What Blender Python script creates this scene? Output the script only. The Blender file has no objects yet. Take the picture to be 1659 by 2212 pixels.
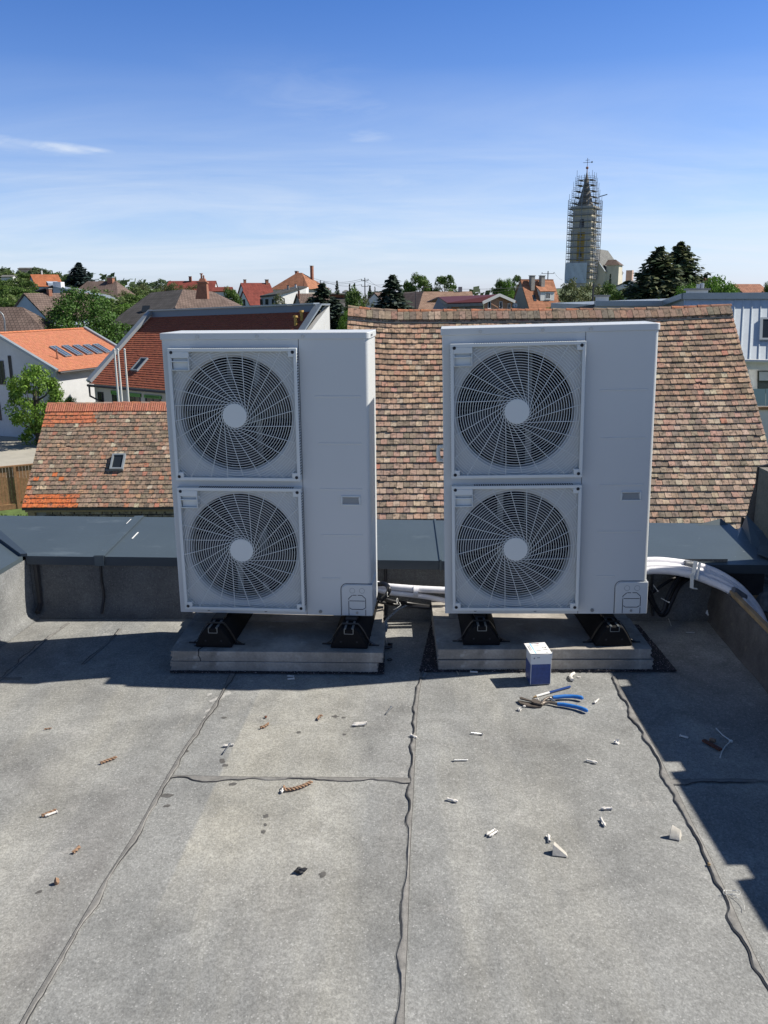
import bpy, math, random
from mathutils import Vector, Matrix, Euler, noise
V3 = Vector
R = random.Random(7)
scene = bpy.context.scene
COL = scene.collection
# ---------------------------------------------------------------- camera
F_PX, PITCH, ROLL, CAM_H = 1850.0, 0.2463, -0.0066, 1.72      # in a 1659 x 2212 picture
CX, CY = 829.5, 1106.0
c_f = V3((0, math.cos(PITCH), -math.sin(PITCH))); c_u0 = V3((0, math.sin(PITCH), math.cos(PITCH))); c_r0 = V3((1, 0, 0))
c_r = c_r0*math.cos(ROLL) + c_u0*math.sin(ROLL); c_u = -c_r0*math.sin(ROLL) + c_u0*math.cos(ROLL)
CAM = V3((0, 0, CAM_H))
cd = bpy.data.cameras.new('camera'); cam = bpy.data.objects.new('camera', cd); COL.objects.link(cam)
m = Matrix((c_r, c_u, -c_f)).transposed().to_4x4(); m.translation = CAM; cam.matrix_world = m
cd.sensor_fit = 'VERTICAL'; cd.sensor_height = 24.0; cd.lens = F_PX/2212*24.0
cd.clip_start = 0.05; cd.clip_end = 5000
scene.camera = cam
scene.render.resolution_x = 768; scene.render.resolution_y = 1024
# ---------------------------------------------------------------- light
SUN_AZ, SUN_EL = math.radians(9.8), math.radians(45)          # azimuth from +X towards +Y
sdir = V3((math.cos(SUN_EL)*math.cos(SUN_AZ), math.cos(SUN_EL)*math.sin(SUN_AZ), math.sin(SUN_EL)))
sl = bpy.data.lights.new('sun', 'SUN'); sl.energy = 5.0; sl.angle = math.radians(0.5); sl.color = (1.0, 0.94, 0.84)
so = bpy.data.objects.new('sun', sl); COL.objects.link(so); so.rotation_euler = sdir.to_track_quat('Z', 'Y').to_euler()
so.location = (20, 5, 30)
world = bpy.data.worlds.new("World"); scene.world = world; world.use_nodes = True
scene.view_settings.view_transform = 'Standard'; scene.view_settings.look = 'None'
scene.view_settings.exposure = 0.45; scene.view_settings.gamma = 1.0
def px_dir(x, y): return (c_f + c_r*((x-CX)/F_PX) - c_u*((y-CY)/F_PX))
def PY(x, y, Y):                                               # point seen at (x, y), Y metres ahead
    d = px_dir(x, y); return CAM + d*(Y/d.y)
def PZ(x, y, z=0.0):                                           # point seen at (x, y) at height z
    d = px_dir(x, y); return CAM + d*((z-CAM_H)/d.z)
def world_nodes():
    nt = world.node_tree; N = nt.nodes; L = nt.links; N.clear()
    out = N.new('ShaderNodeOutputWorld'); bg = N.new('ShaderNodeBackground'); bg.inputs[1].default_value = 0.05
    sky = N.new('ShaderNodeTexSky'); sky.sky_type = 'NISHITA'; sky.sun_disc = False
    sky.sun_elevation = SUN_EL; sky.sun_rotation = math.atan2(sdir.x, sdir.y)
    sky.altitude = 100; sky.air_density = 1.1; sky.dust_density = 0.3; sky.ozone_density = 3.0
    tc = N.new('ShaderNodeTexCoord')
    def math_(op, a, b=None, clamp=False):
        n = N.new('ShaderNodeMath'); n.operation = op; n.use_clamp = clamp
        for i, v in enumerate((a, b)):
            if v is None: continue
            if isinstance(v, (int, float)): n.inputs[i].default_value = v
            else: L.new(v, n.inputs[i])
        return n.outputs[0]
    sep = N.new('ShaderNodeSeparateXYZ'); L.new(tc.outputs['Generated'], sep.inputs[0])
    den = math_('ADD', sep.outputs[2], 0.12)
    cx_ = math_('DIVIDE', sep.outputs[0], den); cy_ = math_('DIVIDE', sep.outputs[1], den)
    cmb = N.new('ShaderNodeCombineXYZ'); L.new(cx_, cmb.inputs[0]); L.new(cy_, cmb.inputs[1])
    mp = N.new('ShaderNodeMapping'); mp.inputs['Rotation'].default_value = (0, 0, 0.5); mp.inputs['Scale'].default_value = (0.55, 1.3, 1)
    L.new(cmb.outputs[0], mp.inputs[0])
    nz = N.new('ShaderNodeTexNoise'); nz.inputs['Scale'].default_value = 1.0; nz.inputs['Detail'].default_value = 9; nz.inputs['Roughness'].default_value = .6; nz.inputs['Distortion'].default_value = .5
    L.new(mp.outputs[0], nz.inputs['Vector'])
    veil = math_('MULTIPLY', math_('SUBTRACT', nz.outputs['Fac'], 0.29), 2.3, True)
    # the veil thins with height and is thickest low in the sky
    low = math_('SUBTRACT', 1.0, math_('MULTIPLY', sep.outputs[2], 4.3), True)
    cloud = math_('MULTIPLY', math_('MULTIPLY', veil, math_('MULTIPLY', sep.outputs[2], 30, True)), low)
    # single wisps, each at its own bearing in the sky
    mp2 = N.new('ShaderNodeMapping'); mp2.inputs['Scale'].default_value = (9, 9, 42); mp2.inputs['Rotation'].default_value = (0, .05, 0); L.new(tc.outputs['Generated'], mp2.inputs[0])
    n2 = N.new('ShaderNodeTexNoise'); n2.inputs['Scale'].default_value = 1.0; n2.inputs['Detail'].default_value = 8; n2.inputs['Roughness'].default_value = .62; n2.inputs['Distortion'].default_value = .8
    L.new(mp2.outputs[0], n2.inputs['Vector'])
    fib = math_('ADD', math_('MULTIPLY', math_('SUBTRACT', n2.outputs['Fac'], 0.36), 2.2, True), .28)
    for (x, y, sx, sz, am) in ((-10, 309, .050, .0060, 1.1), (60, 311, .040, .0055, 1.2), (125, 317, .035, .0045, 1.1), (190, 322, .03, .003, .8), (800, 300, .04, .012, .34), (737, 327, .02, .006, .3), (850, 392, .07, .012, .4), (700, 225, .10, .03, .22), (430, 440, .22, .035, .4), (1500, 570, .2, .03, .4)):
        d = px_dir(x, y).normalized()
        dx = math_('DIVIDE', math_('SUBTRACT', sep.outputs[0], d.x), sx)
        dz = math_('DIVIDE', math_('SUBTRACT', math_('ADD', sep.outputs[2], math_('MULTIPLY', sep.outputs[0], .095)), d.z+.095*d.x), sz)
        r2 = math_('ADD', math_('MULTIPLY', dx, dx), math_('MULTIPLY', dz, dz))
        g = math_('MULTIPLY', math_('POWER', 2.718, math_('MULTIPLY', r2, -1.0)), am)
        cloud = math_('MAXIMUM', cloud, math_('MULTIPLY', g, fib))
    cloud = math_('MINIMUM', cloud, .75)
    mix = N.new('ShaderNodeMix'); mix.data_type = 'RGBA'
    rp = N.new('ShaderNodeValToRGB'); cr = rp.color_ramp; L.new(sep.outputs[2], rp.inputs[0])      # clear-day colour by height, as a factor (x 2.5)
    for p_, c_ in ((0, (1.55, 1.82, 2.95)), (.05, (1.56, 1.75, 2.5)), (.118, (1.38, 1.56, 2.2)), (.29, (.72, 1.14, 1.95)), (.5, (.57, .77, .97)), (1, (.53, .66, .78))):
        e_ = cr.elements[0] if p_ == 0 else cr.elements[-1] if p_ == 1 else cr.elements.new(p_)
        e_.position = p_; e_.color = (*[k/2.5 for k in c_], 1)
    sc_ = N.new('ShaderNodeVectorMath'); sc_.operation = 'MULTIPLY'; L.new(sky.outputs[0], sc_.inputs[0]); L.new(rp.outputs[0], sc_.inputs[1])
    s2_ = N.new('ShaderNodeVectorMath'); s2_.operation = 'SCALE'; s2_.inputs['Scale'].default_value = 2.5; L.new(sc_.outputs[0], s2_.inputs[0])
    L.new(cloud, mix.inputs[0]); L.new(s2_.outputs[0], mix.inputs[6]); mix.inputs[7].default_value = (11.6, 12.7, 14.2, 1)
    L.new(mix.outputs[2], bg.inputs[0]); L.new(bg.outputs[0], out.inputs[0])
world_nodes()
# ---------------------------------------------------------------- mesh helpers
def wm(o):
    b = Matrix.LocRotScale(o.location, o.rotation_euler, o.scale)
    return b if o.parent is None else wm(o.parent) @ b
SPLIT = {'screw', 'base_screw', 'wall_seam', 'moulded_hole', 'screw_recess', 'pressed_rib', 'motor_bracket', 'dark_stain', 'pale_dust', 'hole', 'cable_tie', 'verge_flashing', 'joint_cover', 'blue_panel', 'lid_flap', 'coping_edge', 'glass_balustrade', 'flue', 'grip_recess', 'pipe_cover', 'sun_blind', 'tar_smear', 'rain_pipe', 'brick_infill', 'mounting_rail', 'parapet_cap'}
class MB:
    def __init__(s): s.v = []; s.f = []; s.c = []; s.mi = []; s.uv = {}; s.cur = 0
    def add(s, pts, faces, col=None):
        b = len(s.v); s.v += [V3(p) for p in pts]
        for f in faces: s.f.append([b+i for i in f]); s.c.append(col); s.mi.append(s.cur)
        return b
    def poly(s, pts, col=None, uv=None):
        s.add(pts, [list(range(len(pts)))], col)
        if uv: s.uv[len(s.f)-1] = uv
    def box(s, c, sz, M=None, col=None):
        x, y, z = [k/2 for k in sz]; P = [V3((i*x, j*y, k*z)) for k in (-1, 1) for j in (-1, 1) for i in (-1, 1)]
        if M is not None: P = [M @ p for p in P]
        P = [p+V3(c) for p in P]
        s.add(P, [(0, 2, 3, 1), (4, 5, 7, 6), (0, 1, 5, 4), (2, 6, 7, 3), (0, 4, 6, 2), (1, 3, 7, 5)], col)
    def bx(s, a, b, col=None):                                  # box from corner to corner
        a, b = V3(a), V3(b); s.box((a+b)/2, [abs(k) for k in (b-a)], None, col)
    def hexa(s, bot, top, col=None):                            # prism between two equal loops
        n = len(bot)
        s.add(list(bot)+list(top), [list(range(n))[::-1], [n+i for i in range(n)]]+[(i, (i+1) % n, n+(i+1) % n, n+i) for i in range(n)], col)
    def tube(s, path, r, seg=8, col=None, cap=True, flat=None):
        path = [V3(p) for p in path]; n = len(path); rr = r if isinstance(r, (list, tuple)) else [r]*n
        up = V3((0, 0, 1)); rings = []; prev = None
        for i, p in enumerate(path):
            t = (path[min(i+1, n-1)]-path[max(i-1, 0)])
            if t.length < 1e-9: t = V3((0, 0, 1))
            t.normalize()
            if prev is None:
                a = up.cross(t)
                if a.length < 1e-3: a = V3((1, 0, 0)).cross(t)
            else: a = prev - t*prev.dot(t)
            a.normalize(); b = t.cross(a); prev = a
            rings.append([p+(a*math.cos(2*math.pi*k/seg)+b*math.sin(2*math.pi*k/seg)*(flat or 1))*rr[i] for k in range(seg)])
        P = [q for g in rings for q in g]; F = []
        for i in range(n-1):
            for k in range(seg):
                k2 = (k+1) % seg; F.append((i*seg+k, i*seg+k2, (i+1)*seg+k2, (i+1)*seg+k))
        if cap: F.append(list(range(seg))[::-1]); F.append([(n-1)*seg+k for k in range(seg)])
        s.add(P, F, col)
    def cyl(s, a, b, r, seg=12, r2=None, col=None): s.tube([a, b], [r, r if r2 is None else r2], seg, col)
    def beam(s, a, b, w, h=None, col=None):                    # square bar from a to b
        h = h or w; a, b = V3(a), V3(b); t = (b-a).normalized()
        x = t.cross(V3((0, 0, 1)));
        if x.length < 1e-3: x = V3((1, 0, 0))
        x.normalize(); y = x.cross(t).normalized(); x *= w/2; y *= h/2
        s.hexa([a-x-y, a+x-y, a+x+y, a-x+y], [b-x-y, b+x-y, b+x+y, b-x+y], col)
    def disc(s, c, n, r, seg=16, col=None):
        n = V3(n).normalized(); a = n.orthogonal().normalized(); b = n.cross(a)
        s.add([V3(c)+(a*math.cos(2*math.pi*k/seg)+b*math.sin(2*math.pi*k/seg))*r for k in range(seg)], [list(range(seg))], col)
    def blob(s, c, r, sz=(1, 1, 1), jit=.25, sub=2, col=None, rnd=R):
        import bmesh
        bm = bmesh.new(); bmesh.ops.create_icosphere(bm, subdivisions=sub, radius=1)
        o = V3((rnd.uniform(0, 99), rnd.uniform(0, 99), 3)); P = []
        for v in bm.verts:
            k = 1+jit*noise.noise(v.co*1.7+o)*2; P.append(V3(c)+V3((v.co.x*sz[0], v.co.y*sz[1], v.co.z*sz[2]))*k*r)
        s.add(P, [[v.index for v in f.verts] for f in bm.faces], col); bm.free()
    def build(s, name, mat, parent=None, smooth=False, local=False, bevel=0, angle=40, group=None):
        if name in SPLIT:                                      # every loose piece becomes a part of its own
            par = list(range(len(s.v)))
            def fd(i):
                while par[i] != i: par[i] = par[par[i]]; i = par[i]
                return i
            for f in s.f:
                for i in f[1:]: par[fd(i)] = fd(f[0])
            comp = {}
            for k, f in enumerate(s.f): comp.setdefault(fd(f[0]), []).append(k)
            if len(comp) > 1:
                for fs in comp.values():
                    q = MB(); ids = {}
                    for k in fs:
                        for i in s.f[k]:
                            if i not in ids: ids[i] = len(q.v); q.v.append(s.v[i])
                        q.f.append([ids[i] for i in s.f[k]]); q.c.append(s.c[k]); q.mi.append(s.mi[k])
                        if k in s.uv: q.uv[len(q.f)-1] = s.uv[k]
                    o = q._build(name, mat, parent, smooth, local, bevel, angle)
                return o
        return s._build(name, mat, parent, smooth, local, bevel, angle)
    def _build(s, name, mat, parent=None, smooth=False, local=False, bevel=0, angle=40):
        me = bpy.data.meshes.new(name)
        vs = s.v
        if parent is not None and not local:
            inv = wm(parent).inverted(); vs = [inv @ p for p in s.v]
        me.from_pydata([tuple(p) for p in vs], [], s.f)
        for mt in (mat if isinstance(mat, (list, tuple)) else [mat]): me.materials.append(mt)
        if any(s.mi): me.polygons.foreach_set('material_index', s.mi)
        if any(c is not None for c in s.c):
            ca = me.color_attributes.new('Col', 'FLOAT_COLOR', 'CORNER'); arr = []
            for f, c in zip(s.f, s.c):
                c = c or (1, 1, 1); arr += (list(c)[:3]+[1.0])*len(f)
            ca.data.foreach_set('color', arr)
        if s.uv:
            ul = me.uv_layers.new(name='UVMap'); k = 0
            for i, f in enumerate(s.f):
                u = s.uv.get(i)
                for j in range(len(f)):
                    ul.data[k].uv = u[j] if u else (0, 0); k += 1
        me.validate(clean_customdata=False); me.update()
        if smooth: me.shade_smooth() if hasattr(me, 'shade_smooth') else None
        o = bpy.data.objects.new(name, me); COL.objects.link(o)
        if parent is not None: o.parent = parent
        if bevel:
            md = o.modifiers.new('bevel', 'BEVEL'); md.width = bevel; md.segments = 3; md.limit_method = 'ANGLE'; md.angle_limit = math.radians(35)
            me.shade_smooth(); 
        if smooth or bevel:
            try: me.set_sharp_from_angle(angle=math.radians(angle))
            except Exception: pass
        return o
def tag(o, label, cat, group=None):
    o['label'] = label; o['category'] = cat
    if group: o['group'] = group
    return o
def thing(name, label, cat, loc=(0, 0, 0), rot=(0, 0, 0), group=None):
    o = bpy.data.objects.new(name, None); COL.objects.link(o); o.location = loc; o.rotation_euler = rot
    o.empty_display_size = .1
    return tag(o, label, cat, group)
def kind(o, k='structure'): o['kind'] = k; return o
KIDS = {}
def copy_tree(o, parent=None):
    c = o.copy(); COL.objects.link(c)
    if parent is not None: c.parent = parent
    for ch in [k for k in COL.objects if k.parent == o]: copy_tree(ch, c)
    return c
# ---------------------------------------------------------------- materials
def mat(name, col=(.5, .5, .5), rough=.6, metal=0.0, spec=.5, attr=False, noise_=None, bump=None, trans=0, layers=(), coat=0):
    """noise_ = (scale, amount, detail); layers = [(scale, lo, hi, colour, stretch)] of blotches with a shape of their own; bump = (scale, strength, dist)"""
    mt = bpy.data.materials.new(name); mt.use_nodes = True; nt = mt.node_tree; N = nt.nodes; L = nt.links
    b = N['Principled BSDF']; b.inputs['Roughness'].default_value = rough; b.inputs['Metallic'].default_value = metal
    b.inputs['Specular IOR Level'].default_value = spec; b.inputs['Coat Weight'].default_value = coat
    tc = N.new('ShaderNodeTexCoord'); src = tc.outputs['Object']
    cur = None
    if attr:
        a = N.new('ShaderNodeAttribute'); a.attribute_name = 'Col'; cur = a.outputs['Color']
    else:
        rgb = N.new('ShaderNodeRGB'); rgb.outputs[0].default_value = (*col, 1); cur = rgb.outputs[0]
    def tex(scale, detail=5, stretch=None, rough_=.6):
        n = N.new('ShaderNodeTexNoise'); n.inputs['Scale'].default_value = scale; n.inputs['Detail'].default_value = detail; n.inputs['Roughness'].default_value = rough_
        if stretch:
            mp = N.new('ShaderNodeMapping'); mp.inputs['Scale'].default_value = stretch[:3]
            if len(stretch) > 3: mp.inputs['Rotation'].default_value = (0, 0, stretch[3])
            L.new(src, mp.inputs[0]); L.new(mp.outputs[0], n.inputs['Vector'])
        else: L.new(src, n.inputs['Vector'])
        return n.outputs['Fac']
    for ly in layers:
        scale, lo, hi, c2 = ly[:4]; f = tex(scale, 6, ly[4] if len(ly) > 4 else None)
        mr = N.new('ShaderNodeMapRange'); mr.inputs[1].default_value = lo; mr.inputs[2].default_value = hi; L.new(f, mr.inputs[0])
        if len(ly) > 5: mr.inputs[4].default_value = ly[5]
        mx = N.new('ShaderNodeMix'); mx.data_type = 'RGBA'; L.new(mr.outputs[0], mx.inputs[0]); L.new(cur, mx.inputs[6]); mx.inputs[7].default_value = (*c2, 1); cur = mx.outputs[2]
    if noise_:
        for (sc, am, det) in (noise_ if isinstance(noise_[0], (list, tuple)) else [noise_]):
            f = tex(sc, det)
            mr = N.new('ShaderNodeMapRange'); mr.inputs[1].default_value = .25; mr.inputs[2].default_value = .75; mr.inputs[3].default_value = 1-am; mr.inputs[4].default_value = 1+am; L.new(f, mr.inputs[0])
            vm = N.new('ShaderNodeVectorMath'); vm.operation = 'SCALE'; L.new(cur, vm.inputs[0]); L.new(mr.outputs[0], vm.inputs['Scale']); cur = vm.outputs[0]
    L.new(cur, b.inputs['Base Color'])
    if bump:
        f = tex(bump[0], 6); bn = N.new('ShaderNodeBump'); bn.inputs['Strength'].default_value = bump[1]; bn.inputs['Distance'].default_value = bump[2]; L.new(f, bn.inputs['Height']); L.new(bn.outputs[0], b.inputs['Normal'])
    if trans:
        tr = N.new('ShaderNodeBsdfTranslucent'); L.new(cur, tr.inputs[0]); ms = N.new('ShaderNodeMixShader'); ms.inputs[0].default_value = trans
        L.new(b.outputs[0], ms.inputs[1]); L.new(tr.outputs[0], ms.inputs[2]); L.new(ms.outputs[0], N['Material Output'].inputs[0])
    return mt
M = {}
M['paint'] = mat('unit_paint', (.58, .60, .60), .38, noise_=(2, .02, 3))
M['paint2'] = mat('brightened_unit_paint', (.66, .69, .68), .42)  # casing paint, brightened to stand in for shade on the panel behind
M['palecrete'] = mat('broken_concrete', (.52, .49, .43), .9, noise_=[(60, .2, 5)], bump=(150, .5, .002))
M['void'] = mat('dark_interior', (.005, .005, .008), .8, spec=.1)
M['blade'] = mat('fan_blade', (.014, .015, .020), .5)
M['bracket'] = mat('galvanised_bracket', (.22, .24, .25), .45, .5)
M['steel'] = mat('steel', (.42, .43, .44), .35, .9, noise_=(40, .15, 3))
M['slot'] = mat('slot_shadow_gap', (.05, .055, .065), .8)
M['hole'] = mat('screw_recess', (.02, .02, .025), .8)
M['rubber'] = mat('black_rubber', (.009, .009, .010), .8, spec=.2, noise_=(90, .3, 3), bump=(160, .4, .002))
M['black_pl'] = mat('black_plastic', (.014, .014, .016), .4)
M['tie'] = mat('white_nylon', (.72, .72, .68), .45)
M['concrete'] = mat('concrete', (.27, .25, .22), .9, noise_=[(6, .2, 8), (90, .16, 4)], bump=(120, .5, .003), layers=[(3, .45, .62, (.42, .39, .35), None, .75), (8, .6, .72, (.13, .12, .105), None, .5), (14, .62, .70, (.55, .53, .50), None, .45)])
M['crumb'] = mat('rubber_granulate', (.035, .033, .038), .9, noise_=(240, .7, 3), bump=(300, 1, .006), layers=[(120, .60, .64, (.42, .36, .38))])
M['pipe'] = mat('white_insulation', (.78, .77, .80), .5, noise_=(8, .05, 4), bump=(30, .35, .004))
M['tape'] = mat('grey_tape', (.11, .12, .135), .45, noise_=(30, .3, 3), bump=(40, .6, .004))
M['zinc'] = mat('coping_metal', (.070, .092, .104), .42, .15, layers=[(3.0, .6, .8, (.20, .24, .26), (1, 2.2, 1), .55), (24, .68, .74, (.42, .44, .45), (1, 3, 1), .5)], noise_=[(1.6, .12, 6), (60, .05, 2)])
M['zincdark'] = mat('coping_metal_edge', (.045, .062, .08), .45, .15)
M['wood'] = mat('weathered_wood', (.30, .21, .11), .8, noise_=(14, .3, 5))
M['white_paper'] = mat('white_card', (.78, .78, .76), .6)
M['blue_card'] = mat('blue_card', (.05, .085, .25), .45, noise_=(60, .25, 5))
M['cyan'] = mat('light_blue_print', (.25, .55, .8), .6)
M['ink'] = mat('grey_print', (.16, .17, .2), .6)
M['red'] = mat('red_print', (.6, .05, .08), .6)
M['bluegrip'] = mat('blue_grip', (.02, .16, .50), .42, noise_=(50, .15, 3))
M['toolsteel'] = mat('worn_tool_steel', (.16, .135, .115), .5, .5, noise_=(60, .4, 4))
M['navy'] = mat('navy_lacquer', (.02, .06, .22), .35)
M['plug'] = mat('plug_nylon', (.70, .67, .62), .5)
M['rope'] = mat('brown_cord', (.30, .185, .115), .8, noise_=(200, .35, 3))
M['rust'] = mat('rust', (.14, .05, .03), .8, noise_=(60, .4, 4))
M['orange'] = mat('orange_plastic', (.7, .14, .02), .5)
M['bitdark'] = mat('dark_bitumen', (.03, .03, .032), .6, noise_=(20, .3, 4))
# ---------------------------------------------------------------- our flat roof
def floor_mat(name, base, dirt=True, wall=False):
    mt = bpy.data.materials.new(name); mt.use_nodes = True; nt = mt.node_tree; N = nt.nodes; L = nt.links
    b = N['Principled BSDF']; b.inputs['Roughness'].default_value = .88; b.inputs['Specular IOR Level'].default_value = .35
    tc = N.new('ShaderNodeTexCoord')
    def noise_t(scale, det, st=None, rot=0, dist=0, r=.6):
        n = N.new('ShaderNodeTexNoise'); n.inputs['Scale'].default_value = scale; n.inputs['Detail'].default_value = det; n.inputs['Roughness'].default_value = r; n.inputs['Distortion'].default_value = dist
        mp = N.new('ShaderNodeMapping'); mp.inputs['Scale'].default_value = st or (1, 1, 1); mp.inputs['Rotation'].default_value = (0, 0, rot)
        L.new(tc.outputs['Object'], mp.inputs[0]); L.new(mp.outputs[0], n.inputs['Vector']); return n.outputs['Fac']
    def rng(f, a, b_, c=0, d=1):
        mr = N.new('ShaderNodeMapRange'); mr.inputs[1].default_value = a; mr.inputs[2].default_value = b_; mr.inputs[3].default_value = c; mr.inputs[4].default_value = d; L.new(f, mr.inputs[0]); return mr.outputs[0]
    def mix(f, a, c):
        mx = N.new('ShaderNodeMix'); mx.data_type = 'RGBA'
        L.new(f, mx.inputs[0])
        if isinstance(a, tuple): mx.inputs[6].default_value = (*a, 1)
        else: L.new(a, mx.inputs[6])
        if isinstance(c, tuple): mx.inputs[7].default_value = (*c, 1)
        else: L.new(c, mx.inputs[7])
        return mx.outputs[2]
    def scale(c, f):
        vm = N.new('ShaderNodeVectorMath'); vm.operation = 'SCALE'; L.new(c, vm.inputs[0]); L.new(f, vm.inputs['Scale']); return vm.outputs[0]
    k = base
    cur = mix(rng(noise_t(1.1, 6), .35, .65), (k*.84, k*.86, k*.85), (k*1.08, k*1.085, k*1.04))
    if dirt:
        cur = mix(rng(noise_t(.8, 5, (2.4, .35, 1), .55), .47, .68, 0, .85), cur, (k*1.42, k*1.38, k*1.22))        # walked-on, dusty streaks
        cur = mix(rng(noise_t(.9, 6, (1, 1, 1), 0, .4), .54, .72, 0, .75), cur, (k*.60, k*.585, k*.57))            # dark damp patches
        cur = mix(rng(noise_t(5.5, 7, None, 0, .7), .62, .74, 0, .6), cur, (k*1.7, k*1.66, k*1.58))                # dust spots
        cur = mix(rng(noise_t(7.5, 5, None, 0, 1.2), .66, .72, 0, .4), cur, (k*.5, k*.5, k*.5))
    if dirt:                                                   # dusty bands with one crisp edge where the sheet has a crease; grime beside the left seam
        def line(a, b, w, sharp, lo=0.0):
            a, b = PZ(*a, 0), PZ(*b, 0); t = (b-a); L_ = t.length; t.normalize(); n = V3((-t.y, t.x, 0))
            def dot(v, off):
                d = N.new('ShaderNodeVectorMath'); d.operation = 'DOT_PRODUCT'; L.new(tc.outputs['Object'], d.inputs[0]); d.inputs[1].default_value = v
                s_ = N.new('ShaderNodeMath'); s_.operation = 'SUBTRACT'; L.new(d.outputs['Value'], s_.inputs[0]); s_.inputs[1].default_value = off; return s_.outputs[0]
            dn, dt = dot(n, a.dot(n)), dot(t, a.dot(t))
            def mul(p, q):
                m_ = N.new('ShaderNodeMath'); m_.operation = 'MULTIPLY'; L.new(p, m_.inputs[0]); L.new(q, m_.inputs[1]); return m_.outputs[0]
            return mul(mul(rng(dn, 0, sharp), rng(dn, 0, w, 1, 0)), mul(mul(rng(dt, -.1, .35), rng(dt, L_-.4, L_+.2, 1, 0)), rng(noise_t(3.2, 5, None, 0, .5), .3, .62, .25, 1)))
        def g3_(x, y): return (x/.9759/1.8228, (2600+y/.9759)/1.8228)
        for pa, pb, w, sh, am, c in ((g3_(590, 960), g3_(1005, 90), -.42, -.012, .8, (k*1.50, k*1.44, k*1.24)), (g3_(0, 360), g3_(330, 90), -.30, -.010, .6, (k*1.35, k*1.32, k*1.2)), ((30, 2240), (366, 1672), .34, .05, .75, (k*.60, k*.575, k*.555)), ((880, 1950), (896, 1500), .20, .03, .4, (k*.72, k*.70, k*.68)), ((1180, 2200), (1130, 1700), -.5, -.2, .5, (k*1.28, k*1.27, k*1.2)), ((700, 2210), (760, 1720), .35, .15, .45, (k*.78, k*.78, k*.79)), ((1330, 1900), (1300, 1480), .4, .2, .5, (k*1.3, k*1.27, k*1.16))):
            f = line(pa, pb, w, sh); m_ = N.new('ShaderNodeMath'); m_.operation = 'MULTIPLY'; L.new(f, m_.inputs[0]); m_.inputs[1].default_value = am; cur = mix(m_.outputs[0], cur, c)
    v = N.new('ShaderNodeTexVoronoi'); v.inputs['Scale'].default_value = 230; L.new(tc.outputs['Object'], v.inputs['Vector'])
    sp = N.new('ShaderNodeSeparateColor'); L.new(v.outputs['Color'], sp.inputs[0])
    cur = scale(cur, rng(sp.outputs[0], 0, 1, .91, 1.09))
    cur = scale(cur, rng(noise_t(75, 4), .3, .7, .84, 1.16))
    cur = scale(cur, rng(noise_t(210, 3, (1, .6, 1), .4), .3, .7, .78, 1.22))
    cur = scale(cur, rng(noise_t(2.6, 6, None, 0, .6), .3, .7, .80, 1.20))
    cur = scale(cur, rng(noise_t(8, 5, None, 0, .8), .3, .7, .88, 1.12))
    fl = rng(sp.outputs[1], .97, .99, 0, .55); cur = mix(fl, cur, (k*1.9, k*1.9, k*1.85))
    L.new(cur, b.inputs['Base Color'])
    bn = N.new('ShaderNodeBump'); bn.inputs['Strength'].default_value = .55; bn.inputs['Distance'].default_value = .0025 if not wall else .005
    L.new(sp.outputs[0], bn.inputs['Height']); L.new(bn.outputs[0], b.inputs['Normal'])
    return mt
M['felt'] = floor_mat('slated_bitumen_felt', .250)
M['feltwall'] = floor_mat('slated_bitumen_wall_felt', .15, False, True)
M['feltlit'] = floor_mat('sunlit_slated_wall_felt', .21, False, True)  # lighter copy of the wall felt, with the left parapet's sunlight in its colour
M['seam'] = mat('bitumen_seam_bead', (.19, .185, .175), .7, noise_=[(30, .3, 4), (300, .2, 2)], bump=(60, .4, .004), layers=[(7, .45, .65, (.22, .212, .20), None, .8)])
def yw(x): return 4.49-.03*x                                   # inner face of the back parapet
# floor sheet, slightly uneven
def floor_z(x, y): return .0022*noise.noise(V3((x*1.3, y*1.3, 0)))+.0010*noise.noise(V3((x*5, y*5, 4)))-.0022
mb = MB(); nx, ny = 90, 120; X0, X1, Y0, Y1 = -2.3, 3.2, -1.2, 4.85
for j in range(ny+1):
    for i in range(nx+1):
        x = X0+(X1-X0)*i/nx; y = Y0+(Y1-Y0)*j/ny
        mb.v.append(V3((x, y, floor_z(x, y))))
for j in range(ny):
    for i in range(nx): a = j*(nx+1)+i; mb.f.append([a, a+1, a+nx+2, a+nx+1]); mb.c.append(None); mb.mi.append(0)
floor = kind(mb.build('roof_floor', M['felt'], None, True))
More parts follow.
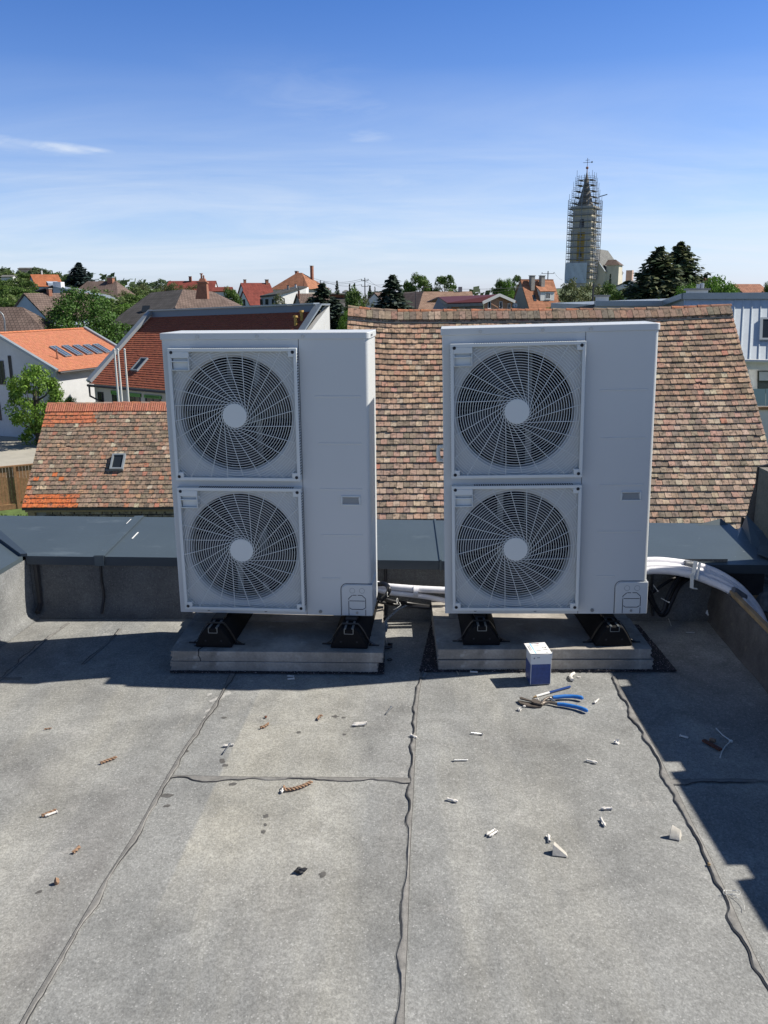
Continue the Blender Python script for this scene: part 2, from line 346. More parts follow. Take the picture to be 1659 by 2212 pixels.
# seams: a bead of bitumen that squeezed out along each overlap
def seam(pts, w=.03, h=.006, seedk=0, side=1):
    P = [PZ(x, y, 0) for x, y in pts]; Q = []
    for a, b in zip(P[:-1], P[1:]):
        n = max(2, int((b-a).length/.012))
        for i in range(n): Q.append(a.lerp(b, i/n))
    Q.append(P[-1]); mb = MB(); rows = []
    for i, q in enumerate(Q):
        t = (Q[min(i+1, len(Q)-1)]-Q[max(i-1, 0)]).normalized(); nrm = V3((-t.y, t.x, 0))*side
        k = noise.noise(V3((q.x*9+seedk, q.y*9, 1)))+.3*noise.noise(V3((q.x*28, q.y*28, seedk)))
        ww = max(.003, w*(.42+.9*k)); hh = .8*h*(.7+.5*noise.noise(V3((q.x*14, q.y*14, 9))))
        rows.append([q-nrm*.004+V3((0, 0, -.002)), q-nrm*.003+V3((0, 0, hh*.55)), q+nrm*ww*.35+V3((0, 0, hh*.75)), q+nrm*ww*.8+V3((0, 0, hh*1.15)), q+nrm*ww+V3((0, 0, hh*.8)), q+nrm*(ww+.003)+V3((0, 0, -.002))])
    m_ = 6; pts_ = [p for r_ in rows for p in r_]
    mb.add(pts_, [(i*m_+k, (i+1)*m_+k, (i+1)*m_+k+1, i*m_+k+1) for i in range(len(rows)-1) for k in range(m_-1)])
    cr = MB(); run = []; rr = []
    for r_ in rows: q = r_[5]; run.append(V3((q.x, q.y, .0008))); rr.append(max(.0004, .0020*(.75+1.5*noise.noise(V3((q.x*6, q.y*6, seedk+3))))))
    cr.tube(run, rr, 5, None, False, .5); run = []  # dark tube paints the shadow line in the crevice along the ragged edge
    e2 = MB(); e2.tube([r_[0]+V3((0, 0, .0025)) for r_ in rows], .0007, 4, None, False)
    return mb, cr, e2
SE = [
 ([(500, 1452), (478, 1500), (452, 1540), (437, 1562), (400, 1615), (366, 1672), (330, 1735), (300, 1790), (262, 1850), (228, 1903), (180, 1985), (130, 2070), (75, 2160), (30, 2240)], .019, .007, 1, 1),
 ([(912, 1455), (903, 1500), (899, 1545), (896, 1600), (893, 1660), (890, 1730), (886, 1790), (883, 1850), (880, 1950), (876, 2050), (872, 2130), (868, 2260)], .019, .007, 2, -1),
 ([(1328, 1462), (1345, 1495), (1372, 1545), (1395, 1585), (1418, 1625), (1440, 1672), (1462, 1712), (1492, 1775), (1530, 1850), (1565, 1925), (1600, 2005), (1640, 2090), (1700, 2200)], .023, .008, 3, -1),
 ([(372, 1676), (450, 1678), (560, 1680), (680, 1680), (800, 1681), (888, 1682)], .034, .005, 4, -1),
 ([(1445, 1686), (1520, 1684), (1600, 1684), (1720, 1690)], .03, .006, 5, -1),
 ([(0, 1470), (50, 1425), (95, 1385), (150, 1345)], .022, .005, 6, 1),
 ([(180, 1435), (230, 1392), (262, 1358)], .012, .004, 8, 1),
 ([(-60, 1462), (0, 1466), (45, 1466)], .02, .005, 7, 1)]
for pts, w, h, sk, sd in SE:
    a_, b_, c_ = seam(pts, w, h*.62, sk, sd); o_ = a_.build('felt_seam', M['seam'], floor, True); b_.build('lap_shadow_line', M['bitdark'], o_, True); c_.build('lap_edge', M['bitdark'], o_, True)
# old stains on the felt
M['stain'] = mat('dark_stain', (.10, .096, .09), .7, noise_=(60, .3, 4))
M['dust'] = mat('pale_dust', (.38, .375, .36), .95, noise_=(60, .25, 4))
mb = MB()
def stain(mb, sx, sy, r, asp=1.0, rot=0):
    c = PZ(sx/1.8228, sy/1.8228, .0022); n = 18; P = []; k = R.uniform(0, 50)
    for i in range(n):
        a = 2*math.pi*i/n; rr = r*(1+.55*noise.noise(V3((math.cos(a)*1.6, math.sin(a)*1.6, k))))
        x, y = rr*math.cos(a)*asp, rr*math.sin(a); q = c+V3((x*math.cos(rot)-y*math.sin(rot), x*math.sin(rot)+y*math.cos(rot), 0)); q.z = floor_z(q.x, q.y)+.0009; P.append(q)
    mb.poly(P)
def g3(x, y): return (x/.9759, 2600+y/.9759)
for (x, y, r, a, ro) in ((855, 383, .011, 1.6, -1), (866, 400, .010, 1.2, 0), (640, 515, .014, 1.4, 0), (640, 556, .009, 1.4, 0), (1022, 594, .009, 1.2, 0), (1019, 628, .008, .7, .2), (1012, 654, .008, 1, 0), (1288, 212, .010, 1.4, 0), (1320, 216, .007, 1.3, 0), (1147, 273, .008, 1.2, 0), (893, 472, .010, 1.6, 0), (712, 346, .010, 1.2, 0), (860, 217, .008, 1.6, 0), (150, 886, .007, 1.4, .5), (1240, 818, .012, 1, 0), (1323, 281, .008, 1, 0)):
    stain(mb, *g3(x, y), r, a, ro)
mb.build('dark_stain', M['stain'], floor)
mb = MB()
for (x, y) in ((800, 190), (820, 150), (845, 140), (870, 125), (790, 215), (805, 128)): stain(mb, *g3(x, y), R.uniform(.006, .014), 2, 1.0)
mb.build('pale_dust', M['dust'], floor)
# back parapet (felt-clad wall under a metal coping)
par = thing('parapet', 'low felt-clad parapet with wide slate grey metal coping running behind both fan units', 'parapet', (0, 4.6, 0))
def wall_strip(mb, f0, f1, h0, h1, n=40):
    rows = []
    for i in range(n+1):
        t = i/n; a = V3(f0).lerp(V3(f1), t); hh = h0+(h1-h0)*t
        rows.append((a, hh))
    return rows
mb = MB(); n = 60; xa, xb = -1.97, 1.86; prof = [(-.075, .0), (-.050, .010), (-.024, .028), (-.008, .055), (0, .12), (0, .2), (0, .33)]
P = []
for i in range(n+1):
    x = xa+(xb-xa)*i/n
    for k, (dy, z) in enumerate(prof):
        w = .006*noise.noise(V3((x*3, z*6, 2)))
        P.append(V3((x, yw(x)+dy+w, z+(.004*noise.noise(V3((x*5, k, 1))) if k < 2 else 0))))
m_ = len(prof); mb.add(P, [(i*m_+k, (i+1)*m_+k, (i+1)*m_+k+1, i*m_+k+1) for i in range(n) for k in range(m_-1)])
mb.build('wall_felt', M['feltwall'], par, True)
mb = MB()                                                      # vertical welded laps in the wall felt
for sx in (212, 833, 1405):
    q = PY(sx, 1260, 4.47); x = q.x; path = [V3((x+.006*noise.noise(V3((z*9, x, 0))), yw(x)-.004-(.06*max(0, (.09-z)/.09)), z)) for z in [k*.02 for k in range(1, 16)]]
    mb.tube(path, .008, 6, None, True)
mb.tube([V3((-1.93, yw(-1.93)-.012-(.05 if z < .05 else 0), z)) for z in [k*.03 for k in range(1, 11)]], [.016+.006*noise.noise(V3((k*.9, 0, 0))) for k in range(10)], 6)
mb.build('wall_seam', M['bitdark'], par, True)
def cop(u, v):                                                 # u = x, v = 0 near .. 1 far
    z0 = .343-.012*(u+2)/1; z0 = .352-.0105*(u+1.97); return V3((u, yw(u)-.045+.70*v, z0+.045*v))
seams_x = [-1.36, .33]
xs = [-1.97, -1.56, .305, 2.12]
fascia = .05
for i in range(3):
    a, b = xs[i], xs[i+1]; mb = MB(); mb.cur = 0
    d = .0015*(i % 2)
    ext0 = -.62 if i == 0 else 0
    q = [cop(a, 0), cop(b, 0), cop(b, 1), cop(a+ext0, 1)]
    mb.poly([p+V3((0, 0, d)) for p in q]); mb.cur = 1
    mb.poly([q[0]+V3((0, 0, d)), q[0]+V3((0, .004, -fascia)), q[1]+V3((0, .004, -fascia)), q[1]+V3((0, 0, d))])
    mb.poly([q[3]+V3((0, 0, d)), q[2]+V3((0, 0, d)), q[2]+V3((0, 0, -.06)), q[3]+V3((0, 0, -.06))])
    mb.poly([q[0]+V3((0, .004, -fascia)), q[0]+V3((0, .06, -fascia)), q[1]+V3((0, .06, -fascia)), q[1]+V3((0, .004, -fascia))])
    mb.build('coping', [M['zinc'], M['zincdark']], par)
mb = MB()                                                      # cover strips over the coping joints (slanted where seen at left)
for x, sk, w in ((-1.587, .03, .052), (.30, .01, .010)):
    a0, a1 = cop(x, 0), cop(x+sk, 1); dx = V3((w, 0, 0)); up = V3((0, 0, .009))
    mb.hexa([a0-V3((0, .003, 0)), a0+dx-V3((0, .003, 0)), a1+dx, a1], [a0+up-V3((0, .003, 0)), a0+dx+up-V3((0, .003, 0)), a1+dx+up, a1+up])
    mb.hexa([a0+V3((0, -.007, -fascia)), a0+dx+V3((0, -.007, -fascia)), a0+dx+V3((0, .003, -fascia)), a0+V3((0, .003, -fascia))], [a0+V3((0, -.007, .006)), a0+dx+V3((0, -.007, .006)), a0+dx+V3((0, .003, .006)), a0+V3((0, .003, .006))])
mb.build('joint_cover', M['zinc'], par)
mb = MB(); a0, a1 = cop(-1.535, 0), cop(-1.505, 1); mb.hexa([a0, a0+V3((.006, 0, 0)), a1+V3((.006, 0, 0)), a1], [p+V3((0, 0, .0055)) for p in (a0, a0+V3((.006, 0, 0)), a1+V3((.006, 0, 0)), a1)]); a0, a1 = cop(-1.593, 0), cop(-1.563, 1); mb.hexa([a0, a0+V3((.005, 0, 0)), a1+V3((.005, 0, 0)), a1], [p+V3((0, 0, .004)) for p in (a0, a0+V3((.005, 0, 0)), a1+V3((.005, 0, 0)), a1)]); mb.build('dark_edge_line', M['zincdark'], par)  # thin dark strips along both edges of the left joint cover
for v0, v1, du in ((.42, .58, .085), (.80, .93, -.035)):
    mb = MB(); p0, p1 = cop(-1.56+.03*v0+du, v0)+V3((0, 0, .003)), cop(-1.56+.03*v1+du, v1)+V3((0, 0, .003)); mb.beam(p0, p1, .007, .0015); mb.build('white_scratch', M['white_paper'], par)
mb = MB()                                                      # bent-up end piece at the right
A = cop(2.12, 0); 
pts = [(1558, 1124), (1590, 1144), (1600, 1144), (1611, 1112), (1643, 1140), (1634, 1194)]
P = [PY(1558, 1120, 5.12), PY(1578, 1138, 5.04), PY(1592, 1144, 5.0), PY(1602, 1138, 4.98), PY(1612, 1112, 4.98), PY(1645, 1146, 4.8), PY(1636, 1196, 4.52)]
base = [cop(1.9, .95), cop(2.0, .8), cop(2.06, .6), cop(2.1, .45), cop(2.13, .3), cop(2.16, .12), cop(2.14, 0)]
for i in range(len(P)-1): mb.poly([base[i], base[i+1], P[i+1], P[i]])
mb.poly([P[0], P[6]]+[] if False else [cop(2.12, 0), cop(2.14, 0)+V3((.02, 0, 0)), P[5], cop(2.13, .5)])
o = mb.build('coping_upturn', M['zinc'], par); md = o.modifiers.new('thick', 'SOLIDIFY'); md.thickness = .003
mb = MB(); mb.hexa([V3((-2.6, 4.62, -.3)), V3((2.1, 4.50, -.3)), V3((2.1, 5.05, -.3)), V3((-2.6, 5.14, -.3))], [V3((-2.6, 4.62, .30)), V3((2.1, 4.50, .27)), V3((2.1, 5.05, .29)), V3((-2.6, 5.14, .33))])
mb.build('wall_core', M['bitdark'], par)
# left parapet
lp = thing('parapet', 'sunlit felt-clad parapet with metal coping at the left edge of the roof', 'parapet', (-2.2, 4, 0))
ca = V3((-1.97, yw(-1.97), 0)); 
def lx(y): return -1.97-.10*(ca.y-y)
mb = MB(); P = []; n = 50
for i in range(n+1):
    y = ca.y+.0-(ca.y+1.2)*i/n
    for k, (dx, z) in enumerate([(.060, .0), (.030, .008), (.012, .022), (.003, .045), (0, .13), (0, .22), (0, .33)]):
        P.append(V3((lx(y)+dx+.008*noise.noise(V3((y*3, z*6, 5))), y, z)))
mb.add(P, [(i*7+k, i*7+k+1, (i+1)*7+k+1, (i+1)*7+k) for i in range(n) for k in range(6)])
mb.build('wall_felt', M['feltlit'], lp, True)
mb = MB(); c0 = cop(-1.97, 0); c1 = cop(-2.59, 1)
def lc(y, v): return V3((lx(y)+.045-.66*v, y+(.0 if y < 3.6 else 0), .352+.04*v))
near = V3((lx(.0)+.045, -1.2, .352))
q = [c0, V3((c1.x, c1.y, c1.z)), V3((lx(-1.2)-.62, -1.2, .39)), V3((lx(-1.2)+.045, -1.2, .352))]
q = [p+V3((-.012, -.010, 0)) for p in q]
mb.poly(q); 
mb.build('coping', M['zinc'], lp)
mb = MB()
mb.poly([q[0], q[3], q[3]+V3((0, 0, -.05)), q[0]+V3((0, 0, -.05))]); mb.poly([q[0]+V3((0, 0, -.05)), q[3]+V3((0, 0, -.05)), q[3]+V3((-.05, 0, -.05)), q[0]+V3((-.05, 0, -.05))])
mb.build('coping_edge', M['zinc'], lp)
mb = MB(); e = (c1-c0); mb.hexa([c0+V3((-.02, -.012, .0)), c0+V3((.012, -.004, .0)), c1+V3((.05, 0, .0)), c1+V3((-.05, 0, 0))], [c0+V3((-.02, -.012, .016)), c0+V3((.012, -.004, .016)), c1+V3((.05, 0, .02)), c1+V3((-.05, 0, .02))])
mb.build('standing_seam', M['zincdark'], lp)
mb = MB(); a = q[0]; t = (q[3]-q[0]).normalized(); s0 = q[0]+t*.385
mb.box(s0+V3((-.33, 0, .024)), (.72, .012, .006), Matrix.Rotation(.05, 3, 'Y')); mb.box(s0+V3((.004, 0, -.025)), (.006, .012, .055))
mb.build('joint_cover', M['zincdark'], lp)
mb = MB(); mb.hexa([V3((-2.6, -1.2, -.3)), V3((-2.56, -1.2, -.3)), V3((-2.05, 4.45, -.3)), V3((-2.6, 4.45, -.3))], [V3((-2.66, -1.2, .31)), V3((-2.56, -1.2, .31)), V3((-2.05, 4.45, .31)), V3((-2.6, 4.45, .31))])
mb.build('wall_core', M['bitdark'], lp)
# low upstand along the right edge
ru = thing('low_upstand', 'low dark bitumen upstand with a bare wooden batten on its top edge at the right', 'upstand', (1.85, 3.5, 0))
mb = MB(); P = []; n = 50
for i in range(n+1):
    y = 4.46-(4.46+1.2)*i/n; x0 = 1.775+.06*(y-4.4)
    for k, (dx, z) in enumerate([(-.022, .0), (-.012, .008), (-.004, .025), (0, .07), (.010, .13), (.012, .205), (.03, .212)]):
        P.append(V3((x0+dx+.010*noise.noise(V3((y*4, z*7, 8))), y, z+.004*noise.noise(V3((y*9, k, 3))))))
mb.add(P, [(i*7+k, (i+1)*7+k, (i+1)*7+k+1, i*7+k+1) for i in range(n) for k in range(6)])
M['feltdark'] = mat('torched_felt', (.095, .088, .082), .8, noise_=[(12, .4, 6), (160, .3, 3)], bump=(90, .5, .004), layers=[(7, .62, .72, (.24, .20, .16), (1, 1, 1), .6), (5, .3, .42, (.02, .02, .02), (1, 1, 1), 0)])
mb.build('torched_felt', M['feltdark'], ru, True)
mb = MB(); mb.beam((1.815, 4.44, .222), (1.815-.34, -1.2, .222), .026, .024); mb.build('wooden_batten', M['wood'], ru, bevel=.003)
# what lies beyond the upstand: a narrow gutter strip and the rendered neighbour wall
mb = MB(); mb.bx((1.86, -1.2, -.06), (2.9, 5.0, .02)); kind(mb.build('gutter_strip', M['feltdark']))
M['render'] = mat('rough_render', (.20, .185, .165), .95, noise_=[(5, .15, 6), (60, .22, 5)], bump=(90, .8, .01))
ch = thing('rendered_wall', 'rough grey rendered wall stub smeared with black tar at the right edge of the roof', 'wall', (2.6, 5.5, 0))
mb = MB(); x0 = 2.37
Q = [(2.30, .0), (2.30, .2), (2.33, .45), (2.36, .60), (2.362, .64), (2.40, .66), (3.2, .70), (3.2, 0)]
mb.hexa([V3((x, 5.3, z)) for x, z in Q], [V3((x+.10, 5.5, z-.03)) for x, z in Q]); mb.build('render', M['render'], ch)
mb = MB()                                                     # tar smear hugging the top
T = [(2.355, .668), (2.352, .60), (2.36, .52), (2.368, .44), (2.375, .37), (2.39, .33), (2.41, .35), (2.42, .31), (2.435, .36), (2.455, .45), (2.47, .40), (2.50, .50), (2.53, .56), (2.60, .60), (2.62, .715), (2.5, .70), (2.45, .69), (2.40, .68)]
mb.hexa([V3((x, 5.285, z)) for x, z in T], [V3((x, 5.302, z)) for x, z in T])
T = [(2.285, .34), (2.285, .0), (2.47, .0), (2.45, .10), (2.42, .09), (2.41, .17), (2.385, .14), (2.375, .22), (2.35, .21), (2.345, .27), (2.325, .25), (2.31, .33)]
mb.hexa([V3((x, 5.285, z)) for x, z in T], [V3((x, 5.302, z)) for x, z in T])
mb.build('tar_smear', M['bitdark'], ch)
# taller wall just outside the picture at the right; it throws the long shadow
tw = thing('boundary_wall', 'rendered boundary wall with notched top standing just right of the roof', 'wall', (2.5, 3.5, 0))
mb = MB(); XW, HT = 2.36, 1.32
ys = [(2.25, 2.47), (2.54, 3.08), (3.15, 3.80), (3.87, 4.44)]
mb.bx((XW, 2.25, -.05), (XW+.14, 4.44, HT-.06)); mb.bx((XW, 4.442, -.05), (XW+.14, 4.53, .98)); mb.bx((XW, 4.532, -.05), (XW+.14, 5.285, .665))
for a, b in ys: mb.bx((XW, a, HT-.06), (XW+.14, b, HT))
mb.build('render', M['render'], tw)
# ---------------------------------------------------------------- slabs, mats, rubber feet
def P3(u, l):
    x, y, z, a, tx = u; return Matrix.Translation((x, y, z)) @ Euler((0, tx, a)).to_matrix().to_4x4() @ V3(l)
UL = (-1.0095, 3.9897, .2151, -.0862, -.0022); UR = (.2926, 3.902, .2306, -.0777, -.0213)
def slab(label, x0, y0, L, W, z0, z1, yaw, notch=True, crack=False):
    o = thing('concrete_slab', label, 'slab', (x0, y0, z0), (0, 0, yaw), 'concrete slabs under the fan units')
    mb = MB(); n = 7; h = z1-z0
    prof = [(0, 0), (0, .18), (-.005, .30), (-.006, .42), (.001, .52), (.002, .62), (-.004, .74), (-.003, .86), (0, .93), (.002, 1)] if notch else [(0, 0), (0, 1)]
    A = [V3((-p[0], 0, p[1]*h)) for p in prof]; B = [V3((L+p[0], 0, p[1]*h)) for p in prof]
    loop = A+B[::-1]
    # wavy tongue and groove ends, slightly rough front edge
    k = len(loop); F = [p+V3((0, 0, 0)) for p in loop]; G = [p+V3((0, W, 0)) for p in loop]
    mb.hexa(F, G); s = mb.build('slab_body', M['concrete'], o, local=True, bevel=.004)
    if crack:
        c = MB(); pts = [(.135, -.0015, h), (.13, .02, h+.0008), (.145, .055, h+.0008), (.10, .06, h+.0008), (.15, .075, h+.0008)]
        c.tube([V3(p) for p in pts[:3]], .0025, 5); c.tube([V3(p) for p in pts[2:]], .004, 5)
        c.tube([V3((.135, -.0008, h)), V3((.132, -.0008, h*.6)), V3((.14, -.0008, h*.3)), V3((.142, -.0008, 0))], .0018, 5)
        c.build('crack', M['hole'], o, local=True)
    return o
zt = .104
yl = math.atan2(3.725-3.763, 1.005); 
slab('upper front concrete slab under the left unit, cracked near its left corner', -1.013, 3.763, 1.005, .385, .054, .104, yl, True, True)
slab('lower front concrete slab of the stack under the left unit', -1.018, 3.758, .985, .40, .006, .053, yl)
slab('rear top concrete slab behind the seam under the left unit', -1.0, 4.152, .985, .33, .054, .104, yl)
slab('rear bottom concrete slab behind the seam under the left unit', -1.0, 4.160, .985, .33, .006, .053, yl)
yr = -.012
slab('upper front concrete slab under the right unit, chipped along its lower edge', .248, 3.752, 1.006, .40, .058, .108, yr)
slab('lower front concrete slab of the stack under the right unit', .251, 3.744, 1.012, .40, .006, .056, yr)
slab('rear top concrete slab behind the seam under the right unit', .252, 4.156, 1.0, .30, .058, .108, yr)
slab('rear bottom concrete slab behind the seam under the right unit', .252, 4.160, 1.0, .30, .006, .056, yr)
# loose slab piece behind the left unit's slabs
sp = thing('concrete_slab', 'small upright slab offcut standing behind the left unit stack at its left end', 'slab', (-.95, 4.36, .0))
mb = MB(); mb.hexa([V3((-1.04, 4.36, 0)), V3((-.6, 4.33, 0)), V3((-.6, 4.40, 0)), V3((-1.04, 4.42, 0))], [V3((-1.04, 4.36, .07)), V3((-.6, 4.33, .07)), V3((-.6, 4.40, .07)), V3((-1.04, 4.42, .07))]); mb.build('slab_body', M['concrete'], sp, bevel=.003)
def ragmat(label, c4, h):
    o = thing('rubber_mat', label, 'mat', c4[0])
    mb = MB(); pts = []
    for a, b in zip(c4, c4[1:]+c4[:1]):
        a, b = V3(a), V3(b); n = int((b-a).length/.012)
        for i in range(n):
            q = a.lerp(b, i/n); pts.append(q+V3((R.uniform(-.002, .002), R.uniform(-.002, .002), 0)))
    mb.hexa(pts, [p+V3((0, 0, h)) for p in pts])
    for k in range(900):                                       # loose crumbs standing proud of the surface
        a, b = R.random(), R.random(); q = (V3(c4[0])*(1-a)+V3(c4[1])*a)*(1-b)+(V3(c4[3])*(1-a)+V3(c4[2])*a)*b
        if k % 2: q = V3(c4[0])*(1-a)+V3(c4[1])*a+V3((0, R.uniform(-.008, .01), 0))
        mb.box(q+V3((0, 0, h)), (R.uniform(.002, .005),)*3, Euler((R.random()*3, R.random()*3, R.random()*3)).to_matrix(), )
    mb.build('granulate_sheet', M['crumb'], o); return o
ragmat('thin black rubber granulate mat under the left slab stack', [(-1.015, 3.745, .001), (-.005, 3.716, .001), (.005, 4.45, .001), (-.98, 4.48, .001)], .007)
ragmat('wide black speckled granulate mat sticking out both sides under the right slab stack', [(.163, 3.738, .001), (1.372, 3.722, .001), (1.36, 4.30, .001), (.262, 4.44, .001)], .007)
# rubber feet with a metal channel on top
def foot(label, x, y, yaw, zb, tilt=0, lit=False):
    o = thing('support_foot', label, 'rubber foot', (x, y, zb), (0, 0, yaw), 'rubber feet carrying the fan units')
    L = .60; mb = MB(); h = .098
    S = [(-.088, 0), (-.088, .012), (-.062, .062), (-.045, .088), (-.036, h), (.036, h), (.045, .088), (.062, .062), (.088, .012), (.088, 0)]
    A = [V3((a, 0, b)) for a, b in S]; B = [V3((a, L, b)) for a, b in S]
    A2 = [V3((a*.93, -.006, b*.95+.002)) for a, b in S]
    mb.hexa(A, B); mb.build('rubber_body', M['rubber'], o, local=True, bevel=.006)
    c = MB(); w = .021
    for s in (-1, 1): c.bx((s*w-.0015, -.003, h-.022), (s*w+.0015, L+.002, h+.004)); c.bx((s*w, -.003, h+.0015), (s*(w-.008), L+.002, h+.004))
    c.bx((-w, -.003, h-.024), (w, L+.002, h-.0215)); c.build('metal_channel', M['bracket'], o, local=True)
    k = MB()
    for xx in (-.038, .038): k.disc((xx, -.0008, .035), (0, -1, 0), .005, 10)
    k.disc((0, -.001, .07), (0, -1, 0), .001, 6)
    k.build('moulded_hole', M['hole'], o, local=True)
    s = MB()                                                   # strap round the foot near its front end
    pth = [V3((a*1.06, .055, b*1.03+.004)) for a, b in S[1:-1]]
    pth = [V3((-.115, .05, .003))]+pth+[V3((.12, .05, .003))]
    for a, b in zip(pth[:-1], pth[1:]): s.beam(a, b, .018, .003) if abs((b-a).normalized().z) < .2 else s.hexa([a+V3((-.0015, -.009, 0)), a+V3((.0015, -.009, 0)), a+V3((.0015, .009, 0)), a+V3((-.0015, .009, 0))], [b+V3((-.0015, -.009, 0)), b+V3((.0015, -.009, 0)), b+V3((.0015, .009, 0)), b+V3((-.0015, .009, 0))])
    s.bx((-.135, .045, .001), (-.088, .057, .004)); s.bx((.09, .04, .001), (.14, .052, .004)); s.tube([V3((.095, .046, .003)), V3((.10, .044, .014)), V3((.092, .042, .016))], .004, 6)
    s.build('perforated_strap', M['black_pl'], o, local=True)
    # rail block between channel and unit
    r = MB(); r.bx((-.026, .10, h+.004), (.026, L-.07, h+.0125)); r.bx((-.03, .12, h+.004), (.03, .15, h+.011)); r.build('mounting_rail', M['black_pl'], o, local=True)
    return o
foot('black rubber support foot under the left end of the left unit', -.815, 3.80, -.08, .104)
foot('black rubber support foot under the right end of the left unit', -.170, 3.775, -.08, .104)
foot('black rubber support foot under the left end of the right unit', .460, 3.795, -.02, .108)
foot('black rubber support foot with sunlit channel under the right end of the right unit', 1.083, 3.775, .02, .108)
# ---------------------------------------------------------------- fan units
W_, H_, D_ = .95, 1.35, .315
M['recess'] = mat('recess_shade_plastic', (.26, .28, .29), .5)
def plate_hole(mb, x0, x1, z0, z1, c, r, y=0.0, seg=72):
    ang = sorted(set([2*math.pi*k/seg for k in range(seg)]+[math.atan2(z-c[1], x-c[0]) % (2*math.pi) for x in (x0, x1) for z in (z0, z1)]))
    I = []; O = []
    for a in ang:
        ca, sa = math.cos(a), math.sin(a); ts = []
        if ca > 1e-9: ts.append((x1-c[0])/ca)
        if ca < -1e-9: ts.append((x0-c[0])/ca)
        if sa > 1e-9: ts.append((z1-c[1])/sa)
        if sa < -1e-9: ts.append((z0-c[1])/sa)
        t = min(ts); I.append(V3((c[0]+r*ca, y, c[1]+r*sa))); O.append(V3((c[0]+t*ca, y, c[1]+t*sa)))
    n = len(ang); mb.add(I+O, [(k, (k+1) % n, n+(k+1) % n, n+k) for k in range(n)])
FX, FZ = .327, (.333, .978)                                    # fan centres
GH, GW = .305, .297                                            # half size of a grille
def casing(o):
    mb = MB(); xs = .633
    plate_hole(mb, .004, xs-.0015, .0, .655, (FX, FZ[0]), .281)
    plate_hole(mb, .004, xs-.0015, .655, H_-.030, (FX, FZ[1]), .281)
    # right front panel, rounded corner, right side
    rr = .020; prof = [(xs+.0015, 0)]+[(W_-rr+rr*math.sin(a), rr-rr*math.cos(a)) for a in [math.pi/2*k/6 for k in range(7)]]+[(W_, D_)]
    z0, z1 = 0, H_-.030
    zc = .168
    n = len(prof); P = [V3((a, b, z0)) for a, b in prof]+[V3((a, b, z1)) for a, b in prof]
    mb.add(P, [(k, k+1, n+k+1, n+k) for k in range(n-1)])
    mb.poly([(.004, 0, 0), (0, .004, 0), (0, .004, z1), (.004, 0, z1)]); mb.poly([(0, .004, 0), (0, D_, 0), (0, D_, z1), (0, .004, z1)])
    mb.poly([(0, D_, 0), (W_, D_, 0), (W_, D_, z1), (0, D_, z1)]); mb.poly([(0, 0.004, 0), (W_-.01, .01, 0), (W_, D_, 0), (0, D_, 0)])
    mb.poly([(xs-.0015, 0, 0), (xs-.0015, .003, 0), (xs-.0015, .003, z1), (xs-.0015, 0, z1)]); mb.poly([(xs+.0015, 0, 0), (xs+.0015, .003, 0), (xs+.0015, .003, z1), (xs+.0015, 0, z1)])
    for cz in FZ:                                              # bell mouths
        prof = [(.281, 0), (.274, .003), (.267, .012), (.265, .03), (.266, .075)]; sg = 72
        P = [V3((FX+r*math.cos(2*math.pi*k/sg), y, cz+r*math.sin(2*math.pi*k/sg))) for r, y in prof for k in range(sg)]
        mb.add(P, [(i*sg+k, i*sg+(k+1) % sg, (i+1)*sg+(k+1) % sg, (i+1)*sg+k) for i in range(len(prof)-1) for k in range(sg)])
    c = mb.build('casing', M['paint'], o, True, local=True, angle=30)
    s = MB(); s.bx((xs-.0014, .0025, 0), (xs+.0014, .004, z1)); s.build('panel_gap', M['slot'], o, local=True)
    t = MB()                                                   # pressed ribs in the right panel
    for z, x0, x1 in ((1.062, .70, .915), (.845, .71, .915), (.628, .71, .915), (.405, .71, .915), (.188, .71, .80)):
        q = [V3((x0, -.0002, z-.005)), V3((x1, -.0002, z-.005)), V3((x1, -.0002, z+.005)), V3((x0, -.0002, z+.005))]; e = [V3((x0+.004, -.0016, z-.001)), V3((x1-.004, -.0016, z-.001)), V3((x1-.004, -.0016, z+.003)), V3((x0+.004, -.0016, z+.003))]
        t.hexa(q, e)
    t.build('pressed_rib', M['paint'], o, local=True)
    v = MB(); v.bx((.01, .295, .01), (xs, .308, z1)); v.bx((.62, .08, .01), (.628, .294, z1)); v.bx((.01, .08, .645), (.619, .294, .66)); v.build('dark_interior', M['void'], o, local=True)
    f = MB()
    for k in range(60): f.bx((.02, .280, .04+k*.021), (.61, .2935, .044+k*.021))
    f.build('heat_exchanger', M['blade'], o, local=True)
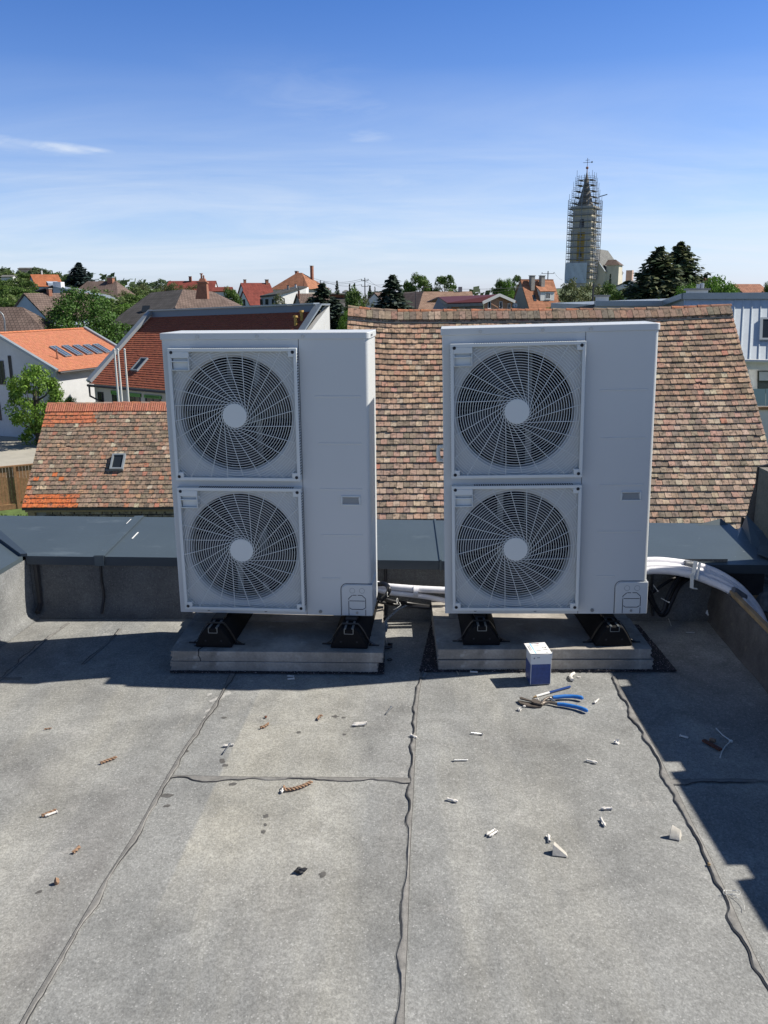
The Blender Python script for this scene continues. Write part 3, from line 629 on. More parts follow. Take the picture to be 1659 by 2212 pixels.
def top_cover(o):
    mb = MB(); rr = .022; e = .006; pts = []
    def arc(cx, cy, a0): return [(cx+rr*math.cos(a0+math.pi/2*k/5), cy+rr*math.sin(a0+math.pi/2*k/5)) for k in range(6)]
    x0, x1, y0, y1 = -e, W_+e, -e, D_+e
    L = arc(x1-rr, y0+rr, -math.pi/2)+[(x1, y1), (x0, y1)]+arc(x0+rr*.4, y0+rr*.4, math.pi)[:1]+[(x0, y0+.004), (x0+.004, y0)]
    L = arc(x1-rr, y0+rr, -math.pi/2)+[(x1, D_), (x0, D_), (x0, y0+.004), (x0+.004, y0)]
    mb.hexa([V3((a, b, H_-.030)) for a, b in L], [V3((a, b, H_)) for a, b in L])
    mb.build('top_cover', M['paint'], o, local=True, bevel=.004)
    s = MB()
    for x in (.170, .445, .655): s.cyl((x, -e-.0035, H_-.016), (x, -e, H_-.016), .0078, 12); 
    for yy in (.02, .035): s.cyl((W_+e, yy*3, H_-.016), (W_+e+.0035, yy*3, H_-.016), .0055, 10)
    s.build('screw', M['steel'], o, local=True)
    s = MB()
    for x in (.145, .43, .70): s.cyl((x, -.0045, .018), (x, 0, .018), .0085, 12); s.disc((x, -.006, .018), (0, -1, 0), .003, 8)
    s.build('base_screw', M['bracket'], o, local=True)
def grille(o):                                                # local frame: centre of grille, y = 0 on the panel
    g = thing('fan_grille', '', ''); del g['label']; del g['category']; g.parent = o
    fr = MB(); d = .040; b = .015; w, h = GW, GH
    for a, c in (((-w, -d, h-b), (w, 0, h)), ((-w, -d, -h), (w, 0, -h+b)), ((-w, -d, -h+b), (-w+b, 0, h-b)), ((w-b, -d, -h+b), (w, 0, h-b))): fr.bx(a, c)
    fr.bx((-w+b, -d, h-.092), (-w+.092, -d+.022, h-b)) if False else None
    # plate with grip recess, top left
    x0, x1, z1 = -w+b, -w+.098, h-b
    fr.bx((x0, -d-.001, z1-.028), (x1, -d+.004, z1)); fr.bx((x0, -d-.001, z1-.080), (x0+.004, -d+.004, z1-.028)); fr.bx((x1-.005, -d-.001, z1-.080), (x1, -d+.004, z1-.028)); fr.bx((x0, -d-.001, z1-.084), (x1, -d+.004, z1-.079))
    fr.bx((x0+.004, -d+.014, z1-.080), (x1-.005, -d+.018, z1-.028)); fr.bx((x0+.002, -d-.003, z1-.046), (x1-.002, -d+.01, z1-.040))
    fr.bx((x0, -d+.004, z1-.084), (x1, -.002, z1-.080)); fr.bx((x1-.004, -d+.004, z1-.08), (x1, -.002, z1))
    for sx, sz in ((1, 1), (-1, -1), (1, -1)):                   # corner lugs
        a = V3((sx*(w-b), -d, sz*(h-b))); e = V3((sx*(w-b-.024), -.002, sz*(h-b-.024))); fr.bx(a, e)
    f = fr.build('grille_frame', M['paint2'], g, local=True, bevel=.0025)
    hl = MB()
    for sx, sz in ((-1, 1), (1, 1), (-1, -1), (1, -1)): hl.disc((sx*(w-.018), -d-.0014, sz*(h-.018)), (0, -1, 0), .0075, 14)
    hl.build('screw_recess', M['hole'], g, local=True)
    sl_ = MB()                                                # comb of slots on the top and right edges
    n = 44
    for k in range(n):
        x = -w+.105+(2*w-.15)*k/(n-1); sl_.bx((x, -d+.006, h-.0005), (x+.0055, -.004, h+.0008))
        z = -h+.03+(2*h-.06)*k/(n-1); sl_.bx((w-.0005, -d+.006, z), (w+.0008, -.004, z+.0055))
        sl_.bx((-w-.0008, -d+.006, z), (-w+.0005, -.004, z+.0055))
    sl_.build('edge_slot', M['slot'], g, local=True)
    wr = MB(); yy = -.033; lw, lh = w-b+.001, h-b+.001; r = .0625
    def inside(x, z): return abs(x) < lw and abs(z) < lh and not (x < x1 and z > z1-.084)
    k = 0
    while r < .405:
        n = int(40+r*260); runs = []; cur = []
        for i in range(n+1):
            a = 2*math.pi*i/n; x, z = r*math.cos(a), r*math.sin(a)
            if inside(x, z): cur.append(V3((x, yy, z)))
            else:
                if len(cur) > 1: runs.append(cur)
                cur = []
        if len(cur) > 1: runs.append(cur)
        for q in runs: wr.tube(q, .00150, 5, None, False)
        r += .0114; k += 1
    wr.build('ring_wires', M['paint2'], g, True, local=True)
    sp = MB(); a0 = .052
    for i in range(24):
        t = 2*math.pi*i/24+.03; q = []
        for j in range(40):
            rr = a0+.362*j/39; an = t+math.acos(min(1, a0/rr))*(1.0-.05*(rr-a0)); x, z = rr*math.cos(an), rr*math.sin(an)
            if inside(x, z): q.append(V3((x, yy-.003, z)))
            elif q: break
        if len(q) > 1: sp.tube(q, .0017, 5, None, False)
    sp.build('spoke_wires', M['paint2'], g, True, local=True)
    hb = MB(); hb.cyl((0, -.0385, 0), (0, -.030, 0), .056, 48); hb.build('hub_cap', M['paint2'], g, local=True, bevel=.002)
    return g
def fan(o, cz, rot):
    f = thing('fan', '', ''); del f['label']; del f['category']; f.parent = o; f.location = (FX, .045, cz); f.rotation_euler = (0, rot, 0)
    mb = MB(); mb.cyl((0, -.01, 0), (0, .07, 0), .062, 24); mb.build('hub', M['blade'], f, local=True, bevel=.004)
    for k in range(3):
        b = MB(); a0 = 2*math.pi*k/3; G = []; nr, na = 6, 10
        for i in range(nr+1):
            r = .06+.195*i/nr
            for j in range(na+1):
                t = j/na; a = a0+(1.25)*t*(1-.15*i/nr)+.35*i/nr; G.append(V3((r*math.cos(a), .065-.075*t, r*math.sin(a))))
        b.add(G, [(i*(na+1)+j, i*(na+1)+j+1, (i+1)*(na+1)+j+1, (i+1)*(na+1)+j) for i in range(nr) for j in range(na)])
        b.build('blade', M['blade'], f, True, local=True)
    return f
def details(o):
    hd = MB(); x0, x1, z0, z1 = .812, .905, .552, .598; y = -.006        # recessed grip on the right panel
    for a, b in (((x0, y, z0), (x1, .001, z0+.006)), ((x0, y, z1-.006), (x1, .001, z1)), ((x0, y, z0+.006), (x0+.007, .001, z1-.006)), ((x1-.007, y, z0+.006), (x1, .001, z1-.006))): hd.bx(a, b)
    hd.build('grip', M['paint2'], o, local=True, bevel=.002)
    h2 = MB(); h2.poly([(x0+.007, -.0012, z0+.006), (x1-.007, -.0012, z0+.006), (x1-.012, -.0006, z1-.012), (x0+.012, -.0006, z1-.012)]); h2.poly([(x0+.007, -.0045, z1-.006), (x1-.007, -.0045, z1-.006), (x1-.012, -.0007, z1-.014), (x0+.012, -.0007, z1-.014)]); h2.build('grip_recess', M['recess'], o, local=True)
    # pipe cover, bottom right: proud rounded plate that wraps round the corner
    pc = MB(); X0, X1, Z1 = .806, W_+.0055, .160; rr = .03; pts = [(X1, .0)]
    L = [(X0, .002), (X0, Z1-rr)]+[(X0+rr-rr*math.cos(a), Z1-rr+rr*math.sin(a)) for a in [math.pi/2*k/6 for k in range(1, 7)]]+[(X1, Z1), (X1, .002)]
    pc.hexa([V3((a, -.0055, b)) for a, b in L], [V3((a, .002, b)) for a, b in L]); pc.bx((W_-.012, .0025, .002), (X1, .20, Z1))
    pc.build('pipe_cover', M['paint'], o, local=True, bevel=.003)
    gr = MB()                                                 # outline groove round the cover + knock-out slots
    ring = [V3((a-(.004 if k < 8 else 0), -.0008, b+(.004 if k > 1 else 0))) for k, (a, b) in enumerate(L[:-1])]
    gr.tube(ring, .0015, 4, None, False)
    cx0, cx1 = .840, .922; y = -.0062
    def seg(a, b, t=.0016):
        a = V3((a[0], y, a[1])); b = V3((b[0], y, b[1])); dd = (b-a).normalized(); nn = V3((-dd.z, 0, dd.x))*t
        gr.hexa([a-nn, b-nn, b+nn, a+nn], [p+V3((0, .0015, 0)) for p in (a-nn, b-nn, b+nn, a+nn)])
    seg((cx0, .004), (cx0, .078)); seg((cx0, .084), (cx0, .09)); seg((cx0, .09), (cx0+.018, .107)); seg((cx0+.02, .107), (cx0+.038, .107)); seg((cx0+.044, .107), (cx1-.018, .107)); seg((cx1-.018, .107), (cx1, .09)); seg((cx1, .088), (cx1, .04)); seg((cx1, .034), (cx1, .004))
    seg((cx0+.004, .078), (cx1-.004, .078)); seg((cx0+.004, .042), (cx0+.014, .035)); seg((cx0+.014, .035), (cx1-.014, .035)); seg((cx1-.014, .035), (cx1-.004, .042))
    gr.build('knockout_slot', M['slot'], o, local=True)
    s = MB(); s.cyl((cx0+.04, -.009, .018), (cx0+.04, -.005, .018), .0058, 10); s.build('cover_screw', M['steel'], o, local=True)
    for cx in (.858, .905):
        r = MB(); r.tube([V3((cx+.0125*math.cos(2*math.pi*k/20), -.0058, .130+.0125*math.sin(2*math.pi*k/20))) for k in range(21)], .0006, 4, None, False); r.build('knockout_ring', M['bracket'], o, local=True)
oL = thing('heat_pump_unit', 'left of the two white twin-fan outdoor units, its right side partly sunlit', 'heat pump', UL[:3], (0, UL[4], UL[3]), 'twin-fan outdoor units on the roof')
casing(oL); top_cover(oL); details(oL)
g = grille(oL); g.location = (FX+.006, 0, FZ[1]); g2 = copy_tree(g, oL); g2.location = (FX+.006, 0, FZ[0])
f1 = fan(oL, FZ[1], .4); f2 = copy_tree(f1, oL); f2.location = (FX, .045, FZ[0]); f2.rotation_euler = (0, 1.5, 0)
mb = MB()
for cz in FZ:
    for dx in (-.07, .06): mb.bx((FX+dx, .15, cz-.30), (FX+dx+.028, .155, cz+.30))
    mb.bx((FX-.07, .12, cz-.05), (FX+.09, .15, cz+.05))
mb.build('motor_bracket', M['bracket'], oL, local=True)
oR = copy_tree(oL); oR.location = UR[:3]; oR.rotation_euler = (0, UR[4], UR[3])
tag(oR, 'right of the two white twin-fan outdoor units, nearest the white pipe bundle', 'heat pump', 'twin-fan outdoor units on the roof')
for ch_ in [k for k in COL.objects if k.parent == oR and k.name.startswith('fan.')]: ch_.rotation_euler = (0, ch_.rotation_euler[1]+.75, 0)
ml = MB(); ml.tube([P3(UR, (-.002, .10, .80)), P3(UR, (-.022, .10, .80)), P3(UR, (-.026, .10, .77)), P3(UR, (-.022, .10, .735)), P3(UR, (-.002, .10, .735))], .010, 8); ml.build('side_handle', M['paint2'], oR, True)
# ---------------------------------------------------------------- pipes and hoses
def bundle(name, label, cat, paths, r, m_, parts='pipe', group=None, seg=14):
    c = V3(paths[0][0]); o = thing(name, label, cat, c, (0, 0, 0), group)
    for k, p in enumerate(paths):
        # Catmull-Rom through the points
        p = [V3(q) for q in p]; q = [2*p[0]-p[1]]+p+[2*p[-1]-p[-2]]; out = []
        for i in range(1, len(q)-2):
            for j in range(10):
                t = j/10; a, b, c_, d = q[i-1], q[i], q[i+1], q[i+2]
                out.append(.5*((2*b)+(-a+c_)*t+(2*a-5*b+4*c_-d)*t*t+(-a+3*b-3*c_+d)*t**3))
        out.append(p[-1]); rr = r[k] if isinstance(r, (list, tuple)) else r
        mb = MB(); mb.tube(out, [rr*(1+.05*noise.noise(V3((i*.7, k, 0)))) for i in range(len(out))], seg); mb.build(parts, m_, o, True)
    return o
bp = [[PY(800, 1258, 4.36), PY(830, 1266, 4.36), PY(860, 1269, 4.35), PY(900, 1272, 4.34), PY(940, 1274, 4.34), PY(985, 1276, 4.34)],
      [PY(800, 1268, 4.36), PY(835, 1279, 4.35), PY(880, 1284, 4.34), PY(920, 1289, 4.34), PY(960, 1297, 4.34), PY(990, 1303, 4.34)],
      [PY(800, 1272, 4.37), PY(835, 1283, 4.37), PY(880, 1288, 4.36), PY(920, 1294, 4.35), PY(960, 1301, 4.35), PY(990, 1307, 4.35)]]
b1 = bundle('pipe_bundle', 'short bundle of white insulated pipes running between the two fan units', 'pipes', bp[:2], [.018, .014], M['pipe'])
q = PY(898, 1277, 4.335); mb = MB(); mb.tube([q+V3((-.012, 0, 0)), q+V3((.012, 0, 0))], .030, 14, None, True); mb.build('tape_wrap', M['pipe'], b1, True)
def rb(dy, dY, k=1): return [PY(1385, 1214+dy, 4.33+dY), PY(1420, 1213+dy, 4.34+dY), PY(1455, 1216+dy, 4.35+dY), PY(1500, 1223+dy, 4.35+dY), PY(1540, 1235+dy*.95, 4.34+dY), PY(1580, 1257+dy*.8, 4.30+dY), PY(1610, 1283+dy*.6, 4.26+dY), PY(1635, 1315+dy*.4, 4.2+dY), PY(1652, 1350, 4.12+dY), PY(1668, 1395, 3.95+dY)]
paths = [rb(-2, .02), rb(8, -.005)]
paths.append([PY(1385, 1224, 4.30), PY(1420, 1223, 4.31), PY(1470, 1227, 4.31), PY(1510, 1238, 4.31), PY(1550, 1251, 4.29), PY(1585, 1272, 4.25), PY(1612, 1300, 4.2), PY(1634, 1335, 4.12), PY(1650, 1370, 4.0)])
paths.append([PY(1385, 1234, 4.28), PY(1420, 1232, 4.29), PY(1460, 1235, 4.29), PY(1500, 1244, 4.28), PY(1540, 1259, 4.26), PY(1575, 1275, 4.22), PY(1600, 1294, 4.18), PY(1622, 1322, 4.10), PY(1640, 1352, 4.0)])
b2 = bundle('pipe_bundle', 'thick bundle of white insulated pipes arching from the right unit over the low upstand', 'pipes', paths, [.020, .018, .016, .020], M['pipe'])
mb = MB()                                                     # flat strap with its hanging end
A = [PY(1494, 1216, 4.31), PY(1500, 1214, 4.33), PY(1504, 1215, 4.33)]
c0, c1 = PY(1503, 1212, 4.285), PY(1496, 1250, 4.25); mb.beam(c0, c1, .020, .004); c2, c3 = PY(1493, 1252, 4.24), PY(1492, 1264, 4.24); mb.beam(PY(1495, 1240, 4.245), PY(1494, 1270, 4.235), .018, .004); mb.beam(PY(1494, 1270, 4.235), PY(1506, 1272, 4.235), .012, .004)
mb.beam(PY(1512, 1215, 4.285), PY(1505, 1252, 4.25), .012, .005)
mb.build('strap', M['tie'], b2)
for (x, y, Y, dx, dy, rr) in ((1490, 1221, 4.345, 22, 3, .0235), (1594, 1285, 4.19, 26, 17, .026)):
    mb = MB(); a, b = PY(x-dx/2, y-dy/2, Y), PY(x+dx/2, y+dy/2, Y); mb.tube([a, a.lerp(b, .5), b], [rr, rr*1.04, rr], 14); mb.build('tape_wrap', M['tape'], b2, True)
h1 = bundle('hose', 'black corrugated hose lying behind the slabs between the two units', 'hose', [[PY(815, 1262, 4.28), PY(832, 1262, 4.25), PY(840, 1272, 4.2), PY(836, 1284, 4.2), PY(822, 1298, 4.2)], [PY(822, 1290, 4.25), PY(845, 1298, 4.3), PY(880, 1303, 4.36), PY(930, 1310, 4.38), PY(975, 1313, 4.38)], [PY(818, 1300, 4.3), PY(860, 1307, 4.36), PY(940, 1314, 4.36), PY(975, 1318, 4.36)]], [.012, .0095, .009], M['black_pl'], 'hose_run')
mb = MB(); 
for (x, y, Y) in ((838, 1283, 4.19), (858, 1298, 4.29)):
    c = PY(x, y, Y); mb.tube([c+V3((.0135*math.cos(a)*.3, .0135*math.cos(a), .0135*math.sin(a))) for a in [k*.4 for k in range(17)]], .0016, 5)
mb.tube([PY(863, 1301, 4.27), PY(866, 1307, 4.25), PY(858, 1313, 4.24), PY(850, 1317, 4.24)], .0017, 5); mb.build('cable_tie', M['tie'], h1)
# perforated strip curling up beside the left slabs
ps = thing('perforated_strip', 'curled grey perforated mounting strip standing beside the left slab stack', 'strip', PZ(835, 1372, 0))
mb = MB(); path = [PY(833, 1365, 4.0), PY(836, 1352, 4.02), PY(833, 1342, 4.04), PY(838, 1336, 4.06), PY(850, 1325, 4.1), PY(862, 1315, 4.14), PY(878, 1308, 4.18)]
for a, b in zip(path[:-1], path[1:]): mb.beam(a, b, .013, .002)
mb.build('strip_body', M['bracket'], ps)
mb = MB()
for a, b in zip(path[2:-1], path[3:]):
    for t in (.25, .75): mb.disc(a.lerp(b, t)+V3((0, -.003, .002)), (0, -1, .5), .0022, 8)
mb.build('hole', M['hole'], ps)
cb = bundle('cable_loop', 'black cables hanging in a loop beside the right unit with two white ties', 'cable', [[PY(1390, 1258, 4.15), PY(1402, 1275, 4.17), PY(1412, 1305, 4.2), PY(1428, 1328, 4.2), PY(1440, 1322, 4.22), PY(1450, 1300, 4.26), PY(1470, 1262, 4.34), PY(1505, 1240, 4.42)], [PY(1390, 1268, 4.15), PY(1405, 1295, 4.17), PY(1422, 1322, 4.19), PY(1434, 1318, 4.2), PY(1442, 1290, 4.26), PY(1462, 1255, 4.34), PY(1490, 1238, 4.40)], [PY(1395, 1290, 4.3), PY(1420, 1272, 4.34), PY(1450, 1252, 4.38), PY(1480, 1240, 4.42)], [PY(1525, 1243, 4.37), PY(1550, 1252, 4.37), PY(1578, 1270, 4.37), PY(1596, 1300, 4.37)]], [.013, .011, .009, .011], M['black_pl'], 'cable')
mb = MB()
for (a, b, Y) in (((1411, 1263), (1421, 1277), 4.24), ((1428, 1292), (1444, 1301), 4.17), ((1554, 1250), (1564, 1240), 4.32)): mb.cyl(PY(*a, Y), PY(*b, Y), .0018, 6)
for (a, Y) in (((1421, 1277), 4.24), ((1445, 1301), 4.17)): mb.blob(PY(*a, Y), .0042, jit=0, sub=1)
mb.build('cable_tie', M['tie'], cb)
# ---------------------------------------------------------------- box, snips, pencil, debris
S_ = 1/1.8228
bxo = thing('cardboard_box', 'tall white and blue cardboard box of fittings standing in front of the right slabs', 'box', (.660, 3.589, .002), (0, 0, .06))
w, d, h = .094, .095, .146
def frame(mb, z0, z1, w, d, t=.0015):
    mb.bx((0, 0, z0), (w, t, z1)); mb.bx((0, d-t, z0), (w, d, z1)); mb.bx((0, t, z0), (t, d-t, z1)); mb.bx((w-t, t, z0), (w, d-t, z1))
mb = MB(); mb.bx((0, 0, 0), (w, d, h)); mb.build('card_body', M['white_paper'], bxo, local=True, bevel=.001)
mb = MB(); mb.bx((.003, -.0008, .002), (w-.003, .0, h-.047)); mb.bx((-.0008, .0, .002), (0, d-.002, h-.05)); mb.build('blue_panel', M['blue_card'], bxo, local=True)
mb = MB(); Rf = Matrix.Rotation(.12, 3, 'X')
mb.hexa([V3((-.004, .001, h+.003)), V3((w+.003, .001, h+.001)), V3((w-.006, d+.014, h+.011)), V3((-.010, d+.010, h+.010))], [V3((-.004, .001, h+.0055)), V3((w+.003, .001, h+.0035)), V3((w-.006, d+.014, h+.0135)), V3((-.010, d+.010, h+.0125))])
mb.build('printed_lid', M['white_paper'], bxo, local=True)
mb = MB(); mb.bx((w+.0005, -.001, h-.02), (w+.003, .0015, h+.012)); mb.bx((-.002, -.001, h-.016), (.0005, .002, h+.008)); mb.bx((.02, d+.0, h), (.06, d+.003, h+.016)); mb.build('lid_flap', M['white_paper'], bxo, local=True)
def lidp(u, v): # u across 0..1, v depth 0..1
    a = V3((-.004, .001, h+.0060)).lerp(V3((w+.003, .001, h+.0040)), u); b = V3((-.010, d+.010, h+.0130)).lerp(V3((w-.006, d+.014, h+.0140)), u); return a.lerp(b, v)
def lidq(mb, u0, u1, v0, v1): mb.poly([lidp(u0, v0), lidp(u1, v0), lidp(u1, v1), lidp(u0, v1)])
mb = MB(); lidq(mb, .235, .29, .03, .97); mb.build('blue_stripe', M['cyan'], bxo, local=True)
mb = MB(); lidq(mb, .56, .62, .85, .90); mb.build('red_mark', M['red'], bxo, local=True)
mb = MB()
for (u0, u1, v0, v1) in ((.35, .68, .68, .72), (.36, .56, .25, .29), (.08, .11, .3, .75), (.16, .18, .35, .8), (.70, .90, .36, .38), (.70, .90, .31, .33), (.72, .84, .06, .09)): lidq(mb, u0, u1, v0, v1)
mb.bx((.012, -.0006, h-.020), (.018, -.0001, h-.014)); mb.bx((.028, -.0006, h-.016), (.040, -.0001, h-.013)); mb.build('small_print', M['ink'], bxo, local=True)
def text(body, size, o, loc, rot, m_):
    cu = bpy.data.curves.new('lettering', 'FONT'); cu.body = body; cu.size = size; cu.extrude = .0001
    t0 = bpy.data.objects.new('lettering', cu); COL.objects.link(t0); me = bpy.data.meshes.new_from_object(t0); bpy.data.objects.remove(t0); me.materials.clear(); me.materials.append(m_); t = bpy.data.objects.new('lettering', me); COL.objects.link(t); t.parent = o; t.location = loc; t.rotation_euler = rot; return t
text('CE', .017, bxo, lidp(.70, .48)+V3((0, 0, .0003)), (.10, 0, 0), M['ink'])
def g1(x, y): return (1042.4+x/4.32, 1344+y/4.32)             # crop pixels -> picture pixels
def F1(x, y, z=0): return PZ(*g1(x, y), z)
sn = thing('tin_snips', 'open tin snips with blue handles lying on the roof in front of the box', 'snips', F1(560, 760))
def tp(pts, z, rr, mt, name, seg=10, flat=1):
    mb = MB(); P = [F1(x, y, z) for x, y in pts]; mb.tube(P, rr, seg, None, True, flat); return mb.build(name, mt, sn, True)
tp([(655, 702), (700, 698), (770, 692), (840, 692), (890, 698), (925, 706), (937, 712)], .014, [.0075, .009, .0088, .0085, .009, .009, .005], M['bluegrip'], 'handle_grip')
tp([(697, 764), (750, 768), (820, 780), (880, 792), (930, 808), (965, 822), (982, 828)], .011, [.0075, .009, .0088, .0085, .009, .009, .005], M['bluegrip'], 'handle_grip')
tp([(548, 762), (575, 725), (610, 705), (660, 702)], .013, [.007, .006, .006, .0065], M['toolsteel'], 'shank')
tp([(540, 772), (575, 750), (620, 748), (700, 764)], .010, [.009, .007, .006, .0065], M['toolsteel'], 'shank')
mb = MB(); z = .008
def plate(mb, pts, z0, z1): mb.hexa([F1(x, y, z0) for x, y in pts], [F1(x, y, z0)+V3((0, 0, z1-z0)) for x, y in pts])
plate(mb, [(555, 770), (552, 795), (500, 800), (420, 790), (350, 765), (328, 742), (345, 742), (430, 757), (500, 765)], .002, .008); mb.build('lower_blade', M['toolsteel'], sn)
mb = MB(); plate(mb, [(548, 752), (548, 775), (480, 762), (450, 745), (350, 722), (345, 710), (362, 708), (455, 740), (465, 726), (490, 728)], .012, .018); mb.build('upper_blade', M['toolsteel'], sn)
mb = MB(); mb.cyl(F1(556, 762, .004), F1(556, 762, .004)+V3((0, 0, .018)), .005, 10); mb.build('pivot', M['steel'], sn)
mb = MB(); a, b = F1(632, 712, .011), F1(672, 742, .009)
mb.tube([a.lerp(b, i/60)+V3((math.cos(i*.9)*.006, 0, math.sin(i*.9)*.006)) for i in range(61)], .0012, 4); mb.build('spring', M['steel'], sn)
pn = thing('pencil', 'navy and white carpenter pencil lying above the tin snips', 'pencil', F1(475, 695))
a, b = F1(488, 694, .005), F1(818, 601, .005); c = a.lerp(b, .40)
mb = MB(); mb.cyl(c, b, .0052, 6); mb.build('lacquered_barrel', M['navy'], pn); mb = MB(); mb.cyl(a.lerp(b, .04), c, .0051, 6); mb.build('bare_barrel', M['white_paper'], pn)
mb = MB(); mb.cyl(F1(470, 702, .004), a.lerp(b, .04), .0012, 6, .005); mb.build('tip', M['wood'], pn)
def g2(x, y): return ((1600+x/1.165)*S_, (2600+y/1.165)*S_)
def g3v(x, y): return ((x/.9759)*S_, (2600+y/.9759)*S_)
def lie(g, a, b, z=.005): return PZ(*g(*a), z), PZ(*g(*b), z)
GP = 'white nylon wall plugs scattered on the roof'
def plug(g, a, b, label, extra=None, mt='plug'):
    p, q = lie(g, a, b); o = thing('wall_plug', label, 'wall plug', p, (0, 0, 0), GP)
    mb = MB(); r = .0042; d = (q-p).normalized(); n = V3((-d.y, d.x, 0))
    mb.tube([p, p+d*.003, p+d*.0035, p.lerp(q, .45), p.lerp(q, .9), q], [r*1.35, r*1.35, r, r*.95, r*1.05, r*.55], 10)
    for s in (-1, 1): mb.hexa([p.lerp(q, .55)+n*s*r*.6+V3((0, 0, .0)), p.lerp(q, .8)+n*s*r*.6, p.lerp(q, .8)+n*s*r*1.6, p.lerp(q, .6)+n*s*r*1.6], [k+V3((0, 0, .002)) for k in (p.lerp(q, .55)+n*s*r*.6, p.lerp(q, .8)+n*s*r*.6, p.lerp(q, .8)+n*s*r*1.6, p.lerp(q, .6)+n*s*r*1.6)])
    mb.build('plug_sleeve', M[mt], o, True); mb = MB(); mb.disc(p-d*.0003, -d, r*.6, 10); mb.build('plug_mouth', M['hole'], o); return o
plug(g2, (827, 457), (877, 469), 'white wall plug lying in the sun between the snips and the two concrete chips')
plug(g2, (188, 635), (237, 647), 'white wall plug below the two screws, right of the middle seam')
plug(g2, (943, 678), (893, 679), 'level white wall plug, upper of the close pair left of the right concrete chip')
plug(g2, (892, 725), (911, 760), 'steep white wall plug, lower of the close pair left of the right concrete chip')
plug(g2, (404, 776), (368, 800), 'upper plug of two lying side by side left of the left concrete chip')
plug(g2, (416, 784), (380, 806), 'lower plug of two lying side by side left of the left concrete chip')
plug(g2, (656, 831), (650, 798), 'short white wall plug pointing away just behind the left concrete chip')
plug(g2, (881, 178), (863, 195), 'short white wall plug right of the blue snip handles')
plug(g2, (293, 52), (328, 54), 'white wall plug in the sunlight close to the left front of the right slab stack')
plug(g2, (1254, 344), (1293, 355), 'white wall plug lying in the long shadow left of the open cable tie')
plug(g2, (20, 342), (49, 355), 'white wall plug lying across the top part of the middle seam')
plug(g3v, (220, 581), (172, 598), 'white wall plug lying against a brown cord at the far left')
plug(g3v, (897, 323), (856, 329), 'level white wall plug crossing a screw in front of the left slab stack')
plug(g3v, (1410, 239), (1358, 243), 'rear plug of two touching plugs in front of the left slab stack')
plug(g3v, (1404, 245), (1352, 249), 'front plug of two touching plugs in front of the left slab stack')
plug(g3v, (1088, 487), (1082, 508), 'small white plug standing against the end of the long brown cord')
plug(g3v, (1130, 62), (1104, 60), 'rear one of two plugs in the shadow edge under the left slab stack')
plug(g3v, (1132, 70), (1104, 72), 'front one of two plugs in the shadow edge under the left slab stack')
GS = 'loose screws on the roof'
def screw(g, a, b, label, z=.004):
    p, q = lie(g, a, b, z); o = thing('screw', label, 'screw', p, (0, 0, 0), GS); d = (q-p).normalized(); L = (q-p).length
    mb = MB(); mb.tube([p, p+d*.002, p+d*.003, p+d*.005], [.0052, .0055, .004, .0028], 10); mb.build('head', M['steel'], o)
    mb = MB(); n = int(L/.0022); pts = []; rr = []
    for i in range(n): t = .005+(L-.008)*i/n; pts.append(p+d*t); rr.append(.0030 if i % 2 else .0020)
    pts.append(q); rr.append(.0004); mb.tube(pts, rr, 8); mb.build('threaded_shank', M['steel'], o, True); return o
screw(g2, (350, 338), (293, 332), 'steel screw with its head to the right, between the middle seam and the snips')
screw(g2, (218, 458), (284, 457), 'steel screw with its head to the left, lying right of the middle seam')
screw(g2, (228, 44), (241, 67), 'short thick screw at the shadow edge by the left front of the right slab stack')
screw(g3v, (884, 322), (860, 355), 'screw lying across a white plug in front of the left slab stack', .009)
screw(g3v, (1504, 180), (1484, 205), 'screw in the sun left of the top of the middle seam')
GR = 'pieces of brown twisted cord on the roof'
def cord(g, pts, label, r=.0055):
    P = [PZ(*g(*p), r) for p in pts]; o = thing('cord_piece', label, 'cord', P[0], (0, 0, 0), GR); mb = MB(); Q = []
    for a, b in zip(P[:-1], P[1:]):
        n = max(2, int((b-a).length/.0022))
        for i in range(n): Q.append(a.lerp(b, i/n))
    Q.append(P[-1])
    for ph in (0, math.pi):                                   # two twisted strands
        out = []
        for i, q in enumerate(Q):
            t = (Q[min(i+1, len(Q)-1)]-Q[max(i-1, 0)]).normalized(); n = V3((-t.y, t.x, 0)); an = i*.55+ph
            out.append(q+(n*math.cos(an)+V3((0, 0, 1))*math.sin(an))*r*.5)
        mb.tube(out, r*.56, 6)
    mb.build('twisted_strand', M['rope'], o, True); return o
cord(g3v, [(386, 394), (448, 371)], 'straight brown cord piece on the left felt sheet near its middle')
cord(g3v, [(160, 597), (190, 585), (216, 574)], 'brown cord piece lying behind a white plug at the far left')
cord(g3v, [(280, 738), (292, 730), (306, 715)], 'short orange-brown cord piece left of the left seam, lower than the white plug')
cord(g3v, [(1000, 258), (1018, 253), (1032, 242)], 'curved brown cord piece left of the others in front of the left slab stack')
cord(g3v, [(1222, 226), (1226, 215), (1238, 211)], 'bent brown cord piece right of the dark drips in front of the left slab stack')
cord(g3v, [(1088, 484), (1098, 497), (1125, 494), (1160, 484), (1198, 466)], 'long curved brown cord piece just below the cross seam', .0065)
cord(g3v, [(170, 264), (198, 260)], 'flat faded orange scrap of cord in the upper left sunlight', .003)
def rock(g, x, y, r, label, name, cat, mt, sz=(1, 1, .8), jit=.3, group=None, sub=2):
    c = PZ(*g(x, y), 0); o = tag(None or _blob(c+V3((0, 0, r*sz[2]*.7)), r, sz, jit, name, mt, sub), label, cat, group); return o
def _blob(c, r, sz, jit, name, mt, sub):
    mb = MB(); mb.blob((0, 0, 0), r, sz, jit, sub); o = mb.build(name, M[mt], None, local=True); o.location = c; return o
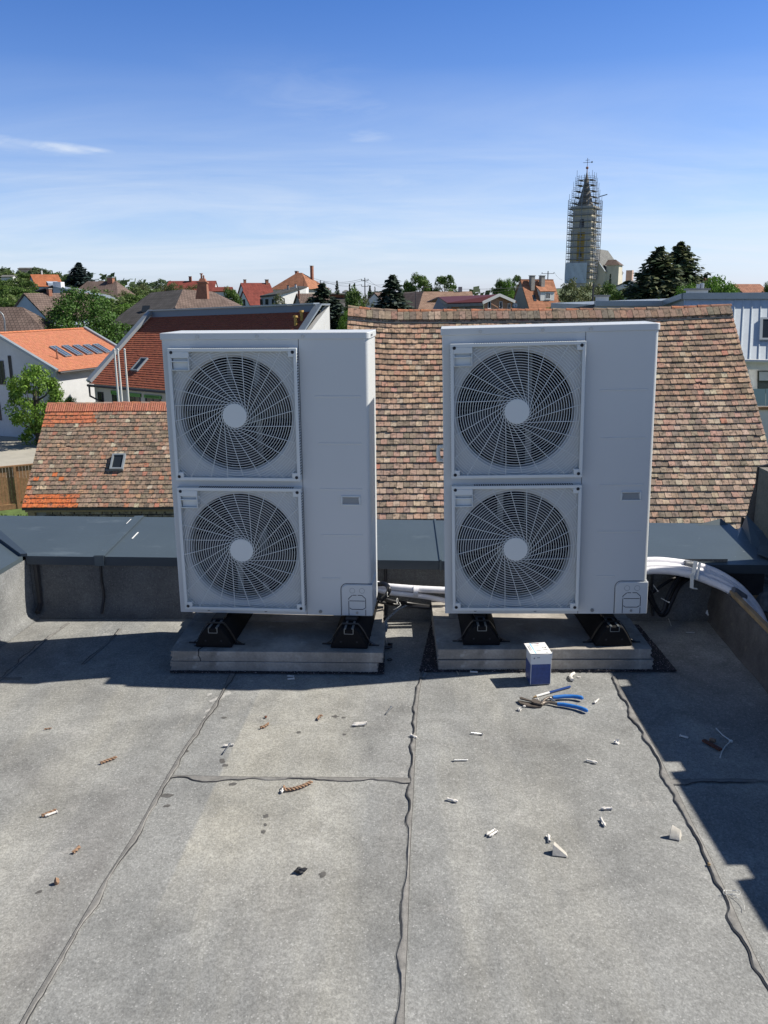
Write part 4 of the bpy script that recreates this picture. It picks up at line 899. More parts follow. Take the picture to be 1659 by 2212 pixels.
def chip(c, pts_b, pts_t, label):
    o = thing('concrete_chip', label, 'concrete chip', c, (0, 0, 0), 'broken chips of concrete on the roof')
    mb = MB(); mb.hexa([PZ(*g2(*p), 0)+V3((0, 0, .001)) for p in pts_b], [PZ(*g2(*p[:2]), 0)+V3((0, 0, p[2])) for p in pts_t]); mb.build('broken_piece', M['palecrete'], o, bevel=.0015); return o
chip(PZ(*g2(700, 890)), [(668, 898), (742, 906), (735, 890), (678, 868)], [(671, 882, .030), (740, 903, .004), (732, 891, .009), (677, 871, .033)], 'wedge shaped pale concrete chip, left one of the two chips on the roof')
chip(PZ(*g2(1230, 800)), [(1205, 820), (1256, 830), (1264, 806), (1214, 798)], [(1210, 808, .034), (1253, 822, .010), (1258, 806, .022), (1217, 800, .038)], 'chunky pale concrete chip close to the shadow, the right one of the two chips')
GB = 'small crumbs of debris on the roof'
rock(g3v, 1155, 814, .014, 'black bitumen lump in the middle of the lower left felt sheet', 'bitumen_lump', 'debris', 'bitdark', (1.3, .8, .7), .5)
rock(g3v, 218, 858, .010, 'brown pebble at the lower far left, left of the left seam', 'pebble', 'pebble', 'rope', (.8, .8, 1.2), .2)
rock(g3v, 1021, 220, .006, 'small dark pebble above the curved brown cord in front of the left slab stack', 'pebble', 'pebble', 'rust', (1, 1, .8), .2)
rock(g3v, 1133, 33, .009, 'bright orange plastic bit at the foot of the left slab stack', 'plastic_bit', 'debris', 'orange', (1.2, 1, .8), .4)
rock(g2, 519, 229, .009, 'white crumb left of the tin snips blades', 'mortar_crumb', 'crumb', 'plug', (1, .9, .8), .5)
rock(g2, 600, 181, .007, 'white crumb between the pencil and the snips', 'mortar_crumb', 'crumb', 'plug', (1, .9, .8), .4)
rock(g2, 541, 213, .006, 'flat white crumb under the snips blades', 'mortar_crumb', 'crumb', 'plug', (1.5, .8, .6), .4)
rock(g2, 963, 379, .010, 'group of pale crumbs right of the snips beside the right seam', 'mortar_crumb', 'crumb', 'plug', (1.1, .8, .7), .6)
rock(g2, 1387, 940, .006, 'yellowish crumb on the right seam low in the picture', 'mortar_crumb', 'crumb', 'wood', (1, 1, .8), .4)
rock(g2, 790, 78, .006, 'pale crumb right of the bent white piece by the box', 'mortar_crumb', 'crumb', 'plug', (1.3, .8, .6), .4)
p = [PZ(*g2(*q), .008) for q in ((770, 60), (757, 66), (752, 76), (760, 88), (766, 88))]
mb = MB(); mb.tube(p, .008, 8); tag(mb.build('pipe_offcut', M['plug'], None, True), 'bent white piece of tube lying right of the box', 'tube')
zt_ = thing('cable_tie', 'large open white cable tie lying in the long shadow at the right', 'cable tie', PZ(*g2(1488, 370)))
mb = MB(); mb.tube([PZ(*g2(*q), .004) for q in ((1421, 312), (1450, 342), (1488, 369))], .0022, 6); mb.tube([PZ(*g2(*q), .005) for q in ((1488, 371), (1462, 395), (1447, 420), (1439, 447))], .0022, 6); mb.build('tie_band', M['tie'], zt_, True)
mb = MB(); mb.box(PZ(*g2(1488, 370), .005), (.012, .009, .008)); mb.build('tie_head', M['tie'], zt_)
mb = MB(); mb.beam(PZ(*g2(1362, 366), .005), PZ(*g2(1442, 410), .005), .016, .007); tag(mb.build('rusty_strip', M['rust'], None), 'rusty brown strip beside the open cable tie in the shadow', 'metal scrap')
mb = MB(); mb.beam(PZ(*g2(1392, 362), .006), PZ(*g2(1418, 370), .006), .015, .010); tag(mb.build('brick_crumb', M['rope'], None), 'small reddish crumb above the rusty strip in the shadow', 'crumb')
# thin white tie curl at the lower right seam
def c4(x, y): return (x, (3300+y*1.8228)*S_)
mb = MB(); c = PZ(1582, 1930, .006); mb.tube([c+V3((.014*math.cos(a)*(1+.1*a), .010*math.sin(a), .004+.003*math.sin(3*a))) for a in [k*.35 for k in range(30)]], .0008, 5); mb.tube([c, c+V3((.012, -.03, 0)), c+V3((.014, -.05, 0)), c+V3((.008, -.07, 0))], .0007, 5)
tag(mb.build('wire_curl', M['tie'], None), 'thin curled white wire on the right seam at the corner of the shadow', 'wire')
# bracket clip at the top of the middle seam
br = thing('metal_clip', 'small angled galvanised clip at the top of the middle seam', 'clip', PZ(*g2(78, 66)))
mb = MB(); mb.beam(PZ(*g2(72, 78), .004), PZ(*g2(86, 56), .004), .022, .002); mb.beam(PZ(*g2(66, 74), .006), PZ(*g2(80, 54), .006), .002, .012); mb.build('clip_body', M['bracket'], br)
# black bits on and beside the left slabs
def ringy(c, r, t, mt, name, label, cat):
    mb = MB(); mb.tube([V3(c)+V3((r*math.cos(a), r*math.sin(a), 0)) for a in [2*math.pi*k/20 for k in range(21)]], t, 6, None, False); return tag(mb.build(name, M[mt], None, True), label, cat)
ringy(PZ(842, 1425-.0, .003), .011, .0022, 'black_pl', 'rubber_ring', 'small black ring washer on the felt right of the left slab stack', 'washer')
mb = MB(); mb.tube([PZ(829, 1399, .014), PZ(838, 1399, .014), PZ(845, 1397, .016), PZ(846, 1392, .02), PZ(838, 1391, .024)], .008, 8); tag(mb.build('rubber_hook', M['black_pl'], None, True), 'black hooked rubber piece beside the left slab stack', 'rubber piece')
for k, (x, y, r, lab) in enumerate(((792, 1370, .012, 'rear black rubber crumb on the left slab beside the foot'), (786, 1374, .010, 'left black rubber crumb on the left slab beside the foot'), (797, 1373, .009, 'right black rubber crumb on the left slab beside the foot'))):
    o = _blob(PZ(x, y, .104)+V3((0, 0, r*.5)), r, (1.3, .9, .8), .4, 'rubber_crumb', 'black_pl', 2); tag(o, lab, 'rubber crumb')
ringy(PZ(790, 1379, .107), .010, .0018, 'plug', 'nylon_ring', 'small white ring on the left slab in front of the rubber crumbs', 'ring')
# crumpled paper in the right corner
pp = thing('paper_scrap', 'folded white paper leaflet lying in the dark right corner of the roof', 'paper', PZ(1530, 1333))
mb = MB()
a = [PZ(1502, 1318, .012), PZ(1520, 1322, .03), PZ(1545, 1334, .02), PZ(1530, 1336, .004), PZ(1508, 1326, .004)]
mb.poly(a[:3]+a[3:]); mb.poly([PZ(1520, 1322, .03), PZ(1534, 1315, .05), PZ(1548, 1317, .055), PZ(1545, 1328, .03), PZ(1536, 1330, .02)]); o = mb.build('folded_sheet', M['white_paper'], pp)
md = o.modifiers.new('t', 'SOLIDIFY'); md.thickness = .0012
for k, (a, b, lab) in enumerate((((1427, 1330), (1444, 1328), 'thin white cable tie tail lying behind the right granulate mat'), ((1444, 1336), (1450, 1352), 'thin white cable tie tail beside the right edge of the granulate mat'), ((1482, 1366), (1500, 1366), 'faint white cable tie tail on the dark felt at the right'), ((836, 1390), (832, 1372), 'short white cable tie tail beside the left slab stack'))):
    mb = MB(); mb.cyl(PZ(*a, .006), PZ(*b, .006), .0018, 6); tag(mb.build('tie_tail', M['tie'], None), lab, 'cable tie')
# clutter beyond the upstand
M['film'] = mat('grey_plastic_film', (.20, .23, .25), .25, noise_=(30, .3, 4), bump=(26, 1, .02))
cl = thing('plastic_bag', 'crumpled grey plastic film hanging beyond the right upstand', 'plastic bag', PY(1645, 1230, 4.6))
mb = MB()
for (x, y, r) in ((1634, 1226, .035), (1646, 1222, .04), (1657, 1228, .05), (1625, 1240, .022), (1650, 1240, .03), (1640, 1216, .025)): mb.blob(PY(x, y, 4.62), r, (1, .7, .8), .55, 3)
mb.build('film', M['film'], cl)
cl = thing('plastic_bottle', 'dusty clear plastic canister lying beyond the right upstand', 'canister', PY(1648, 1280, 4.5))
mb = MB(); mb.tube([PY(1650, 1262, 4.55), PY(1650, 1275, 4.55), PY(1651, 1300, 4.5), PY(1650, 1325, 4.45)], [.02, .05, .052, .03], 14); mb.build('canister_body', M['film'], cl, True)
mb = MB(); mb.bx(PY(1598, 1286, 4.5), PY(1622, 1330, 4.62)); tag(mb.build('timber_offcut', M['wood'], None), 'ochre timber offcut standing in the gap behind the white pipes', 'timber')
# ---------------------------------------------------------------- the town
GZ = -8.0
def sm(a, b, x): t = max(0, min(1, (x-a)/(b-a))); return t*t*(3-2*t)
def ground_z(x, y):
    z = GZ + 6.0*sm(75, 150, y) + 1.2*sm(150, 260, y) + 9.5*sm(110, 300, y)*sm(0, 95, -x-.12*y) - 14*sm(380, 1400, y)
    z += 5.0*math.exp(-(((x-62)/38)**2+((y-275)/60)**2))
    return z
M['grass'] = mat('grass', (.075, .12, .03), .9, noise_=[(3, .35, 6), (.3, .25, 4)], bump=(30, .6, .03))
M['field'] = mat('far_ground', (.09, .12, .05), .95, noise_=[(.05, .4, 6), (.4, .3, 5)])
M['plaza'] = mat('pale_paving', (.36, .34, .29), .9, noise_=[(1.2, .12, 6), (12, .08, 5)])
mb = MB(); xs_ = [-900, -600, -400, -300, -220]+[-180+12*k for k in range(31)]+[220, 300, 400, 600, 900]; ys_ = [-60, -30, 0, 15, 30, 45, 60, 70]+[75+9*k for k in range(30)]+[360, 420, 500, 620, 800, 1100, 1500, 2500]
for y in ys_:
    for x in xs_: mb.v.append(V3((x*(1+max(0, y-300)/500), y, ground_z(x, y))))
nx_ = len(xs_)
for j in range(len(ys_)-1):
    for i in range(nx_-1): a = j*nx_+i; mb.f.append([a, a+1, a+nx_+1, a+nx_]); mb.c.append(None); mb.mi.append(0)
kind(mb.build('ground', M['field'], None, True))
mb = MB(); mb.poly([(-50, 47, GZ+.02), (-14, 47, GZ+.02), (-14, 74, GZ+.02), (-50, 74, GZ+.02)]); kind(mb.build('paved_yard', M['plaza']))
mb = MB(); mb.poly([(-40, 18, GZ+.012), (2, 18, GZ+.012), (2, 46.8, GZ+.012), (-40, 46.8, GZ+.012)]); kind(mb.build('lawn', M['grass']))
def tufts(name, label, poly, n, hgt, col):
    mb = MB(); a, b, c, d = [V3(p) for p in poly]
    for k in range(n):
        u, v = R.random(), R.random(); p = (a*(1-u)+b*u)*(1-v)+(d*(1-u)+c*u)*v; an = R.random()*6.3; w = R.uniform(.02, .05); h = hgt*R.uniform(.5, 1.2); t = V3((math.cos(an)*w, math.sin(an)*w, 0)); l = V3((R.uniform(-.08, .08), R.uniform(-.08, .08), h)); q = R.uniform(.7, 1.3)
        mb.add([p-t, p+t, p+l], [(0, 1, 2)], tuple(k*q for k in col))
    o = mb.build(name, M['leafattr'], None); o['kind'] = 'stuff'; return o
M['leafattr'] = mat('leaf', attr=True, rough=.6, spec=.25, trans=.28)
M['needle'] = mat('needle', attr=True, rough=.7, spec=.2, trans=.22)
M['bark'] = mat('bark', (.085, .068, .052), .9, noise_=(8, .3, 5))
tufts('grass_blades', '', [(-19, 28.5, GZ), (-11, 28.5, GZ), (-11.5, 38.5, GZ), (-22, 38.5, GZ)], 5000, .16, (.12, .19, .035))
tufts('grass_blades', '', [(-30, 40.5, GZ), (-17, 40.5, GZ), (-18.5, 46.5, GZ), (-34, 46.5, GZ)], 5000, .22, (.07, .13, .025))
# body of our own building
mb = MB(); mb.hexa([V3((-2.62, -3, GZ)), V3((4, -3, GZ)), V3((4, 5.1, GZ)), V3((-2.62, 5.18, GZ))], [V3((-2.62, -3, -.31)), V3((4, -3, -.31)), V3((4, 5.1, -.31)), V3((-2.62, 5.18, -.31))])
M['ivory'] = mat('ivory_render', (.55, .50, .40), .9, noise_=(1, .08, 5))
kind(mb.build('building_below', M['ivory']))
# ---- wall and trim materials
WM = {}
def wallm(name, c, n=.1): WM[name] = mat(name, c, .92, noise_=[(.6, n, 6), (8, n*.6, 4)], layers=[(.35, .56, .72, tuple(k*.75 for k in c), (1, 1, .35), .5)]); return WM[name]
wallm('cream', (.52, .49, .42)); wallm('white', (.66, .66, .64)); wallm('bluewall', (.36, .43, .52)); wallm('greywall', (.36, .37, .38)); wallm('pale', (.56, .57, .58))
wallm('yellow', (.50, .33, .07)); wallm('stonegrey', (.27, .255, .24)); wallm('pinkwall', (.52, .36, .30)); wallm('brickorange', (.46, .25, .16)); wallm('darkred', (.12, .02, .02)); wallm('black', (.015, .016, .02)); wallm('churchwall', (.58, .54, .44)); wallm('brown', (.16, .10, .08))
M['glass'] = mat('window_glass', (.02, .025, .03), .08, spec=.8)
M['frame_w'] = mat('white_frame', (.62, .62, .60), .5); M['frame_d'] = mat('dark_frame', (.05, .045, .045), .5)
M['sheet'] = mat('grey_sheet_metal', (.30, .34, .37), .45, .3, noise_=[(1.5, .08, 5)])
M['green'] = mat('green_panel', (.10, .27, .05), .5)
M['brick'] = mat('chimney_brick', (.30, .13, .08), .9, noise_=[(6, .3, 5)])
M['greychim'] = mat('grey_chimney', (.30, .28, .25), .9, noise_=[(3, .2, 5)])
# tile materials
def tilem(name, c=None, lich=.5, sc=9):
    lay = [(sc, .52, .62, (.06, .052, .042), None, lich), (sc*2.3, .63, .70, (.36, .34, .27), None, lich*.8), (sc*.5, .55, .75, (.10, .085, .065), None, lich*.6)]
    return mat(name, rough=.92, attr=True, layers=lay, noise_=[(sc*4, .26, 5), (sc*1.6, .24, 4)], bump=(sc*6, .35, .01), spec=.25)
M['oldtile'] = tilem('weathered_clay_tile', lich=.62); M['newtile'] = tilem('clay_tile', lich=.06)
M['oldtile2'] = tilem('lichened_clay_tile', lich=.85, sc=11)
def rooftex(name, c, c2, rowh=.33, dark=.35, lich=0.0):
    """far roofs: rows and joints from the UV map (metres along and up the slope)"""
    mt = bpy.data.materials.new(name); mt.use_nodes = True; nt = mt.node_tree; N = nt.nodes; L = nt.links; b = N['Principled BSDF']; b.inputs['Roughness'].default_value = .9; b.inputs['Specular IOR Level'].default_value = .25
    tc = N.new('ShaderNodeTexCoord'); br = N.new('ShaderNodeTexBrick'); L.new(tc.outputs['UV'], br.inputs['Vector'])
    br.inputs['Color1'].default_value = (*c, 1); br.inputs['Color2'].default_value = (*c2, 1); br.inputs['Mortar'].default_value = (*[k*dark for k in c], 1)
    br.inputs['Scale'].default_value = 1; br.inputs['Mortar Size'].default_value = rowh*.09; br.inputs['Mortar Smooth'].default_value = .3; br.inputs['Brick Width'].default_value = rowh*.9; br.inputs['Row Height'].default_value = rowh; br.offset = .5
    nz = N.new('ShaderNodeTexNoise'); nz.inputs['Scale'].default_value = .9; nz.inputs['Detail'].default_value = 8; L.new(tc.outputs['Object'], nz.inputs['Vector'])
    mr = N.new('ShaderNodeMapRange'); mr.inputs[1].default_value = .3; mr.inputs[2].default_value = .7; mr.inputs[3].default_value = .78; mr.inputs[4].default_value = 1.2; L.new(nz.outputs['Fac'], mr.inputs[0])
    vm = N.new('ShaderNodeVectorMath'); vm.operation = 'SCALE'; L.new(br.outputs['Color'], vm.inputs[0]); L.new(mr.outputs[0], vm.inputs['Scale'])
    L.new(vm.outputs[0], b.inputs['Base Color']); return mt
RT = {'orange': rooftex('orange_roof', (.44, .16, .075), (.38, .13, .06)), 'orange2': rooftex('salmon_roof', (.42, .19, .11), (.36, .16, .09)), 'brown': rooftex('brown_roof', (.17, .125, .105), (.14, .10, .085), .4), 'dark': rooftex('dark_roof', (.085, .08, .08), (.065, .062, .06), .42, .5), 'pink': rooftex('pinkish_roof', (.33, .22, .16), (.27, .17, .12)), 'red': rooftex('red_roof', (.24, .06, .045), (.20, .05, .04)), 'grey': rooftex('grey_roof', (.20, .20, .19), (.16, .16, .15)), 'brick': rooftex('old_red_roof', (.36, .17, .11), (.28, .13, .085), .36)}
# ---- real tiles, row by row
def tiles(mb, S, nrm, rows, cols, thick, over, colf, jit=.006, i0=0):
    """S(u, v) gives the roof surface, v = 0 at the eave; every tile is a thin shaped slab lifted at its lower end"""
    for r_ in range(rows):
        off = .5 if r_ % 2 else 0; v0 = r_/rows; v1 = min(1.0, (r_+1+over)/rows); rowj = .05*noise.noise(V3((r_*3.1, 7, 0)))
        for c in range(-1, cols+1):
            u0 = (c+off)/cols; u1 = (c+1+off)/cols
            u0c, u1c = max(0, u0), min(1, u1)
            if u1c-u0c < .25/cols: continue
            g = .03/cols; a = u0c+g; b = u1c-g; dv = (rowj+R.uniform(-1, 1)*jit*3)/rows*.8; vv = v0+dv
            if R.random() < .012: vv += R.uniform(-.25, .3)/rows
            ww = (b-a)*.09; h1 = thick*R.uniform(.9, 1.25)+R.random()*jit*.6; col = colf(r_, c, (a+b)/2, v0)
            ch = .05/rows
            lo = [(a, vv+ch), (a+ww, vv+.02/rows), (b-ww, vv+.02/rows), (b, vv+ch)]
            P = [S(u, v)+nrm*h1 for u, v in lo]+[S(b, v1)+nrm*.004, S(a, v1)+nrm*.004]
            Q = [p-nrm*thick*.8 for p in P[:4]]
            mb.add(P+Q, [(0, 1, 2, 3, 4, 5), (6, 7, 1, 0), (7, 8, 2, 1), (8, 9, 3, 2), (6, 0, 5), (9, 4, 3)], col)
def ridge(mb, pts, r, L, colf, jit=.01):
    for a, b in zip(pts[:-1], pts[1:]):
        a, b = V3(a), V3(b); n = max(1, round((b-a).length/L)); d = (b-a).normalized(); side = V3((-d.y, d.x, 0)).normalized()
        for i in range(n):
            p, q = a.lerp(b, i/n), a.lerp(b, (i+1.08)/n); p = p+V3((0, 0, R.uniform(0, jit))); col = colf(i); k = 7
            A = [p+side*r*math.cos(math.pi*j/(k-1))+V3((0, 0, r*.8*math.sin(math.pi*j/(k-1)))) for j in range(k)]; B = [q+side*r*.88*math.cos(math.pi*j/(k-1))+V3((0, 0, r*.7*math.sin(math.pi*j/(k-1)))) for j in range(k)]
            mb.add(A+B, [(j, j+1, k+j+1, k+j) for j in range(k-1)]+[tuple(range(k))], col)
def jc(c, s=.12):
    q = R.uniform(1-s, 1+s); return tuple(max(0, k*q*R.uniform(.96, 1.04)) for k in c)
# ---- big old tiled roof behind the units
bh = thing('old_house', 'long old house behind the units under a sagging roof of weathered beaver tail tiles', 'house', (5, 26, GZ))
RL, RR_ = PY(752, 673, 27.0), PY(1576, 670, 27.0); zR = 1.28; zE = -4.45
EL, ER = V3((-1.25, 22.1, zE)), V3((10.98, 22.3, zE))
def Sb(u, v):
    lo = EL.lerp(ER, u); hi = V3((RL.x, 27, zR)).lerp(V3((RR_.x, 27, zR)), u)
    p = lo.lerp(hi, v); x = p.x
    p.z += v*(.13*max(0, 1-(u/.13))**1.5*1.0 + .10*max(0, (u-.72)/.28)**1.6 - .04) + .035*noise.noise(V3((x*.35, v*4, 3)))
    return p
nb = (ER-EL).cross(V3((RL.x, 27, zR))-EL).normalized()
pal = [(.41, .29, .215), (.38, .27, .20), (.45, .335, .245), (.31, .235, .18), (.44, .28, .21), (.25, .195, .15), (.50, .385, .285)]
def colb(r_, c, u, v):
    n1 = noise.noise(V3((u*9, v*7, 1)))+.6*noise.noise(V3((u*30, v*20, 4)))
    x = R.random()
    if x < .014: base = (.44, .20, .14) if R.random() < .6 else (.46, .26, .20)
    elif x < .04: base = (.46, .38, .28)
    else:
        base = R.choice(pal[3:6]) if n1 < -.12 and R.random() < .75 else R.choice(pal)
        if v > .55: base = (base[0]*1.0, base[1]*.92, base[2]*.86)
    return jc(base, .10)
mb = MB(); tiles(mb, Sb, nb, 38, 66, .054, .6, colb, .008); mb.build('tiled_slope', M['oldtile'], bh)
mb = MB(); uu = [k/30 for k in range(31)]
def cap2(i): return jc(R.choice([(.40, .30, .21), (.30, .22, .16), (.33, .20, .14), (.24, .19, .15)]), .12)
tiles(mb, lambda u, v: Sb(u, .955+.055*v)+nb*.05, nb, 1, 62, .055, 0, lambda r_, c, u, v: jc(R.choice([(.40, .31, .22), (.30, .23, .17), (.34, .21, .15), (.22, .18, .14)]), .15) if u < .25 else jc(R.choice([(.29, .20, .15), (.31, .19, .14), (.20, .165, .13), (.25, .19, .14)]), .15), .004)
mb.build('ridge_course', M['oldtile'], bh)
mb = MB(); ridge(mb, [Sb(u, 1.0)+V3((0, .04, .02)) for u in [0, .06, .13, .25, .5, .75, .88, .95, 1]], .105, .40, lambda i: jc(R.choice([(.36, .15, .09), (.42, .17, .09), (.25, .18, .13), (.30, .20, .14), (.30, .15, .10)]), .15)); mb.build('ridge_cap', M['oldtile'], bh, True)
mb = MB()
for k in range(60):
    u = k/60; a = Sb(u, .945)+nb*.045; mb.beam(a, Sb(min(1, u+.017), .945)+nb*.045, .05*R.uniform(.5, 1.3), .03)
M['mortar'] = mat('mortar', (.28, .27, .25), .95, noise_=(9, .3, 5)); mb.build('mortar_bed', M['mortar'], bh)
def back_of(mb, E0, E1, R0, R1, zb, inset=.15):                # walls, underside and far slope of a gabled building
    E0, E1, R0, R1 = map(V3, (E0, E1, R0, R1)); dn = V3((0, 0, -.06)); B0 = R0+(R0-E0)*V3_(1, 1, 0)+V3((0, 0, E0.z-R0.z)); B1 = R1+(R1-E1)*V3_(1, 1, 0)+V3((0, 0, E1.z-R1.z))
    return B0, B1
class V3_:
    def __init__(s, *k): s.k = k
def had(a, k): return V3((a.x*k[0], a.y*k[1], a.z*k[2]))
def shell(E0, E1, R0, R1, zb, wallmat, parent, roofmat=None, ins=.3, under=.06, colr=None):
    """walls + far slope of a gabled building from eave E0-E1 and ridge R0-R1"""
    E0, E1, R0, R1 = map(V3, (E0, E1, R0, R1)); B0 = R0*2-E0; B1 = R1*2-E1; B0.z = E0.z; B1.z = E1.z
    cen = (E0+E1+B0+B1)/4; dn = V3((0, 0, -under))
    def inn(p, k=ins): d = V3((cen.x-p.x, cen.y-p.y, 0)).normalized(); return V3((p.x, p.y, 0))+d*k
    ld = (E1-E0).normalized(); ld.z = 0; wd = (B0-E0); wd.z = 0; wd.normalize()
    f0 = E0+ld*ins*.4+wd*ins; f1 = E1-ld*ins*.4+wd*ins; g1_ = B1-ld*ins*.4-wd*ins; g0 = B0+ld*ins*.4-wd*ins; r0 = R0+ld*ins*.4+dn*2; r1 = R1-ld*ins*.4+dn*2
    up = V3((0, 0, ins*(R0.z-E0.z)/max(.1, V3((R0.x-E0.x, R0.y-E0.y, 0)).length)))+dn*1.5
    f0, f1, g1_, g0 = [p+up for p in (f0, f1, g1_, g0)]
    def b(p): return V3((p.x, p.y, zb))
    mb = MB(); mb.poly([b(f0), b(f1), f1, f0]); mb.poly([b(g1_), b(g0), g0, g1_]); mb.poly([b(g0), b(f0), f0, r0, g0]); mb.poly([b(f1), b(g1_), g1_, r1, f1])
    w = mb.build('wall', wallmat, parent)
    mb = MB(); mb.poly([R0, R1, B1, B0], colr, [(0, 0), ((R1-R0).length, 0), ((R1-R0).length, -(B1-R1).length), (0, -(B1-R1).length)]); mb.build('rear_slope', roofmat or M['newtile'], parent)
    mb = MB(); mb.poly([E0+dn, R0+dn, R1+dn, E1+dn], colr); mb.poly([R0+dn, B0+dn, B1+dn, R1+dn], colr)
    mb.poly([E0, E1, E1+dn, E0+dn], colr); mb.poly([E0, E0+dn, R0+dn, R0], colr); mb.poly([E1, R1, R1+dn, E1+dn], colr); mb.build('roof_underside', M['frame_d'], parent)
    return f0, f1, w
shell(EL, ER, (RL.x, 27, zR), (RR_.x, 27, zR), GZ, WM['stonegrey'], bh, M['oldtile'], .35, .08, (.25, .18, .13))
# ---- small shed roof, lower left
sh = thing('stone_shed', 'low stone outbuilding at left with lichened tiles, orange replacement tiles and a small skylight', 'outbuilding', (-9, 28, GZ))
q = PY(103, 874, 30); q2 = PY(47, 1098, 26.4); sR0 = V3((q.x, 30, q.z)); sE0 = V3((q2.x, 26.4, q2.z)); sR1 = V3((-5.2, 30, q.z+.02)); sE1 = V3((-5.2, 26.4, q2.z))
def Ss(u, v):
    p = sE0.lerp(sE1, u).lerp(sR0.lerp(sR1, u), v); p.z += .02*noise.noise(V3((p.x*.6, v*4, 8))); return p
ns = (sE1-sE0).cross(sR0-sE0).normalized()
def cols(r_, c, u, v):
    x = u*(sE1.x-sE0.x); t = R.random()
    if (r_ >= 19 and x < 1.75-.05*(r_-19) and not (r_ == 19 and x > .4)) or (r_ <= 2 and x < 1.75): return jc((.50, .17, .085) if r_ > 2 or R.random() < .3 else (.60, .17, .06), .12)
    if x < 1.1 and r_ < 8 and t < .22: return jc(R.choice([(.55, .16, .06), (.50, .22, .13), (.52, .40, .27)]), .1)
    if t < .045: return jc(R.choice([(.42, .19, .12), (.40, .22, .14), (.48, .30, .18), (.36, .17, .12)]), .12)
    if t < .075: return jc((.45, .38, .28), .1)
    return jc(R.choice([(.29, .21, .15), (.32, .23, .165), (.25, .19, .14), (.34, .23, .165), (.21, .16, .12), (.37, .22, .15)]), .14)
mb = MB(); tiles(mb, Ss, ns, 25, 39, .034, .55, cols, .006); mb.build('tiled_slope', M['oldtile2'], sh)
mb = MB(); n = 86                                              # ribbed ridge course in new orange tile
for k in range(n):
    u = k/n; a, b = Ss(u, .915)+ns*.055, Ss(min(1, u+.62/n), .915)+ns*.055; c_, d_ = Ss(min(1, u+.62/n), 1.0)+ns*.05, Ss(u, 1.0)+ns*.05
    mb.hexa([p-ns*.05 for p in (a, b, c_, d_)], [a, b, c_, d_], jc((.48, .19, .12), .15))
mb.poly([Ss(0, .915)+ns*.012, Ss(1, .915)+ns*.012, Ss(1, 1)+ns*.012, Ss(0, 1)+ns*.012], (.33, .12, .07)); mb.build('ribbed_course', M['newtile'], sh)
mb = MB(); ridge(mb, [Ss(u/10, 1.0)+V3((0, .03, .0)) for u in range(11)], .085, .42, lambda i: jc(R.choice([(.40, .17, .11), (.36, .24, .18), (.42, .18, .10)]), .12)); mb.build('ridge_cap', M['newtile'], sh, True)
shell(sE0, sE1, sR0, sR1, GZ, WM['stonegrey'], sh, M['oldtile2'], .25, .07, (.2, .15, .11))
M['rubble'] = mat('rubble_stone', (.30, .24, .155), .95, noise_=[(5, .3, 5), (22, .2, 5)], bump=(7, 1, .06), layers=[(4.5, .47, .53, (.13, .10, .07), (1, 1, 1.4), .7)])
mb = MB()
z0 = sE0.z; x = sE0.x+.55
rows_ = 0
for rr in range(8):
    zt = z0-.10-rr*.17; x = sE0.x+.60+R.uniform(0, .2)
    while x < sE1.x:
        w = R.uniform(.22, .55); mb.box((x+w/2, 26.58, zt-.08), (w-.03, .10, .145), None, None); x += w
mb.build('stone_facing', M['rubble'], sh, bevel=.02)
mb = MB(); mb.bx((sE0.x+.12, 26.52, GZ), (sE0.x+.34, 26.74, z0-.06)); mb.bx((sE0.x+.05, 26.5, z0-.16), (sE1.x, 26.62, z0-.06)); mb.build('timber_post', M['wood'], sh)
# skylight
q = PZ  # noqa
def skylight(parent, S, nrm, u0, u1, v0, v1, fr=.05, h=.09, glass=True, lift=.05, gm='glass'):
    A, B, C, D = S(u0, v0), S(u1, v0), S(u1, v1), S(u0, v1); A, B, C, D = [p+nrm*lift for p in (A, B, C, D)]
    mb = MB(); e = (B-A).normalized()*fr; g_ = (D-A).normalized()*fr
    I = [A+e+g_, B-e+g_, C-e-g_, D+e-g_]; O = [A, B, C, D]
    for i in range(4): j = (i+1) % 4; mb.hexa([O[i], O[j], I[j], I[i]], [p+nrm*h for p in (O[i], O[j], I[j], I[i])])
    w = mb.build('roof_window', M['sheet'], parent); mb = MB(); mb.poly([p+nrm*h*.6 for p in I]); mb.build('pane', M[gm], w); return w
u_ = (PY(240, 1010, 28).x-sE0.x)/(sE1.x-sE0.x)
def findu(S, x, y):                                            # (u, v) of the roof point seen at picture point x, y
    best = None; u0, u1, v0, v1 = 0, 1, 0, 1
    for it in range(7):
        bd = 1e9
        for i in range(9):
            for j in range(9):
                u = u0+(u1-u0)*i/8; v = v0+(v1-v0)*j/8; p = S(u, v)-CAM; zc = p.dot(c_f); X = CX+F_PX*p.dot(c_r)/zc; Y = CY-F_PX*p.dot(c_u)/zc; d = (X-x)**2+(Y-y)**2
                if d < bd: bd = d; best = (u, v)
        du, dv = (u1-u0)/5, (v1-v0)/5; u0, u1, v0, v1 = best[0]-du, best[0]+du, best[1]-dv, best[1]+dv
    return best
a = findu(Ss, 237, 1019); b = findu(Ss, 271, 986)
skylight(sh, Ss, ns, a[0]+.004, a[0]+.072, a[1], b[1], .055, .11)
